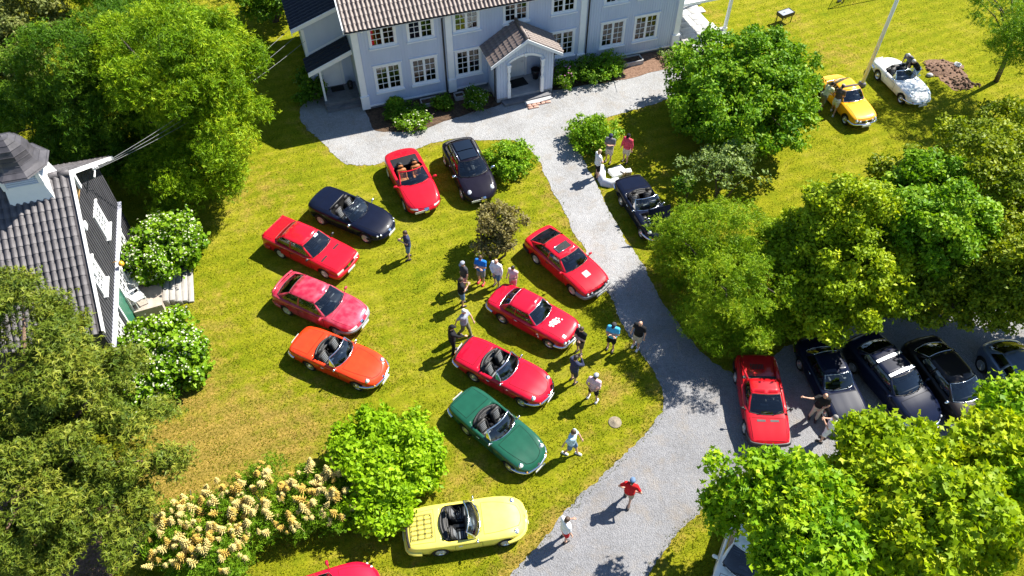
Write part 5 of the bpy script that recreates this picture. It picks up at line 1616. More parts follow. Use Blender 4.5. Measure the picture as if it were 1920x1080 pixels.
c.place((604, 421), (687, 455)); grp(c, G_LAWN)

# --- boxy red saloon
sp = dict(L=4.33, W=1.65, wb=2.51, of=.83, wr=.30, tw=.19, sq=1.0, tuck=.005,
    w=[(-1, .93), (-.97, .97), (-.6, 1), (.6, 1), (.9, .98), (.97, .95), (1, .92)],
    zs=[(-1, .86), (-.97, .95), (-.6, .93), (-.2, .90), (.2, .87), (.6, .80), (.92, .73), (.97, .70), (1, .60)],
    zc=[(-1, .88), (-.97, .98), (-.6, .97), (-.2, .94), (.2, .93), (.6, .86), (.92, .78), (.97, .74), (1, .62)], bowf=.08, bowr=.05, cab=(-1.30, .66), cabw=.84, cabr=.15)
c = Car('saloon_car', 'boxy red four door saloon with grey bonnet vents on the lawn', P_['red'], sp); c.wheels('multi')
c.interior(M['leather_black'], rows=2, seat_x=-.25, dash_top=.90, z=.42)
c.greenhouse(.86, .18, -1.02, -1.50, .72, .57, 1.37, [(-1.28, -.55, -.98, -.52), (-.46, .56, -.44, .12)], bowa=.10, bowb=.05, bowc=.02, bowd=.05, crown=.025, tr=M['black'])
c.top_patch('bonnet', .95, 2.06, lambda t: .68 - .04 * t, P_['red']); c.top_patch('boot_lid', -2.08, -1.58, lambda t: .66, P_['red'])
mb = MB(); path = [c.top(-2.06, u * .74, .03) for u in np.linspace(-1, 1, 7)]; mb.tube(path, .04, 6); mb.build('boot_spoiler', P_['red'], c.root)
for sd in (1, -1):
    for x0, x1 in ((-1.05, -.50), (-.46, .66)): c.side_patch('door', x0, x1, .30 if x0 > -1 else .45, .84, sd, P_['red'])
    c.top_patch('bonnet_vent', 1.12, 1.20, lambda t: .20, M['black'], .012, 3, 5, None, False, sd * .42)
    c.front_patch('headlight', sd * .38 if sd > 0 else -.74, .74 if sd > 0 else -.38, .56, .68, M['lens'], 1, .012); c.front_patch('tail_light', sd * .3 if sd > 0 else -.76, .76 if sd > 0 else -.3, .70, .82, M['redlens'], -1)
c.front_patch('grille', -.34, .34, .57, .67, M['black'], 1, .01); c.front_patch('shield_grille', -.09, .09, .50, .68, M['chrome'], 1, .02, 4, 4)
c.bumper(.42, 1, .20, .06, P_['red'], .45, .96); c.bumper(.44, -1, .20, .06, P_['red'], .45, .96); c.plate(.40, 1, 0, .08); c.mirror(.62, .92, .98, M['black'], 1.); c.handles(-.35, .80, M['black']); c.handles(-.98, .80, M['black'])
c.place((530, 484), (611, 521)); grp(c, G_LAWN)

# --- faded red five door hatch
sp = dict(HATCH, L=4.26, W=1.71, wb=2.54, of=.86, wr=.305, tw=.20, sq=.6,
    zs=[(-1, .80), (-.96, .93), (-.85, .96), (-.5, .94), (0, .89), (.3, .86), (.6, .79), (.85, .68), (.95, .60), (1, .48)],
    zc=[(-1, .84), (-.96, .97), (-.85, 1.0), (-.5, .99), (0, .96), (.3, .95), (.6, .86), (.85, .73), (.95, .63), (1, .50)], bowf=.24, bowr=.14, cab=(-1.75, .75), cabw=.79)
sp['w'] = [(-1, .80), (-.97, .89), (-.88, .95), (-.6, 1), (.4, 1), (.7, .98), (.88, .90), (.96, .80), (1, .62)]
c = Car('hatchback_car', 'faded pinkish red five door hatchback with grey front bumper strip on the lawn', P_['pinkred'], sp); c.wheels('five')
c.interior(M['leather_black'], rows=2, seat_x=-.28, dash_top=.94, z=.42)
c.greenhouse(.98, .26, -1.08, -1.84, .76, .57, 1.40, [(-1.42, -.62, -1.05, -.6), (-.54, .62, -.52, .15)], bowa=.2, bowb=.1, bowc=.03, bowd=.12, crown=.03, tr=M['black'])
c.top_patch('bonnet', 1.05, 1.95, lambda t: .66 - .16 * t ** 2, P_['pinkred'], bow=.08)
mb = MB(); path = [Vector((-2.02 + .1 * u * u, u * .70, 1.05)) for u in np.linspace(-1, 1, 11)]; mb.tube(path, .05, 7, flat=.6); mb.box((-1.95, .5, .99), (.1, .04, .1)); mb.box((-1.95, -.5, .99), (.1, .04, .1)); mb.build('tail_spoiler', P_['pinkred'], c.root)
for sd in (1, -1):
    for x0, x1 in ((-1.1, -.60), (-.54, .72)): c.side_patch('door', x0, x1, .30 if x0 > -1 else .48, .82, sd, P_['pinkred'])
    c.front_patch('headlight', sd * .34 if sd > 0 else -.70, .70 if sd > 0 else -.34, .55, .62, M['lens'], 1, .014); c.front_patch('tail_light', sd * .36 if sd > 0 else -.74, .74 if sd > 0 else -.36, .74, .84, M['redlens'], -1)
c.front_patch('shield_grille', -.08, .08, .48, .63, M['chrome'], 1, .02, 4, 4); c.bumper(.46, 1, .12, .05, M['greytrim'], .5, .95); c.plate(.46, 1, 0, .08); c.bumper(.44, -1, .16, .05, P_['pinkred'], .5); c.mirror(.68, .95, .98, P_['pinkred'], 1.1); c.handles(-.4, .80, P_['pinkred'])
c.place((541, 590), (634, 630)); grp(c, G_LAWN)

# --- red fastback coupe with open sunroof
sp = dict(L=4.26, W=1.66, wb=2.40, of=.88, wr=.30, tw=.19, sq=.75, tuck=.005,
    w=[(-1, .86), (-.97, .92), (-.8, .98), (-.4, 1), (.5, 1), (.8, .97), (.94, .92), (1, .84)],
    zs=[(-1, .74), (-.97, .86), (-.8, .90), (-.4, .89), (0, .86), (.3, .84), (.6, .79), (.9, .68), (.97, .62), (1, .52)],
    zc=[(-1, .76), (-.97, .89), (-.8, .94), (-.4, .93), (0, .91), (.3, .90), (.6, .84), (.9, .71), (.97, .65), (1, .54)], bowf=.16, bowr=.12, cab=(-1.55, .60), cabw=.80, cabr=.2)
c = Car('coupe_car', 'red fastback coupe with open sunroof and white bonnet panel by the gravel', P_['red'], sp); c.wheels('multi')
c.interior(M['leather_black'], rows=2, seat_x=-.30, dash_top=.89, z=.38)
c.greenhouse(.84, .18, -.92, -1.84, .72, .56, 1.30, [(-1.42, -.50, -1.0, -.48), (-.42, .50, -.40, .08)], bowa=.12, bowb=.06, bowc=.02, bowd=.06, crown=.03, tr=M['black'])
c.top_patch('bonnet', .95, 2.0, lambda t: .64 - .06 * t, P_['red'])
c.top_patch('bonnet_panel', 1.12, 1.42, lambda t: .15, mat('pale grey panel', (.38, .38, .38), .5), .018, 4, 5, None, False)
mb = MB(); xs_ = (-.48, -.10); 
mb.tube([(xs_[0], -.36, 1.305), (xs_[1], -.36, 1.31), (xs_[1], .36, 1.31), (xs_[0], .36, 1.305), (xs_[0], -.36, 1.305)], .016, 5, cap=False); mb.grid([[(x, u * .35, 1.327 - .02 * u * u) for u in (-1, 0, 1)] for x in (-.47, -.11)], 1, flip=True); mb.build('sunroof', [M['chrome'], M['leather_black']], c.root)
for sd in (1, -1):
    c.side_patch('door', -.48, .64, .28, .80, sd, P_['red'])
    for y in (.40, .60): c.lamp(sd * y, .57, .07, 1, None, ring=False)
c.front_patch('grille', -.7, .7, .51, .62, M['black'], 1, .008); c.front_patch('shield_grille', -.07, .07, .50, .63, M['chrome'], 1, .02, 4, 4); c.bumper(.42, 1, .17, .09, M['greytrim'], .45, .96); c.bumper(.44, -1, .17, .09, M['black'], .45, .96); c.plate(.42, 1, 0, .12); c.mirror(.58, .90, .95, P_['red'], 1.); c.handles(-.36, .76, M['black'])
c.place((1004, 493), (1073, 553)); grp(c, G_LAWN)

# --- classic step-front coupes
GT = dict(L=4.08, W=1.58, wb=2.35, of=.75, wr=.29, tw=.17, sq=.35, tuck=.012,
    w=[(-1, .74), (-.97, .84), (-.88, .92), (-.6, .99), (.5, 1), (.8, .97), (.92, .92), (.97, .86), (1, .74)],
    zs=[(-1, .58), (-.97, .70), (-.88, .77), (-.5, .84), (0, .83), (.3, .82), (.6, .79), (.9, .71), (.97, .65), (1, .54)],
    zc=[(-1, .62), (-.97, .74), (-.88, .80), (-.5, .88), (0, .89), (.3, .885), (.6, .84), (.9, .75), (.97, .68), (1, .56)], bowf=.16, bowr=.12, cab=(-1.12, .58), cabw=.80, cabr=.2)
def gt_coupe(label, pm, wheel='steel', seat=None):
    c = Car('coupe_car', label, pm, GT); c.wheels(wheel)
    c.interior(seat or M['leather_black'], rows=2, seat_x=-.25, dash_top=.87, z=.36)
    c.greenhouse(.72, .16, -.86, -1.40, .67, .54, 1.29, [(-1.02, -.50, -.80, -.48), (-.46, .48, -.44, .08)], bowa=.14, bowb=.07, bowc=.05, bowd=.10, crown=.03, tr=M['chrome'])
    c.top_patch('bonnet', .82, 1.88, lambda t: .58 - .04 * t, pm, bow=.06); c.top_patch('boot_lid', -1.92, -1.50, lambda t: .52 + .03 * t, pm)
    for sd in (1, -1):
        c.side_patch('door', -.50, .58, .28, .76, sd, pm); c.lamp(sd * .54, .60, .09, 1, None); c.lamp(sd * .36, .58, .07, 1, None)
        c.front_patch('tail_light', sd * .40 if sd > 0 else -.6, .6 if sd > 0 else -.40, .52, .62, M['redlens'], -1)
    c.front_patch('grille', -.5, .5, .50, .62, M['black'], 1, .008); c.front_patch('shield_grille', -.06, .06, .46, .64, M['chrome'], 1, .02, 4, 4)
    c.bumper(.42, 1, .085, .07, M['chrome'], .35); c.bumper(.46, -1, .085, .07, M['chrome'], .35); c.plate(.38, 1, 0, .10); c.handles(-.36, .74)
    return c
c = gt_coupe('crimson classic two door coupe with a white emblem on the bonnet', P_['crimson']); c.place((941, 605), (1030, 653)); grp(c, G_LAWN)
# white emblem blobs, front square, triangle on the wing
mb = MB(); rr = random.Random(4)
for k in range(13):
    bx, by, r_ = 1.02 + .10 * math.sin(k * 1.7) + .012 * k, -.26 + .045 * k, rr.uniform(.05, .085) * (1 if k < 9 else .6)
    ring = [c.top(bx + r_ * math.cos(a), by + r_ * math.sin(a), .010 + .0006 * k) for a in np.linspace(0, 2 * math.pi, 11)[:-1]]
    mb.add(ring, [tuple(range(10))])
mb.build('bonnet_emblem', M['plate'], c.root)
c.top_patch('bonnet_sticker', 1.70, 1.84, lambda t: .07, M['plate'], .012, 3, 3, None, False, -.36)
for sd in (1, -1):
    mb = MB(); pts = [c.side(x, z, sd, .008) for x, z in ((.66, .56), (.80, .56), (.73, .68))]; mb.add(pts, [(0, 1, 2)]); q0 = [c.side(.78 + .05 * math.cos(a), .48 + .05 * math.sin(a), sd, .008) for a in np.linspace(0, 2 * math.pi, 9)[:-1]]; mb.add(q0, [tuple(range(8))]); mb.build('wing_marking', M['plate'], c.root)
c = gt_coupe('deep yellow classic coupe with a dark stripe across the roof near the large shrub', P_['amber']); c.place((1540, 184), (1581, 232)); grp(c, G_LAWN)
mb = MB(); mb.grid([[(x, u * .53, 1.318 - .030 * u * u + .002) for u in np.linspace(-1, 1, 9)] for x in (-.22, -.10)], flip=True); mb.build('roof_stripe', M['black'], c.root)
c = gt_coupe('dark blue classic coupe parked next to the red mid-engined car', P_['blue']); c.place((1497, 692), (1542, 782)); grp(c, G_PARK)

# --- red mid-engined coupe
sp = dict(L=3.9, W=1.66, wb=2.30, of=.82, wr=.295, tw=.19, sq=.9, tuck=.005,
    w=[(-1, .88), (-.97, .93), (-.8, .98), (-.4, 1), (.5, .99), (.8, .95), (.95, .91), (1, .87)],
    zs=[(-1, .76), (-.97, .84), (-.8, .86), (-.4, .85), (0, .82), (.3, .79), (.6, .71), (.9, .60), (.97, .56), (1, .48)],
    zc=[(-1, .78), (-.97, .87), (-.8, .89), (-.4, .89), (0, .87), (.3, .85), (.6, .75), (.9, .63), (.97, .58), (1, .50)], bowf=.10, bowr=.06, cab=(-.50, .62), cabw=.80, cabr=.15)
c = Car('coupe_car', 'red mid-engined wedge coupe with vented engine lid on the gravel parking', P_['darkred'], sp); c.wheels('five')
c.interior(M['leather_black'], rows=1, seat_x=-.18, dash_top=.85, z=.32)
c.greenhouse(.88, .10, -.58, -.72, .72, .55, 1.19, [(-.44, .55, -.42, .02)], bowa=.12, bowb=.05, bowc=.02, bowd=.02, crown=.02, tr=M['black'])
c.top_patch('bonnet', .96, 1.82, lambda t: .66 - .04 * t, P_['darkred']); c.top_patch('engine_lid', -1.82, -.86, lambda t: .58, P_['darkred'])
mb = MB()
for k in range(9): mb.box(c.top(-1.30, -.30 + .06 * k, .015), (.24, .03, .016), 0)
mb.build('engine_vent', M['black'], c.root)
c.top_patch('roof_bar', -.86, -.74, lambda t: .72, M['black'], .02, 3, 7, None, False)
for sd in (1, -1):
    mb = MB(); a = Vector((-.62, sd * .60, 1.12)); b = c.top(-1.65, sd * .68, .0); mb.tube([a, a.lerp(b, .5), b], [.06, .05, .02], 7); mb.build('buttress', P_['darkred'], c.root)
    c.side_patch('door', -.42, .62, .26, .74, sd, P_['darkred']); c.top_patch('bonnet_vent', 1.02, 1.10, lambda t: .16, M['black'], .014, 3, 4, None, False, sd * .25)
    c.front_patch('headlight', sd * .44 if sd > 0 else -.70, .70 if sd > 0 else -.44, .48, .55, M['lens'], 1, .012)
c.bumper(.50, 1, .16, .06, M['black'], .5, .97); c.bumper(.48, -1, .16, .06, M['black'], .5, .97); c.plate(.40, 1, 0, .08); c.mirror(.6, .92, .90, M['black'], .9)
c.place_c((1427, 752), -92, .45); grp(c, G_PARK)

# --- navy coupe with bright roof bars
sp = dict(HATCH, L=4.45, W=1.76, wb=2.60, of=.85, wr=.31, tw=.2, sq=.5, bowf=.26, bowr=.12, cab=(-1.2, .72), cabw=.79)
c = Car('coupe_car', 'dark blue targa coupe with two bright metal roof bars under the trees', P_['blue'], sp); c.wheels('five')
c.interior(M['leather_cream'], rows=2, seat_x=-.25, dash_top=.98, z=.42, dash_m=M['greytrim'])
c.greenhouse(.98, .22, -1.0, -1.72, .77, .60, 1.38, [(-1.3, -.62, -1.0, -.6), (-.54, .62, -.52, .12)], bowa=.22, bowb=.10, bowc=.03, bowd=.12, crown=.03, tr=M['black'])
c.top_patch('bonnet', 1.06, 2.02, lambda t: .66 - .18 * t ** 2, P_['blue'], bow=.08)
for x in (-.62, .10): mb = MB(); mb.grid([[(x + dx, u * .60, 1.415 - .032 * u * u) for u in np.linspace(-1, 1, 9)] for dx in (-.06, .06)], flip=True); mb.build('roof_bar', M['alloy'], c.root)
for sd in (1, -1): c.side_patch('door', -.55, .70, .30, .82, sd, P_['blue']); c.lamp(sd * .6, .54, .07, 1, None, up=.3)
c.bumper(.42, 1, .14, .06, M['chrome'], .5); c.plate(.42, 1, 0, .09); c.mirror(.68, .97, 1.0, P_['blue'], 1.1)
c.place((1603, 706), (1668, 782)); grp(c, G_PARK)

# --- black-brown coupe, shiny roof
sp = dict(sp, L=4.6)
c = Car('coupe_car', 'black brown coupe with a glinting roof and light dashboard under the trees', P_['brownblack'], sp); c.wheels('five')
c.interior(M['leather_cream'], rows=2, seat_x=-.25, dash_top=.98, z=.42, dash_m=M['greytrim'])
c.greenhouse(1.0, .24, -1.1, -1.85, .77, .61, 1.40, [(-1.35, -.60, -1.08, -.58), (-.52, .64, -.5, .14)], bowa=.24, bowb=.12, bowc=.05, bowd=.16, crown=.035, tr=M['chrome'])
c.top_patch('bonnet', 1.08, 2.1, lambda t: .66 - .18 * t ** 2, P_['brownblack'], bow=.08)
for sd in (1, -1): c.side_patch('door', -.55, .70, .30, .82, sd, P_['brownblack']); c.lamp(sd * .6, .54, .07, 1, None, up=.3)
c.bumper(.42, 1, .14, .05, P_['brownblack'], .5); c.plate(.42, 1, 0, .08); c.mirror(.70, .97, 1.0, M['chrome'], 1.1)
a0 = G(1716, 714); c.place((1712, 716), (1776, 797)); grp(c, G_PARK)

# --- silver blue hatch at the frame edge
sp = dict(HATCH, L=4.3, W=1.78)
c = Car('hatchback_car', 'silver blue hatchback with black rear window at the end of the parked row', P_['silver'], sp); c.wheels('five')
c.interior(M['leather_black'], rows=2, seat_x=-.30, dash_top=.98, z=.42)
c.greenhouse(1.05, .28, -1.15, -1.95, .80, .60, 1.45, [(-1.45, -.72, -1.12, -.70), (-.62, .62, -.6, .14)], bowa=.3, bowb=.16, bowd=.25, tr=M['black'])
c.top_patch('bonnet', 1.12, 1.98, lambda t: .66 - .22 * t ** 2, P_['silver'], bow=.1)
for sd in (1, -1): c.side_patch('door', -.60, .72, .32, .84, sd, P_['silver']); c.lamp(sd * .6, .56, .08, 1, None, up=.3)
c.mirror(.72, 1.0, 1.03, P_['silver'], 1.2); c.handles(-.35, .8)
c.place((1838, 700), (1900, 790)); grp(c, G_PARK)

# --- red car cut by the lower frame edge
sp = dict(L=4.29, W=1.78, wb=2.54, of=.88, wr=.31, tw=.21, sq=.4, tuck=.01, w=HATCH['w'],
    zs=[(-1, .84), (-.96, .94), (-.85, .97), (-.5, .92), (0, .83), (.3, .80), (.6, .73), (.85, .61), (.95, .53), (1, .43)],
    zc=[(-1, .86), (-.96, .97), (-.85, 1.0), (-.5, .97), (0, .91), (.3, .89), (.6, .80), (.85, .66), (.95, .56), (1, .44)], bowf=.32, bowr=.16, cab=(-1.3, .55), cabw=.78, cabr=.2)
c = Car('coupe_car', 'raspberry red sports coupe with round headlamp pairs below the plumed hedge', P_['rosso'], sp); c.wheels('five')
c.interior(M['leather_black'], rows=2, seat_x=-.30, dash_top=.88, z=.40)
c.greenhouse(.86, .14, -.90, -1.55, .76, .56, 1.30, [(-1.1, -.5, -.88, -.48), (-.42, .52, -.4, .05)], bowa=.24, bowb=.12, bowd=.12, tr=M['black'])
c.top_patch('bonnet', .92, 1.96, lambda t: .66 - .2 * t ** 2, P_['rosso'], bow=.1)
for sd in (1, -1):
    c.side_patch('door', -.5, .6, .3, .78, sd, P_['rosso'])
    for y in (.52, .67): c.lamp(sd * y, .535, .05, 1, None, ring=True, up=.5)
c.front_patch('shield_grille', -.07, .07, .40, .54, M['chrome'], 1, .018, 4, 4); c.bumper(.36, 1, .12, .03, P_['rosso'], .4); c.mirror(.62, .98, .95, P_['rosso'], 1.1); c.handles(-.3, .72, P_['rosso'])
c.place_c((592, 1128), 20, .6); grp(c, G_LAWN)

# --- white car half hidden by the maple
sp = dict(HATCH, L=4.4, W=1.78, sq=.6)
c = Car('hatchback_car', 'white hatchback half hidden under the maple by the drive edge', P_['white'], sp); c.wheels('five')
c.interior(M['leather_black'], rows=2, seat_x=-.30, dash_top=.98, z=.42)
c.greenhouse(1.05, .28, -1.45, -1.98, .80, .62, 1.46, [(-1.55, -.72, -1.38, -.70), (-.62, .62, -.6, .14)], bowa=.28, bowb=.14, bowd=.2, tr=M['black'])
c.top_patch('bonnet', 1.12, 1.98, lambda t: .66 - .22 * t ** 2, P_['white'], bow=.1)
for sd in (1, -1): c.side_patch('door', -.60, .72, .32, .84, sd, P_['white']); c.lamp(sd * .6, .56, .08, 1, None, up=.3); c.front_patch('tail_light', sd * .5 if sd > 0 else -.75, .75 if sd > 0 else -.5, .8, .92, M['redlens'], -1)
c.mirror(.72, 1.0, 1.03, P_['white'], 1.2); c.handles(-.35, .8)
c.place_c((1402, 1042), -117, .6); grp(c, G_LAWN)

# things lying in the orange car
mb = MB(); mb.ball((0, 0, 0), (.17, .2, .10), 10, 6); mb.ball((.12, .05, .03), (.1, .12, .08)); o = mb.build('white_jacket', mat('white cloth', (.72, .70, .66), .9), None, OR.root.matrix_basis @ Vector((.02, -.34, .64)), (0, 0, .4)); tag(o, 'crumpled white jacket on the seat of the orange red open car', 'jacket')
# ================================================================== vegetation
def px_dist(p): 
    v = Vector(p) - Vector((0, 0, CAM_H)); return v.y * ct - v.z * st

def lobe(x0, y0, x1, y1, rz, zc):
    """photo box of a crown lobe + its vertical radius and centre height -> centre and radii"""
    c = G((x0 + x1) / 2, (y0 + y1) / 2, zc)
    d = px_dist(c)
    rx = (x1 - x0) / 2 * d / FPX; sy = (y1 - y0) / 2 * d / FPX
    v = c - Vector((0, 0, CAM_H)); e = math.atan2(-v.z, math.hypot(v.x, v.y))
    ry2 = sy ** 2 - (rz * math.cos(e)) ** 2
    ry = math.sqrt(max(ry2, (.45 * rx) ** 2)) / 1. if ry2 > 0 else .45 * rx
    ry = min(max(ry / math.sin(e) if ry2 > 0 else ry, .55 * rx), 1.5 * rx)
    return (np.array(c), np.array([rx, ry, rz]))

def leaf_shape(kind):
    """flat leaf in xy (tip towards +y), z fold; returns verts, tris"""
    if kind == 'oval':
        v = [(0, -.5, 0), (-.30, .0, .07), (0, .55, -.03), (.30, .0, .07)]; t = [(0, 1, 2), (0, 2, 3)]
    elif kind == 'broad':
        v = [(0, -.5, 0), (-.42, -.05, .09), (-.2, .38, .04), (0, .55, -.04), (.2, .38, .04), (.42, -.05, .09)]; t = [(0, 1, 2), (0, 2, 3), (0, 3, 4), (0, 4, 5)]
    elif kind == 'maple':
        v = [(0, -.45, 0), (-.52, .06, .07), (-.17, .08, 0), (0, .58, -.06), (.17, .08, 0), (.52, .06, .07)]
        t = [(0, 1, 2), (0, 2, 4), (2, 3, 4), (0, 4, 5)]
    elif kind == 'pinnate':
        v = [(0, -.5, 0), (-.34, .05, .06), (-.10, -.10, 0), (0, .57, -.06), (.10, -.10, 0), (.34, .05, .06)]
        t = [(0, 1, 2), (2, 4, 3), (0, 5, 4)]
    elif kind == 'needle':
        v = []; t = []
        for k in range(4):
            a = -1.05 + .7 * k; s_ = .075
            b = len(v); v += [(-s_ * math.cos(a), -.1 + s_ * math.sin(a), 0), (s_ * math.cos(a), -.1 - s_ * math.sin(a), 0), (.55 * math.sin(a), .5 * math.cos(a) - .05, .16 * ((k % 2) * 2 - 1))]; t.append((b, b + 1, b + 2))
    return np.array(v, np.float32), np.array(t, np.int32)

def leaves_mesh(name, P, Nrm, size, tint, kind, rng):
    n = len(P)
    sv, stt = leaf_shape(kind)
    Nrm = Nrm / (np.linalg.norm(Nrm, axis=1, keepdims=True) + 1e-9)
    a = rng.normal(size=(n, 3)); a[:, 2] -= .55
    Yd = a - (a * Nrm).sum(1, keepdims=True) * Nrm; Yd /= np.linalg.norm(Yd, axis=1, keepdims=True) + 1e-9
    Xd = np.cross(Yd, Nrm)
    V = P[:, None, :] + size[:, None, None] * (sv[None, :, 0:1] * Xd[:, None, :] + sv[None, :, 1:2] * Yd[:, None, :] + sv[None, :, 2:3] * Nrm[:, None, :])
    T = (stt[None] + (np.arange(n) * len(sv))[:, None, None]).reshape(-1, 3)
    return np_mesh(name, V.reshape(-1, 3), T, np.repeat(tint, len(sv)))

def crown_points(lobes, nleaf, clump_r, rng, inner=.15, twig=.11, tleaf=9, low=-.45, ragged=.24, fill=.66):
    """leaf positions and normals in clumps spread through the lobes"""
    vol = np.array([l[1].prod() ** (2 / 3) for l in lobes]); share = vol / vol.sum()
    PP, NN, TT, CC = [], [], [], []
    for (c, r), sh in zip(lobes, share):
        r = np.maximum(r - .55 * clump_r, r * .6)
        nl = int(nleaf * sh)
        area = 4 * math.pi * ((r[0] * r[1]) ** 1.6 / 3 + (r[0] * r[2]) ** 1.6 / 3 + (r[1] * r[2]) ** 1.6 / 3) ** (1 / 1.6)
        ncl = max(8, int(area * fill / (clump_r ** 2 * 1.3)))
        d = rng.normal(size=(ncl * 4, 3)); d /= np.linalg.norm(d, axis=1, keepdims=True)
        d = d[d[:, 2] > low - rng.random(len(d)) * .15][:ncl]
        # uneven outline
        k = rng.normal(size=(5, 3)) * 2.2; ph = rng.uniform(0, 6.28, 5)
        lump = 1 + ragged * np.mean(np.cos(d @ k.T + ph), axis=1) * 1.6
        rad = lump * (1.04 - .36 * rng.random(len(d)) ** 1.5)
        cc = c + d * r * rad[:, None]
        cr = clump_r * rng.uniform(.6, 1.35, len(d))
        ctint = rng.normal(0, .12, len(d))
        per = np.maximum(1, (nl * (1 - inner) * cr ** 2 / (cr ** 2).sum()).astype(int))
        # twigs inside each clump, leaves round each twig
        ntw = np.maximum(2, per // tleaf)
        idt = np.repeat(np.arange(len(d)), ntw)
        q = rng.normal(size=(len(idt), 3)); q /= np.linalg.norm(q, axis=1, keepdims=True)
        q = q + d[idt] * .55 + np.array([0, 0, .3]); q /= np.linalg.norm(q, axis=1, keepdims=True)
        tc_ = cc[idt] + q * (cr[idt] * rng.random(len(idt)) ** .42)[:, None] * np.array([1, 1, .75])
        ttint = ctint[idt] + rng.normal(0, .12, len(idt))
        idx = np.repeat(np.arange(len(idt)), tleaf)
        s_ = rng.normal(size=(len(idx), 3)) * twig * np.array([1, 1, .6])
        p = tc_[idx] + s_ + q[idx] * twig * .4
        nn = q[idx] * .35 + np.array([0, 0, .5]) + rng.normal(size=(len(idx), 3)) * .62
        PP.append(p); NN.append(nn); TT.append(.5 + ttint[idx] + rng.normal(0, .14, len(idx))); CC.append(cc)
        ni = int(nl * inner)
        q = rng.normal(size=(ni, 3)); q /= np.linalg.norm(q, axis=1, keepdims=True)
        p = c + q * r * (rng.random(ni) ** .5 * .85)[:, None]
        PP.append(p); NN.append(rng.normal(size=(ni, 3)) + np.array([0, 0, .6])); TT.append(.42 + rng.normal(0, .12, ni))
    P, N_, T_ = np.concatenate(PP), np.concatenate(NN), np.concatenate(TT)
    k = P[:, 2] > .05
    return P[k], N_[k], np.clip(T_[k], 0, 1), np.concatenate(CC)

M['bark'] = noisy('bark', [(.3, (.045, .035, .028)), (.7, (.14, .115, .095))], 6, rough=.95, bump=.8, bscale=25, stretch=(1, 1, .2))
M['bark_pine'] = noisy('pine bark', [(.3, (.12, .07, .045)), (.7, (.28, .19, .14))], 6, rough=.95, bump=.8, bscale=25, stretch=(1, 1, .2))

def limbs(root, base, targets, r0, mt, rng, name='trunk', fork=.45, nstem=1, spread=.3):
    mb = MB()
    b = Vector(base)
    cen = Vector(np.mean(targets, axis=0))
    tip = b.lerp(cen, .95)
    for k in range(nstem):
        off = Vector((rng.normal() * spread, rng.normal() * spread, 0)) if nstem > 1 else Vector((0, 0, 0))
        t2 = tip + off * 2.
        pts = [b + off * .3, b.lerp(t2, .3) + Vector((rng.normal() * .08, rng.normal() * .08, 0)) + off * .3, b.lerp(t2, .65) + Vector((rng.normal() * .12, rng.normal() * .12, 0)), t2]
        mb.tube(pts, [r0 * 1.25, r0, r0 * .7, r0 * .35], 8)
        spine = pts
    tr = mb.build(name, mt, root)
    for p in targets:
        p = Vector(p); a = b.lerp(tip, min(.95, fork + .4 * rng.random()))
        m = a.lerp(p, .5) + Vector((0, 0, .12 * (p - a).length)) + Vector(rng.normal(size=3) * .1)
        bmb = MB(); bmb.tube([a, m, a.lerp(p, .98)], [r0 * .4, r0 * .25, r0 * .08], 5)
        bmb.build('limb', mt, root)
    return tr

def plant(name, cat, label, lobes, nleaf, lsize, lm, kind='oval', clump=.55, seed=1, trunk_r=.12, base=None, bark=None, inner=.15, low=-.45, ragged=.24, group=None, nlimb=10, nstem=1, fill=.66, extra=None, part='crown', svar=.35, twig=None, tleaf=9):
    rng = np.random.default_rng(seed)
    cx = np.average([l[0] for l in lobes], axis=0, weights=[l[1].prod() for l in lobes])
    b = Vector((cx[0], cx[1], 0)) if base is None else Vector((base[0], base[1], 0))
    root = empty(name, b); tag(root, label, cat, group)
    P, N_, T_, C_ = crown_points(lobes, nleaf, clump, rng, inner, twig or lsize * .6, tleaf, low, ragged, fill)
    P = P - np.array(b)
    sz = lsize * rng.uniform(1 - svar, 1 + svar, len(P))
    me = leaves_mesh(part, P, N_, sz, T_, kind, rng)
    o = link_mesh(part, me, root, [lm]); o['kind'] = 'stuff'
    sel = C_[rng.choice(len(C_), min(nlimb, len(C_)), replace=False)] - np.array(b)
    sel[:, 2] = np.maximum(sel[:, 2], .3)
    limbs(root, (0, 0, -.05), sel, trunk_r, bark or M['bark'], rng, nstem=nstem, name='trunk' if cat == 'tree' else 'stem')
    return root, P + np.array(b), N_, rng

LM = {}
LM['walnut'] = leaf_mat('walnut leaves', (0.06, 0.14, 0.003), (0.18, 0.32, 0.007), (0.4, 0.5, 0.016))
LM['dark'] = leaf_mat('dark leaves', (0.03, 0.09, 0.004), (0.085, 0.19, 0.008), (0.21, 0.33, 0.02))
LM['willow'] = leaf_mat('grey green leaves', (0.09, 0.12, 0.03), (0.18, 0.21, 0.055), (0.33, 0.34, 0.11))
LM['pine'] = leaf_mat('pine needles', (.045, .085, .008), (.12, .165, .014), (.27, .28, .032), .15)
LM['elder'] = leaf_mat('elder leaves', (0.06, 0.15, 0.005), (0.15, 0.29, 0.01), (0.28, 0.42, 0.022))
LM['bright'] = leaf_mat('bright leaves', (0.13, 0.26, 0.004), (0.25, 0.42, 0.007), (0.38, 0.54, 0.02), .35)
LM['maple'] = leaf_mat('maple leaves', (0.08, 0.21, 0.004), (0.21, 0.38, 0.008), (0.42, 0.52, 0.016), .35)
LM['maple_gold'] = leaf_mat('golden maple leaves', (0.11, 0.21, 0.004), (0.28, 0.4, 0.008), (0.5, 0.54, 0.016), .35)
LM['hawthorn'] = leaf_mat('olive leaves', (0.075, 0.13, 0.005), (0.19, 0.26, 0.01), (0.38, 0.42, 0.022))
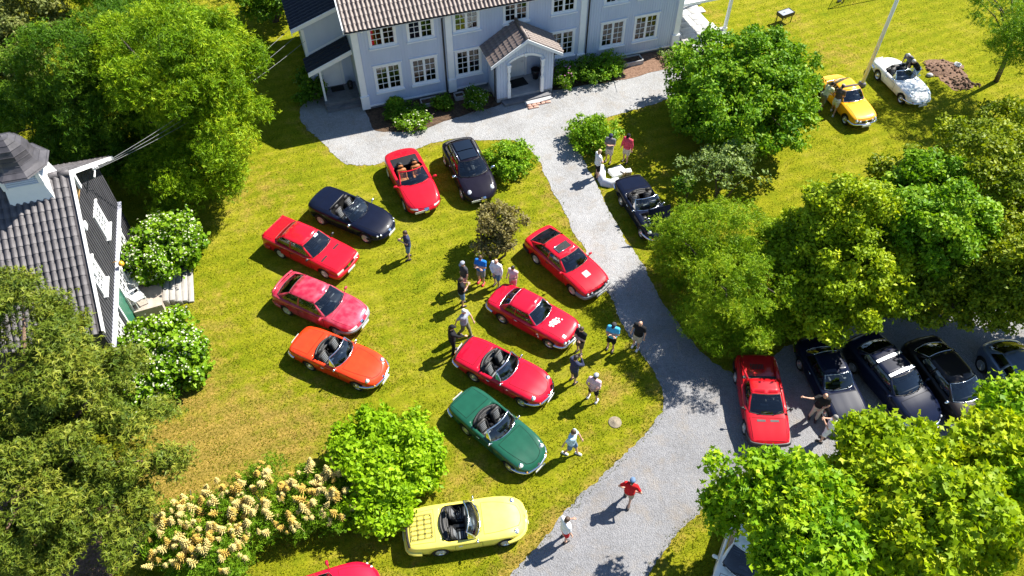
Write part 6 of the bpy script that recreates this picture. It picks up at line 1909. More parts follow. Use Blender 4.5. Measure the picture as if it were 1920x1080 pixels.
LM['fresh'] = leaf_mat('fresh leaves', (0.07, 0.16, 0.004), (0.2, 0.34, 0.009), (0.4, 0.5, 0.022))
LM['lime'] = leaf_mat('lime olive leaves', (0.1, 0.17, 0.004), (0.26, 0.37, 0.009), (0.48, 0.54, 0.018))
LM['mid'] = leaf_mat('mid green leaves', (0.045, 0.14, 0.005), (0.14, 0.29, 0.01), (0.31, 0.44, 0.024))
LM['box'] = leaf_mat('shrub leaves', (0.07, 0.18, 0.005), (0.17, 0.33, 0.01), (0.33, 0.46, 0.025))
LM['purple'] = leaf_mat('bronze leaves', (0.1, 0.085, 0.03), (0.21, 0.18, 0.06), (0.35, 0.31, 0.14))
LM['white'] = leaf_mat('white flowers', (.42, .43, .30), (.58, .58, .44), (.72, .70, .58), .2)
LM['creambush'] = leaf_mat('pale leaves', (.12, .19, .05), (.22, .31, .09), (.34, .43, .16))
LM['pink'] = leaf_mat('pink flowers', (.5, .12, .35), (.55, .2, .45), (.6, .3, .5), .2)

def flowers(root, P, N_, rng, frac, size, lm, name='blossom', up=.05, zmin=.3):
    k = rng.random(len(P)) < frac
    k &= (N_[:, 2] > .2) & (P[:, 2] > zmin)
    p = P[k] - np.array(root.location); p[:, 2] += up
    me = leaves_mesh(name, p, N_[k] + np.array([0, 0, .6]), size * rng.uniform(.7, 1.3, len(p)), np.clip(rng.normal(.5, .25, len(p)), 0, 1), 'broad', rng)
    o = link_mesh(name, me, root, [lm]); o['kind'] = 'stuff'

# --- large trees, upper left
plant('walnut_tree', 'tree', 'huge bright green broadleaf tree between the outbuilding and the house',
      [lobe(185, 15, 465, 260, 2.8, 5.6), lobe(330, 160, 482, 330, 1.9, 3.6), lobe(200, 180, 350, 300, 1.3, 1.7), lobe(240, 265, 470, 400, 1.5, 2.0), lobe(330, 20, 470, 190, 2.2, 5.8)], 80000, .25, LM['walnut'], 'pinnate', .7, 11, .3, group='trees round the garden', nlimb=16)
plant('broadleaf_tree', 'tree', 'dark green broadleaf tree crowded behind the cupola of the outbuilding',
      [lobe(0, 60, 230, 240, 2.8, 5.5), lobe(70, 150, 260, 320, 2.2, 3.6), lobe(-60, 150, 100, 290, 2.0, 3.2), lobe(60, 235, 270, 345, 1.4, 1.9), lobe(140, 10, 300, 150, 2.0, 4.6)], 40000, .26, LM['dark'], 'pinnate', .65, 12, .25, group='trees round the garden')
plant('willow_tree', 'tree', 'greyish green willow at the edge of the garden behind the dark tree',
      [lobe(-90, -60, 110, 110, 2.6, 4.6), lobe(-60, 60, 70, 200, 2.0, 3.0)], 34000, .18, LM['willow'], 'oval', .55, 13, .2, group='trees round the garden')
plant('broadleaf_tree', 'tree', 'mid green tree standing behind the huge broadleaf tree',
      [lobe(110, -90, 330, 60, 2.6, 4.6), lobe(300, -110, 470, 25, 2.4, 4.0)], 22000, .27, LM['mid'], 'pinnate', .65, 14, .2, group='trees round the garden')
plant('lilac_bush', 'shrub', 'green shrub in the shade behind the house annex', [lobe(440, -60, 560, 45, 1.4, 1.8)], 7000, .22, LM['dark'], 'oval', .45, 15, .08, nstem=3)
plant('lilac_bush', 'shrub', 'dark climbing shrub against the shaded annex wall beside the side porch', [lobe(556, 128, 604, 190, .8, .8)], 2500, .18, LM['dark'], 'oval', .3, 16, .05, nstem=3)

# --- pine, lower left
plant('pine_tree', 'tree', 'large olive green pine with spreading boughs in front of the outbuilding',
      [lobe(-90, 540, 210, 800, 2.2, 6.2), lobe(20, 650, 245, 860, 1.8, 5.2), lobe(90, 750, 355, 930, 1.4, 3.4), lobe(-80, 780, 170, 1020, 1.8, 4.4), lobe(60, 880, 270, 1050, 1.2, 2.4), lobe(-90, 960, 150, 1120, 1.6, 2.6)], 70000, .26, LM['pine'], 'needle', .5, 21, .32,
      bark=M['bark_pine'], inner=.05, low=-.2, ragged=.4, nlimb=34, fill=.36, tleaf=16, twig=.13, group='trees round the garden', base=G(110, 960))

# --- flowering bushes by the patio
for k, (bx, lab) in enumerate((((256, 400, 364, 532), 'round green bush with cream blossom beside the upper side of the patio'), ((228, 586, 376, 744), 'large green bush with cream blossom beside the lower side of the patio'))):
    r_, P, N_, rng = plant('elder_bush', 'shrub', lab, [lobe(*bx, 1.25, 1.3)], 15000, .17, LM['elder'], 'broad', .34, 31 + k, .07, nstem=4, group='blossoming bushes by the patio', low=-.8)
    flowers(r_, P, N_, rng, .32, .085, LM['white'], zmin=.8); flowers(r_, P, N_, rng, .002, .12, LM['pink'], zmin=.3)

# --- bright shrub and goat's beard hedge
plant('mock_orange_shrub', 'shrub', 'big bright yellow green shrub beside the lemon yellow car', [lobe(604, 765, 818, 945, 1.2, 1.2), lobe(640, 860, 775, 1000, .8, .8), lobe(720, 790, 838, 920, .8, .85)], 30000, .19, LM['bright'], 'oval', .36, 41, .07, nstem=5, low=-.8, ragged=.22)
# plumed plants
plume = MB(); rp = random.Random(5)
for k in range(44):
    t = k / 43; a = k * 2.4; l_ = .15 * (1 - t) + .04
    b0 = Vector((0, 0, .08 + .42 * t)); e = b0 + Vector((math.cos(a) * l_, math.sin(a) * l_, .10))
    plume.tube([b0, b0.lerp(e, .5) + Vector((0, 0, .02)), e], [.016, .028, .008], 4)
plume.tube([(0, 0, -.35), (0, 0, .55)], [.012, .02], 4)
M['plume'] = noisy('cream plume', [(.3, (.50, .39, .11)), (.7, (.68, .57, .24))], 8, rough=.9)
M['plume_tan'] = noisy('tan plume', [(.3, (.42, .28, .04)), (.7, (.56, .40, .10))], 8, rough=.9)
pm1 = plume.mesh('flower_plume'); pm1.materials.append(M['plume']); pm2 = plume.mesh('flower_plume'); pm2.materials.append(M['plume_tan'])
ARU = [((285, 935, 385, 1075), 'at the pine end of the plumed hedge'), ((345, 905, 470, 1070), 'second from the pine in the plumed hedge'), ((435, 872, 545, 1030), 'in the middle of the plumed hedge'), ((520, 870, 620, 1010), 'next but one to the bright shrub'), ((585, 870, 680, 990), 'touching the bright shrub in the plumed hedge'), ((360, 990, 470, 1100), 'on the near side of the plumed hedge')]
for k, (bx, wh) in enumerate(ARU):
    r_, P, N_, rng = plant('goats_beard_plant', 'plant', 'leafy plant with cream feathery plumes ' + wh, [lobe(*bx, .75, .75)], 5200, .16, LM['elder'], 'pinnate', .28, 51 + k, .03, nstem=5, low=-.9, group='plants of the plumed hedge', nlimb=5)
    c, r = lobe(*bx, .75, .75)
    for j in range(50 if k != 5 else 30):
        a = rng.uniform(0, 6.28); q = math.sqrt(rng.random()) * .95
        x, y = c[0] + r[0] * q * math.cos(a), c[1] + r[1] * q * math.sin(a); z = c[2] + r[2] * math.sqrt(max(0, 1 - q * q)) * .95
        s_ = rng.uniform(.45, 1.1)
        inst('flower_plume', pm1 if rng.random() < .62 + .1 * (k == 0) else pm2, r_, (x - r_.location.x, y - r_.location.y, z - .05), (rng.normal() * .28 + .05, rng.normal() * .28, a), (s_, s_, s_ * rng.uniform(.75, 1.1)))

# --- right-hand group
plant('rowan_tree', 'tree', 'mid green broad bush tree beside the gravel path with some reddish tips', [lobe(1235, 375, 1440, 545, 2.0, 2.6), lobe(1290, 440, 1490, 640, 2.0, 2.4), lobe(1225, 420, 1330, 540, 1.3, 1.6), lobe(1270, 560, 1450, 660, 1.1, 1.3)], 56000, .17, LM['fresh'], 'pinnate', .45, 61, .16, group='trees round the parking', low=-.7, nlimb=14)
plant('hawthorn_tree', 'tree', 'yellowish olive tree between the green bush tree and the parked cars', [lobe(1470, 330, 1680, 520, 2.2, 4.2), lobe(1480, 440, 1720, 628, 2.0, 3.0), lobe(1440, 400, 1560, 560, 1.6, 3.0), lobe(1430, 520, 1580, 640, 1.4, 1.9)], 74000, .16, LM['lime'], 'oval', .45, 62, .18, group='trees round the parking', low=-.6, nlimb=14)
plant('hawthorn_tree', 'tree', 'bright green crown rising behind the yellowish olive tree', [lobe(1640, 350, 1850, 540, 2.2, 4.0), lobe(1660, 290, 1800, 420, 1.8, 3.6)], 52000, .165, LM['box'], 'oval', .45, 63, .18, group='trees round the parking', low=-.6)
plant('hawthorn_tree', 'tree', 'dull olive tree at the far end of the row above the parked cars', [lobe(1760, 230, 1960, 440, 2.2, 4.0), lobe(1800, 400, 2000, 610, 2.2, 3.6), lobe(1640, 285, 1760, 380, 1.3, 2.4), lobe(1900, 400, 2160, 600, 2.2, 4.2)], 72000, .16, LM['hawthorn'], 'oval', .48, 64, .18, group='trees round the parking', low=-.6)
plant('hawthorn_tree', 'tree', 'shaded olive tree directly above the dark targa coupe', [lobe(1630, 440, 1850, 604, 1.8, 2.8), lobe(1760, 460, 2010, 606, 1.8, 2.8)], 40000, .145, LM['hawthorn'], 'oval', .42, 65, .16, group='trees round the parking', low=-.8)
plant('large_shrub', 'shrub', 'large rounded dark green shrub at the end of the house front', [lobe(1250, 75, 1512, 282, 2.2, 2.3), lobe(1300, 52, 1522, 210, 1.9, 3.0), lobe(1252, 130, 1370, 250, 1.3, 1.5)], 70000, .18, LM['mid'], 'oval', .45, 66, .14, nstem=5, low=-.8)
plant('rowan_tree', 'tree', 'slender tree with open foliage beside the dug soil', [lobe(1825, -50, 1990, 90, 1.8, 4.6), lobe(1850, 40, 1960, 140, 1.2, 3.2)], 11000, .22, LM['mid'], 'pinnate', .5, 67, .12, base=G(1868, 152), ragged=.35, fill=.5, nlimb=14)
plant('olive_bush', 'shrub', 'dull green bush below the slender tree near the dug soil', [lobe(1835, 190, 1990, 300, 1.2, 1.3)], 9000, .17, LM['hawthorn'], 'oval', .4, 68, .06, nstem=4, low=-.8)
plant('young_tree', 'tree', 'small sparse pale green tree with bare lower branches on the lawn', [lobe(1265, 272, 1420, 355, .8, 1.9), lobe(1330, 262, 1415, 325, .6, 2.1)], 2600, .14, LM['creambush'], 'oval', .4, 69, .05, base=G(1340, 372), ragged=.4, fill=.45, nstem=3, nlimb=22)
plant('young_tree', 'tree', 'tiny dark leggy tree between the blue open car and the sparse pale tree', [lobe(1258, 325, 1302, 372, .5, 1.2)], 900, .13, LM['dark'], 'oval', .3, 70, .035, base=G(1290, 385), ragged=.4, fill=.45, nlimb=10)
plant('bronze_shrub', 'shrub', 'bronze leaved open shrub on the lawn in front of the black hatchback', [lobe(882, 378, 980, 445, .7, 1.8), lobe(892, 420, 965, 480, .6, 1.1)], 6500, .13, LM['purple'], 'oval', .34, 71, .05, nstem=3, base=G(925, 485), ragged=.4, fill=.5, nlimb=14)
for k, (bx, lab) in enumerate((((908, 262, 1000, 334), 'small round green shrub beside the black hatchback'), ((1072, 220, 1155, 284), 'small round green shrub by the path behind three men'))):
    plant('round_shrub', 'shrub', lab, [lobe(*bx, .75, .65)], 7000, .13, LM['box'], 'oval', .26, 72 + k, .04, nstem=5, low=-.9, group='round shrubs by the path', nlimb=8)

# --- maples, lower right
r1 = plant('maple_tree', 'tree', 'light green maple overhanging the white car by the drive', [lobe(1322, 860, 1560, 990, 1.3, 4.0), lobe(1400, 890, 1650, 1090, 1.6, 4.6), lobe(1410, 960, 1620, 1140, 1.6, 5.0)], 30000, .20, LM['maple'], 'maple', .5, 81, .22, group='maples by the parking', low=-.5, base=G(1560, 1080))
r2 = plant('maple_tree', 'tree', 'large golden green maple in front of the parked dark cars', [lobe(1575, 780, 1780, 960, 1.7, 4.6), lobe(1600, 840, 1900, 1110, 2.0, 5.4), lobe(1770, 780, 1980, 960, 1.8, 5.0), lobe(1560, 930, 1750, 1110, 1.6, 4.6)], 52000, .20, LM['maple_gold'], 'maple', .5, 82, .25, group='maples by the parking', low=-.5, base=G(1790, 1040))
r3 = plant('maple_tree', 'tree', 'fresh green maple at the end of the parked row behind the golden maple', [lobe(1835, 705, 1990, 860, 1.6, 5.2), lobe(1850, 820, 2050, 1010, 1.8, 5.6)], 22000, .20, LM['maple'], 'maple', .48, 83, .2, group='maples by the parking', low=-.5, base=G(1960, 960))

# --- bed plants along the house
BED = [((735, 212, 812, 246), 'low spreading plant with white and yellow flowers in the house bed', .3, 'elder', True), ((728, 195, 800, 225), 'dark low perennial behind the flowering edge of the house bed', .35, 'dark', False), ((868, 165, 912, 206), 'rose bush with white blooms beside the porch', .55, 'dark', True),
       ((812, 176, 848, 206), 'small dark rose bush under the ground floor windows', .45, 'dark', False), ((725, 185, 755, 205), 'leafy green clump at the house corner', .3, 'mid', False),
       ((1038, 118, 1085, 166), 'rose bush with pink blooms at the right of the porch', .6, 'dark', None), ((1075, 100, 1130, 158), 'dark green juniper shrub under the ground floor window', .6, 'dark', False), ((1110, 100, 1172, 152), 'fresh green perennial clump in the bed right of the porch', .55, 'mid', False),
       ((1232, 95, 1262, 122), 'sparse yellowish seedling in the bark bed', .18, 'creambush', False)]
for k, (bx, lab, rz, lmn, fl) in enumerate(BED):
    r_, P, N_, rng = plant('bed_plant', 'plant', lab, [lobe(*bx, rz, rz * .9)], 2600 if k != 8 else 200, .12, LM[lmn], 'oval', .2, 91 + k, .02, nstem=4, low=-.9, group='plants in the house beds', nlimb=5)
    if fl: flowers(r_, P, N_, rng, .07, .09, LM['white'], zmin=.1)
    if fl is None: flowers(r_, P, N_, rng, .05, .10, LM['pink'], zmin=.2)
# ================================================================== people
def capsule(mb, a, b, ra, rb, n=10, mi=0, flat=1.0):
    a, b = Vector(a), Vector(b); d = b - a; L = d.length
    q = d.to_track_quat('Z', 'Y').to_matrix().to_4x4() if L > 1e-6 else Matrix.Identity(4)
    prof = [(0, -ra), (ra * .5, -ra * .87), (ra * .87, -ra * .5), (ra, 0), (rb, L), (rb * .87, L + rb * .5), (rb * .5, L + rb * .87), (0, L + rb)]
    mb.lathe(prof, n, mi, Matrix.Translation(a) @ q)

def remeshed(mb, name, voxel):
    me = mb.mesh('tmp'); o = bpy.data.objects.new('tmp', me); TMP.collection.objects.link(o)
    md = o.modifiers.new('r', 'REMESH'); md.mode = 'VOXEL'; md.voxel_size = voxel; md.use_smooth_shade = True
    sm = o.modifiers.new('s', 'SMOOTH'); sm.iterations = 3; sm.factor = .5
    r = evaluated_mesh(o); r.name = name
    bpy.data.objects.remove(o); bpy.data.meshes.remove(me)
    r.polygons.foreach_set('use_smooth', [True] * len(r.polygons))
    return r

def cloth(name, c, var=.12): 
    return noisy(name, [(.35, tuple(x * (1 - var) for x in c)), (.65, tuple(min(1, x * (1 + var)) for x in c))], 9, rough=.85, bump=.25, bscale=14, bdist=.03, spec=.2)
CL = {k: cloth(k + ' cloth', v) for k, v in dict(navy=(.035, .042, .085), grey=(.14, .145, .16), darkgrey=(.05, .05, .058), black=(.012, .012, .014), white=(.72, .73, .76), blue=(.015, .16, .55), sky=(.06, .38, .62), pale=(.42, .58, .68), red=(.52, .012, .015), pinkred=(.55, .06, .10), pink=(.62, .42, .46), rose=(.60, .22, .27),
     denim=(.12, .19, .32), khaki=(.34, .28, .20), beige=(.46, .40, .33), olive=(.16, .16, .10), lime=(.62, .62, .38), brown=(.10, .075, .055), greylight=(.32, .34, .40), shortgrey=(.26, .25, .24)).items()}
SKIN = {'light': mat('skin light', (.56, .32, .22), .55), 'tan': mat('skin tan', (.46, .24, .15), .55)}
HAIR = {'brown': mat('brown hair', (.06, .035, .02), .6), 'dark': mat('dark hair', (.018, .013, .01), .6), 'blond': mat('blond hair', (.42, .30, .15), .6), 'white': mat('white hair', (.55, .54, .52), .6), 'grey': mat('grey hair', (.22, .21, .20), .6)}
M['shoe_white'] = mat('white shoes', (.7, .7, .72), .5); M['shoe_dark'] = mat('dark shoes', (.03, .025, .025), .5); M['shoe_red'] = mat('red shoes', (.55, .02, .04), .5)
M['eye'] = mat('eye', (.02, .015, .01), .3); M['lip'] = mat('lips', (.42, .15, .12), .5)
ARMS = dict(down=((.0, .27, 1.17), (.07, .29, .93)), crossed=((.10, .25, 1.18), (.25, -.07, 1.22)), phone=((.07, .25, 1.18), (.29, .07, 1.30)), camera=((.20, .27, 1.30), (.22, .09, 1.60)), behind=((-.12, .28, 1.20), (-.17, .06, .99)),
            hips=((-.06, .40, 1.2), (.02, .22, 1.02)), point=((.16, .40, 1.43), (.22, .68, 1.46)), reach=((.26, .22, 1.25), (.50, .16, 1.16)), clasp=((.08, .27, 1.18), (.22, .04, 1.02)), swing=((.16, .27, 1.2), (.30, .24, .98)), swingb=((-.16, .27, 1.2), (-.22, .28, .95)))
def person(label, feet, face, top, bottom, shoes='shoe_dark', hair='brown', cap=None, arms=('down', 'down'), legs='stand', long=False, sleeve='short', lean=0., height=1.80, skin='light', bald=False, group=None, collar=False, head_pitch=.25, phone=None, seed=0):
    """feet: photo pixel between the feet; face: facing angle in the ground plane (deg from +x)"""
    k = height / 1.78
    g = G(*feet) if len(feet) == 2 else Vector(feet)
    root = empty('person', (g.x, g.y, 0.012 if inside_poly(np.array([[g.x, g.y]]), drive_pts)[0] else 0.0), R(face)); root.scale = (k, k, k)
    tag(root, label, 'person', group)
    if legs == 'walk': F_ = [(.24, .10), (-.22, -.10)]
    elif legs == 'wide': F_ = [(.02, .19), (-.02, -.19)]
    else: F_ = [(.04, .12), (-.03, -.12)]
    hipz = .93 - (.04 if legs == 'walk' else .01 if legs == 'wide' else 0)
    hips = [Vector((0, .095, hipz)), Vector((0, -.095, hipz))]
    ank = [Vector((f[0], f[1], .09)) for f in F_]
    knee = [h.lerp(a, .5) + Vector((.035 + (.06 if legs == 'walk' and a.x < 0 else 0), 0, 0)) for h, a in zip(hips, ank)]
    Lr = Matrix.Translation((0, 0, hipz)) @ Matrix.Rotation(lean, 4, 'Y') @ Matrix.Translation((0, 0, -hipz))
    U = lambda p: Lr @ Vector(p)
    dz = hipz - .93
    U = lambda p, L_=Lr: L_ @ (Vector(p) + Vector((0, 0, dz)))
    sh = [U((0, .185, 1.44)), U((0, -.185, 1.44))]
    el, wr = [], []
    for i, sd in enumerate((1, -1)):
        e, w_ = ARMS[arms[i]]
        wz = w_[2] + (.05 if arms[i] == 'crossed' and sd > 0 else 0)
        el.append(U((e[0], e[1] * sd, e[2]))); wr.append(U((w_[0], w_[1] * sd, wz)))
    neck = U((.0, 0, 1.50)); hc = U((.035, 0, 1.655))
    HM_ = Matrix.Translation(hc) @ Lr.to_3x3().to_4x4() @ Matrix.Rotation(head_pitch, 4, 'Y')
    b = MB()
    def torso(mb, e=0.):
        capsule(mb, U((0, .05, .95)), U((0, -.05, .95)), .135 + e, .135 + e); capsule(mb, U((0, .06, 1.12)), U((0, -.06, 1.12)), .115 + e, .115 + e)
        capsule(mb, U((0, 0, .98)), U((.01, 0, 1.30)), .14 + e, .14 + e); capsule(mb, U((.01, .08, 1.33)), U((.01, -.08, 1.33)), .125 + e, .125 + e); capsule(mb, sh[0], sh[1], .075 + e, .075 + e); capsule(mb, U((0, 0, 1.40)), U((0, 0, 1.46)), .10 + e, .075 + e)
    torso(b)
    capsule(b, U((0, 0, 1.42)), neck + Vector((0, 0, .06)), .062, .056)
    b.ball((0, 0, .02), (.098, .080, .118), 14, 10, 0, HM_); b.ball((.02, 0, -.055), (.075, .062, .07), 12, 8, 0, HM_)
    for i in (0, 1):
        capsule(b, sh[i], el[i], .055, .044); capsule(b, el[i], wr[i], .043, .030)
        capsule(b, hips[i], knee[i], .088, .060); capsule(b, knee[i], ank[i], .058, .038); capsule(b, ank[i], ank[i] + Vector((.11, 0, -.045)), .04, .035)
    me = remeshed(b, 'body', .026)
    # face features and fingers, added to the same mesh
    d = MB(); d.v = [tuple(v.co) for v in me.vertices]; d.f = [tuple(p.vertices) for p in me.polygons]; d.m = [0] * len(d.f); d.sm = [True] * len(d.f)
    d.ball((.104, 0, -.005), (.018, .013, .022), 6, 5, 0, HM_)
    for sd in (1, -1):
        d.ball((.088, sd * .032, .022), (.010, .013, .008), 6, 4, 1, HM_); d.ball((-.005, sd * .083, .0), (.022, .010, .030), 6, 5, 0, HM_)
    d.ball((.090, 0, -.052), (.008, .024, .007), 6, 4, 2, HM_)
    for i, sd in enumerate((1, -1)):
        dr_ = (wr[i] - el[i]).normalized(); sidev = dr_.cross(Vector((0, 0, 1)))
        sidev = sidev.normalized() if sidev.length > .1 else Vector((0, 1, 0)); nv = sidev.cross(dr_)
        palm = wr[i] + dr_ * .05
        capsule(d, wr[i], palm + dr_ * .02, .028, .036, 8)
        for f in range(4):
            o_ = sidev * (-.027 + .018 * f); l_ = (.062, .072, .068, .054)[f]
            p0 = palm + dr_ * .035 + o_; p1 = p0 + dr_ * l_ * .55 - nv * .006; p2 = p1 + dr_ * l_ * .35 - nv * .022
            d.tube([p0, p1, p2], [.0095, .009, .007], 5)
        p0 = palm - dr_ * .015 + sidev * .030 * -sd; d.tube([p0, p0 + (dr_ * .03 - sidev * .026 * sd), p0 + (dr_ * .062 - sidev * .030 * sd) - nv * .01], [.012, .010, .008], 5)
    bo = d.build('body', [SKIN[skin], M['eye'], M['lip']], root)
    # shirt
    s_ = MB(); torso(s_, .020)
    for i in (0, 1):
        if sleeve == 'short': capsule(s_, sh[i], sh[i].lerp(el[i], .62), .078, .068)
        elif sleeve == 'long': capsule(s_, sh[i], el[i], .075, .060); capsule(s_, el[i], el[i].lerp(wr[i], .88), .060, .046)
        else: capsule(s_, sh[i], sh[i].lerp(el[i], .1), .078, .075)
    sm_ = remeshed(s_, 'shirt', .028); link_mesh('shirt', sm_, root, [CL[top]])
    t_ = MB(); capsule(t_, Vector((0, .05, hipz + .03)), Vector((0, -.05, hipz + .03)), .150, .150); capsule(t_, Vector((0, .05, hipz - .06)), Vector((0, -.05, hipz - .06)), .145, .145)
    for i in (0, 1):
        if long: capsule(t_, hips[i], knee[i], .108, .083); capsule(t_, knee[i], knee[i].lerp(ank[i], .93), .080, .066)
        else: capsule(t_, hips[i], hips[i].lerp(knee[i], .88), .112, .100)
    tm = remeshed(t_, 'trousers' if long else 'shorts', .028); link_mesh('trousers' if long else 'shorts', tm, root, [CL[bottom]])
    for i in (0, 1):
        sh_ = MB(); a = ank[i]; capsule(sh_, a + Vector((-.04, 0, -.04)), a + Vector((.14, 0, -.052)), .055, .045); sh_.box(a + Vector((.05, 0, -.078)), (.27, .09, .028), bev=.012); sh_.build('shoe', M[shoes], root)
    if not bald:
        h_ = MB(); T = HM_ @ Matrix.Translation((-.016, 0, .045)) @ Matrix.Rotation(-.45, 4, 'Y')
        prof = [(1.0 * math.cos(a), math.sin(a)) for a in np.linspace(-.25, math.pi / 2, 8)]
        h_.lathe(prof, 14, 0, T @ Matrix.Diagonal((.104, .092, .102, 1)))
        h_.ball((-.055, 0, -.01), (.055, .076, .085), 10, 7, 0, HM_); h_.build('hair', HAIR[hair], root)
    else:
        h_ = MB(); h_.ball((-.050, 0, -.03), (.055, .082, .05), 10, 7, 0, HM_); h_.build('hair', HAIR[hair], root)
    if cap:
        c_ = MB(); prof = [(1.0 * math.cos(a), math.sin(a)) for a in np.linspace(0, math.pi / 2, 7)]
        T = HM_ @ Matrix.Translation((-.005, 0, .06)); c_.lathe(prof, 14, 0, T @ Matrix.Diagonal((.116, .104, .100, 1)))
        c_.grid([[(.09 + .09 * j / 2 * (1 - .25 * u * u), .075 * u * (1 - .12 * j), -.004 - .008 * j) for u in np.linspace(-1, 1, 7)] for j in range(3)], 0, T); c_.grid([[(.09 + .09 * j / 2 * (1 - .25 * u * u), .075 * u * (1 - .12 * j), -.012 - .008 * j) for u in np.linspace(-1, 1, 7)] for j in range(3)], 0, T, flip=True)
        c_.build('cap', CL[cap], root)
    if phone:
        c0 = (wr[0] + wr[1]) / 2 + ((wr[0] - el[0]).normalized() + (wr[1] - el[1]).normalized()) * .05
        M_ = root.matrix_basis
        q = MB()
        if phone[0] == 'phone': q.box((0, 0, 0), (.012, .075, .15), bev=.006)
        else: q.box((0, 0, 0), (.06, .13, .09), bev=.015); q.lathe([(.035, 0), (.036, .06), (.03, .065), (0, .06)], 10, M=Matrix.Rotation(math.pi / 2, 4, 'Y') @ Matrix.Translation((0, 0, .02)))
        o = q.build(phone[0], M['black'], None, M_ @ c0, (0, .3 if phone[0] == 'phone' else 0, R(face))); tag(o, phone[1], phone[0])
    return root

GP = 'people standing round the parked cars'
person('man in navy tee and denim shorts holding up a phone on the lawn', (768, 484), 200, 'navy', 'denim', arms=('phone', 'phone'), phone=('phone', 'phone held by the man in navy tee and denim shorts'), group=GP)
person('man in dark grey tee, red shorts and pale cap in the chatting group', (872, 541), 215, 'darkgrey', 'rose', 'shoe_white', cap='greylight', arms=('down', 'hips'), group=GP)
person('man in bright blue tee and grey shorts with arms crossed and red shoes', (903, 530), 250, 'blue', 'shortgrey', 'shoe_red', arms=('crossed', 'crossed'), group=GP)
person('bald man in white long sleeved shirt and denim shorts in the chatting group', (932, 536), 235, 'white', 'denim', arms=('down', 'clasp'), sleeve='long', bald=True, group=GP)
person('woman in pale pink top and rose shorts beside the red classic coupe', (962, 545), 240, 'pink', 'rose', hair='dark', arms=('clasp', 'down'), sleeve='none', height=1.66, group=GP)
person('man in black tee and denim shorts with hands together in the chatting group', (867, 572), 20, 'black', 'denim', hair='brown', arms=('phone', 'phone'), group=GP)
person('white haired man in grey shirt and olive trousers stepping across the lawn', (872, 628), -35, 'greylight', 'olive', 'shoe_dark', hair='white', arms=('swing', 'swingb'), legs='walk', long=True, group=GP)
person('man all in black with a black cap gesturing beside the crimson car', (850, 660), 15, 'black', 'black', hair='dark', cap='black', arms=('clasp', 'reach'), long=True, sleeve='long', group=GP)
person('man in black tee and brown shorts with crossed arms by the chrome bumper', (1086, 662), 225, 'black', 'brown', hair='brown', arms=('crossed', 'crossed'), group=GP)
person('man in navy shirt and dark shorts raising a camera beside the crimson car', (1074, 716), 40, 'navy', 'darkgrey', hair='dark', arms=('camera', 'camera'), sleeve='long', phone=('camera', 'camera raised by the man in navy shirt'), group=GP)
person('man in pale pink shirt and black shorts with hands behind his back', (1110, 750), 60, 'pink', 'black', 'shoe_white', cap='greylight', arms=('behind', 'behind'), legs='wide', group=GP)
person('man in sky blue tee and black shorts with crossed arms by the path', (1144, 654), 250, 'sky', 'black', cap='darkgrey', arms=('crossed', 'crossed'), group=GP)
person('bald man in black tee, beige shorts and white shoes at the path edge', (1192, 651), 235, 'black', 'beige', 'shoe_white', bald=True, arms=('down', 'down'), group=GP)
person('man in pale blue shirt and denim shorts walking beside the green car', (1069, 850), -25, 'pale', 'denim', 'shoe_white', hair='brown', arms=('swing', 'swingb'), legs='walk', group=GP)
person('man in red tee and blue cap walking up the gravel drive', (1175, 942), 70, 'red', 'khaki', cap='denim', arms=('hips', 'hips'), legs='walk', group=GP)
person('man in white shirt and red shorts standing at the drive edge', (1057, 1012), 30, 'white', 'red', hair='brown', arms=('phone', 'down'), group=GP)
person('blond man in white tee and black shorts beside the white sheet', (1118, 333), 20, 'white', 'black', hair='blond', arms=('clasp', 'clasp'), group=GP)
person('man in grey tee, beige shorts and dark cap behind the white sheet', (1140, 303), 250, 'grey', 'beige', cap='navy', arms=('phone', 'phone'), group=GP)
person('man in raspberry red shirt, beige shorts and black cap on the lawn', (1172, 303), 235, 'pinkred', 'beige', cap='black', arms=('down', 'down'), sleeve='long', group=GP)
person('man in pale yellow tee bending to the window of the deep yellow coupe', (1536, 206), 35, 'lime', 'olive', hair='dark', arms=('reach', 'reach'), lean=.5, legs='walk', long=False, group=GP)
person('man in brown tee and white shorts leaning at the deep yellow coupe', (1560, 213), 60, 'brown', 'white', 'shoe_white', cap='shortgrey', arms=('reach', 'clasp'), lean=.35, legs='walk', group=GP)
person('grey haired man reaching into the white open car from behind', tuple(G(1702, 108, 1.32) + Vector((.42, .30, -1.32))), 215, 'grey', 'darkgrey', hair='white', arms=('reach', 'reach'), lean=.75, long=True, group=GP)
person('man in black and red vest leaning over the white open car', tuple(G(1711, 120, 1.30) + Vector((.48, .10, -1.30))), 195, 'black', 'pale', hair='white', arms=('reach', 'reach'), lean=.7, long=True, group=GP)
person('bald man in black tee and beige trousers pointing beside the dark blue coupe', (1523, 784), 250, 'black', 'beige', bald=True, arms=('clasp', 'point'), long=True, group=GP)
person('grey haired man in white shirt and white shorts at the dark blue coupe bumper', (1541, 826), 150, 'white', 'white', 'shoe_dark', hair='grey', arms=('phone', 'phone'), group=GP)
# ================================================================== small things
# flagpole
f = empty('flagpole', G(1615, 161)); tag(f, 'tall white flagpole standing behind the deep yellow coupe', 'flagpole')
q = MB(); q.tube([(0, 0, 0), (0, 0, 5), (0, 0, 10.5)], [.105, .095, .06], 14); q.build('pole', M['white'], f)
q = MB(); q.ball((0, 0, 10.58), .1); q.build('finial', M['chrome'], f)
q = MB(); q.box((0, 0, .12), (.34, .34, .24), bev=.03); q.build('base', M['stone_dark'], f)
q = MB(); q.tube([(.12, 0, .9), (.11, 0, 5), (.08, 0, 10.4)], .006, 4); q.build('halyard', M['plate'], f)
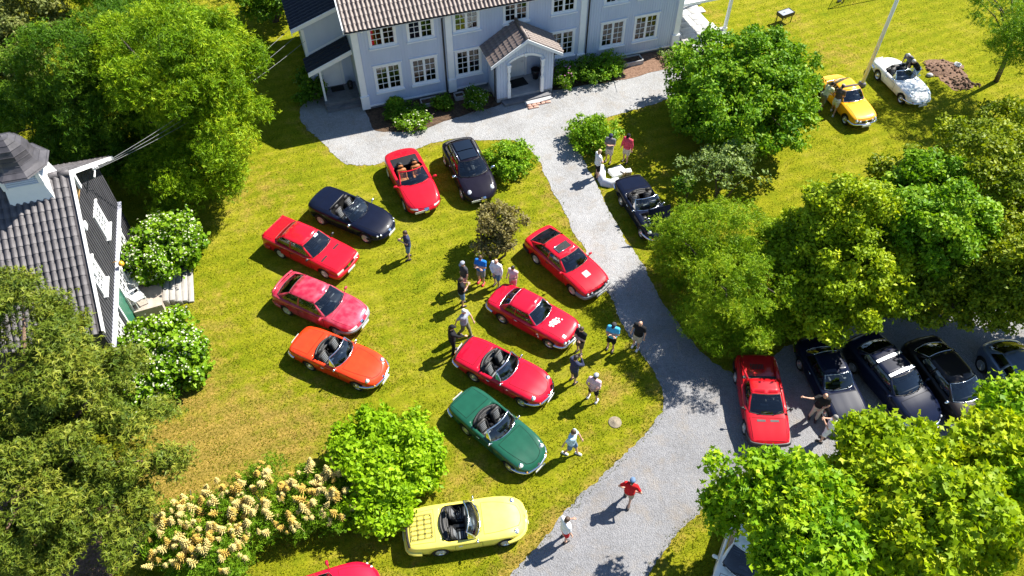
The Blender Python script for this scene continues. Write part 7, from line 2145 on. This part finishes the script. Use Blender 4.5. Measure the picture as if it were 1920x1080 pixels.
# barbecue
g = empty('barbecue', G(1468, 42), .5); tag(g, 'low rectangular black charcoal barbecue on the lawn', 'barbecue')
q = MB()
for dx, dy, sx, sy in ((0, -.27, .95, .03), (0, .27, .95, .03), (-.46, 0, .03, .57), (.46, 0, .03, .57)): q.box((dx, dy, .62), (sx, sy, .22))
q.box((0, 0, .53), (.92, .54, .03)); q.build('tray', M['gutter'], g)
for sx in (-.4, .4):
    for sy in (-.22, .22): q = MB(); q.box((sx, sy, .26), (.04, .04, .52)); q.build('leg', M['gutter'], g)
q = MB(); q.box((0, 0, .70), (.88, .5, .015)); q.build('grate', M['steel'], g)
q = MB(); q.tube([(-.2, 0, .72), (.2, .08, .72)], .02, 6); q.build('tongs', M['chrome'], g)
# black framed play goal with net, beyond the frame edge; its foot shows
gl = empty('goal', G(1580, 6)); tag(gl, 'black framed garden goal with net on the far lawn', 'goal')
M['net'] = mat('black net', (.015, .015, .015), .8)
a = Vector((0, 0, 0)); b = Vector((3.7, 1.25, 0))
gdir = (b - a).normalized(); bk = Vector((gdir.y * -1, gdir.x, 0)) * .9
q = MB(); q.tube([a, a + Vector((0, 0, 1.5)), b + Vector((0, 0, 1.5)), b], .035, 8); q.build('goal_frame', M['black'], gl)
q = MB(); q.tube([a, a + bk * 1.0], .025, 6); q.tube([b, b + bk * 1.0], .025, 6); q.tube([a + bk, b + bk], .025, 6); q.tube([a + bk, a + Vector((0, 0, 1.5))], .02, 6); q.tube([b + bk, b + Vector((0, 0, 1.5))], .02, 6); q.build('back_frame', M['black'], gl)
q = MB(); n = 26
T0, T1 = a + Vector((0, 0, 1.5)), b + Vector((0, 0, 1.5)); B0, B1 = a + bk, b + bk
for i in range(n + 1): t = i / n; q.tube([T0.lerp(T1, t), B0.lerp(B1, t)], .006, 3, cap=False)
for i in range(13): t = i / 12; q.tube([T0.lerp(B0, t), T1.lerp(B1, t)], .006, 3, cap=False)
o = q.build('net', M['net'], gl); o['kind'] = 'stuff'
# grey log by the goal
q = MB(); q.tube([(0, 0, .1), (.25, .3, .12), (.35, .6, .1)], [.10, .12, .1], 9); o = q.build('log', M['grey_timber'], None, G(1572, 4)); tag(o, 'short grey log lying by the garden goal', 'log')
# dug soil heap
def heap(px, r, h, label, mt, seed):
    rng = random.Random(seed); mb = MB(); rows = []
    for i in range(9):
        t = i / 8; row = []
        for k in range(21):
            a_ = 2 * math.pi * k / 20; nv = 1 + .35 * noise.noise(Vector((math.cos(a_) * 2, math.sin(a_) * 2, seed)))
            z = h * (1 - t * t) * (1 + .6 * noise.noise(Vector((t * 5 * math.cos(a_), t * 5 * math.sin(a_), seed + 3)))) if t < 1 else -.02
            row.append((r[0] * t * nv * math.cos(a_), r[1] * t * nv * math.sin(a_), z))
        rows.append(row)
    mb.grid(rows, flip=False); o = mb.build('soil_heap', mt, None, G(*px)); tag(o, label, 'soil heap')
    cl = MB()
    for k in range(90):
        a_ = rng.uniform(0, 6.28); t = rng.random() ** .6 * 1.35; s_ = rng.uniform(.03, .10)
        cl.ball((r[0] * t * math.cos(a_), r[1] * t * math.sin(a_), h * max(0, 1 - t * t) + s_ * .3), (s_, s_ * rng.uniform(.6, 1), s_ * .6), 6, 4)
    c_ = cl.build('clods', M['soil'] if seed == 5 else mt, o); c_['kind'] = 'stuff'
    return o
heap((1768, 130), (1.0, .7), .22, 'heap of reddish dug soil on the lawn near the white open car', M['bark_soil'], 2)
heap((1805, 158), (.7, .5), .16, 'smaller dug soil heap in the shade of the slender tree', M['bark_soil'], 5)
q = MB(); q.lathe([(.16, 0), (.2, .22), (.18, .22), (.15, .03), (0, .03)], 14); o = q.build('bucket', M['steel'], None, G(1793, 126)); tag(o, 'small grey metal bucket beside the dug soil', 'bucket')
q = MB(); q.ball((0, 0, .08), (.2, .15, .12), 8, 6); o = q.build('stone', M['stone'], None, G(1742, 143)); tag(o, 'pale stone lying on the grass by the white open car', 'stone')
# white sheet of folded roof fabric and two boxes by the blue open car
q = MB(); rows = []
path = [G(1128, 318), G(1127, 333), G(1133, 345), G(1144, 347), G(1158, 343)]
for i, p in enumerate(path):
    t = path[min(i + 1, 4)] - path[max(0, i - 1)]; nrm = Vector((-t.y, t.x, 0)).normalized()
    rows.append([p + nrm * w_ + Vector((0, 0, z + .03 * noise.noise(Vector((i * 1.7, w_ * 4, 1))))) for w_, z in ((-.24, .02), (-.18, .26), (-.05, .38), (.07, .34), (.15, .18), (.22, .02))])
q.grid(rows); q.add([rows[0][k] for k in range(6)], [tuple(range(6))]); q.add([rows[-1][k] for k in range(6)], [tuple(reversed(range(6)))])
o = q.build('white_sheet', mat('white vinyl sheet', (.62, .64, .68), .5)); tag(o, 'curved white vinyl sheet standing on the grass behind the blue open car', 'sheet')
def crate(px, size, rz, m_, label, name='box'):
    q = MB(); w_, d_, h_ = size
    q.box((0, 0, h_ / 2), size, bev=.01); q.box((0, 0, h_ + .012), (w_ + .02, d_ + .02, .025), 1, bev=.008)
    o = q.build(name, [m_, M['plate']], None, G(*px), (0, 0, rz)); tag(o, label, 'box')
M['card'] = noisy('cardboard', [(.3, (.34, .24, .16)), (.7, (.45, .33, .23))], 5, rough=.9)
crate((1157, 326), (.75, .6, .22), .5, M['plate'], 'flat white box lying on the grass behind the blue open car')
crate((1177, 326), (.30, .26, .22), .2, M['card'], 'small cardboard box with white lid on the grass')
crate((1167, 329), (.16, .22, .3), .9, M['card'], 'narrow brown carton leaning next to the flat white box')
# pale round stone lid in the lawn
q = MB(); q.lathe([(.26, 0), (.26, .02), (.24, .03), (.08, .03), (.07, .045), (0, .045)], 18); 
o = q.build('well_lid', noisy('pale concrete', [(.3, (.17, .14, .10)), (.7, (.27, .23, .17))], 12, rough=.95, bump=.4), None, G(1153, 792)); tag(o, 'round pale concrete lid set in the lawn', 'lid')
# pale poles lying at the foot of the pine
for k in range(3):
    q = MB(); q.tube([G(232 + 5 * k, 782 + 6 * k, .06), G(262 + 3 * k, 752 + 8 * k, .10)], .028, 6); o = q.build('pole', M['grey_timber']); tag(o, 'thin pale pole lying on the grass between the pine and the lower blossoming bush', 'pole', 'pale poles by the pine')
bpy.data.scenes.remove(TMP)
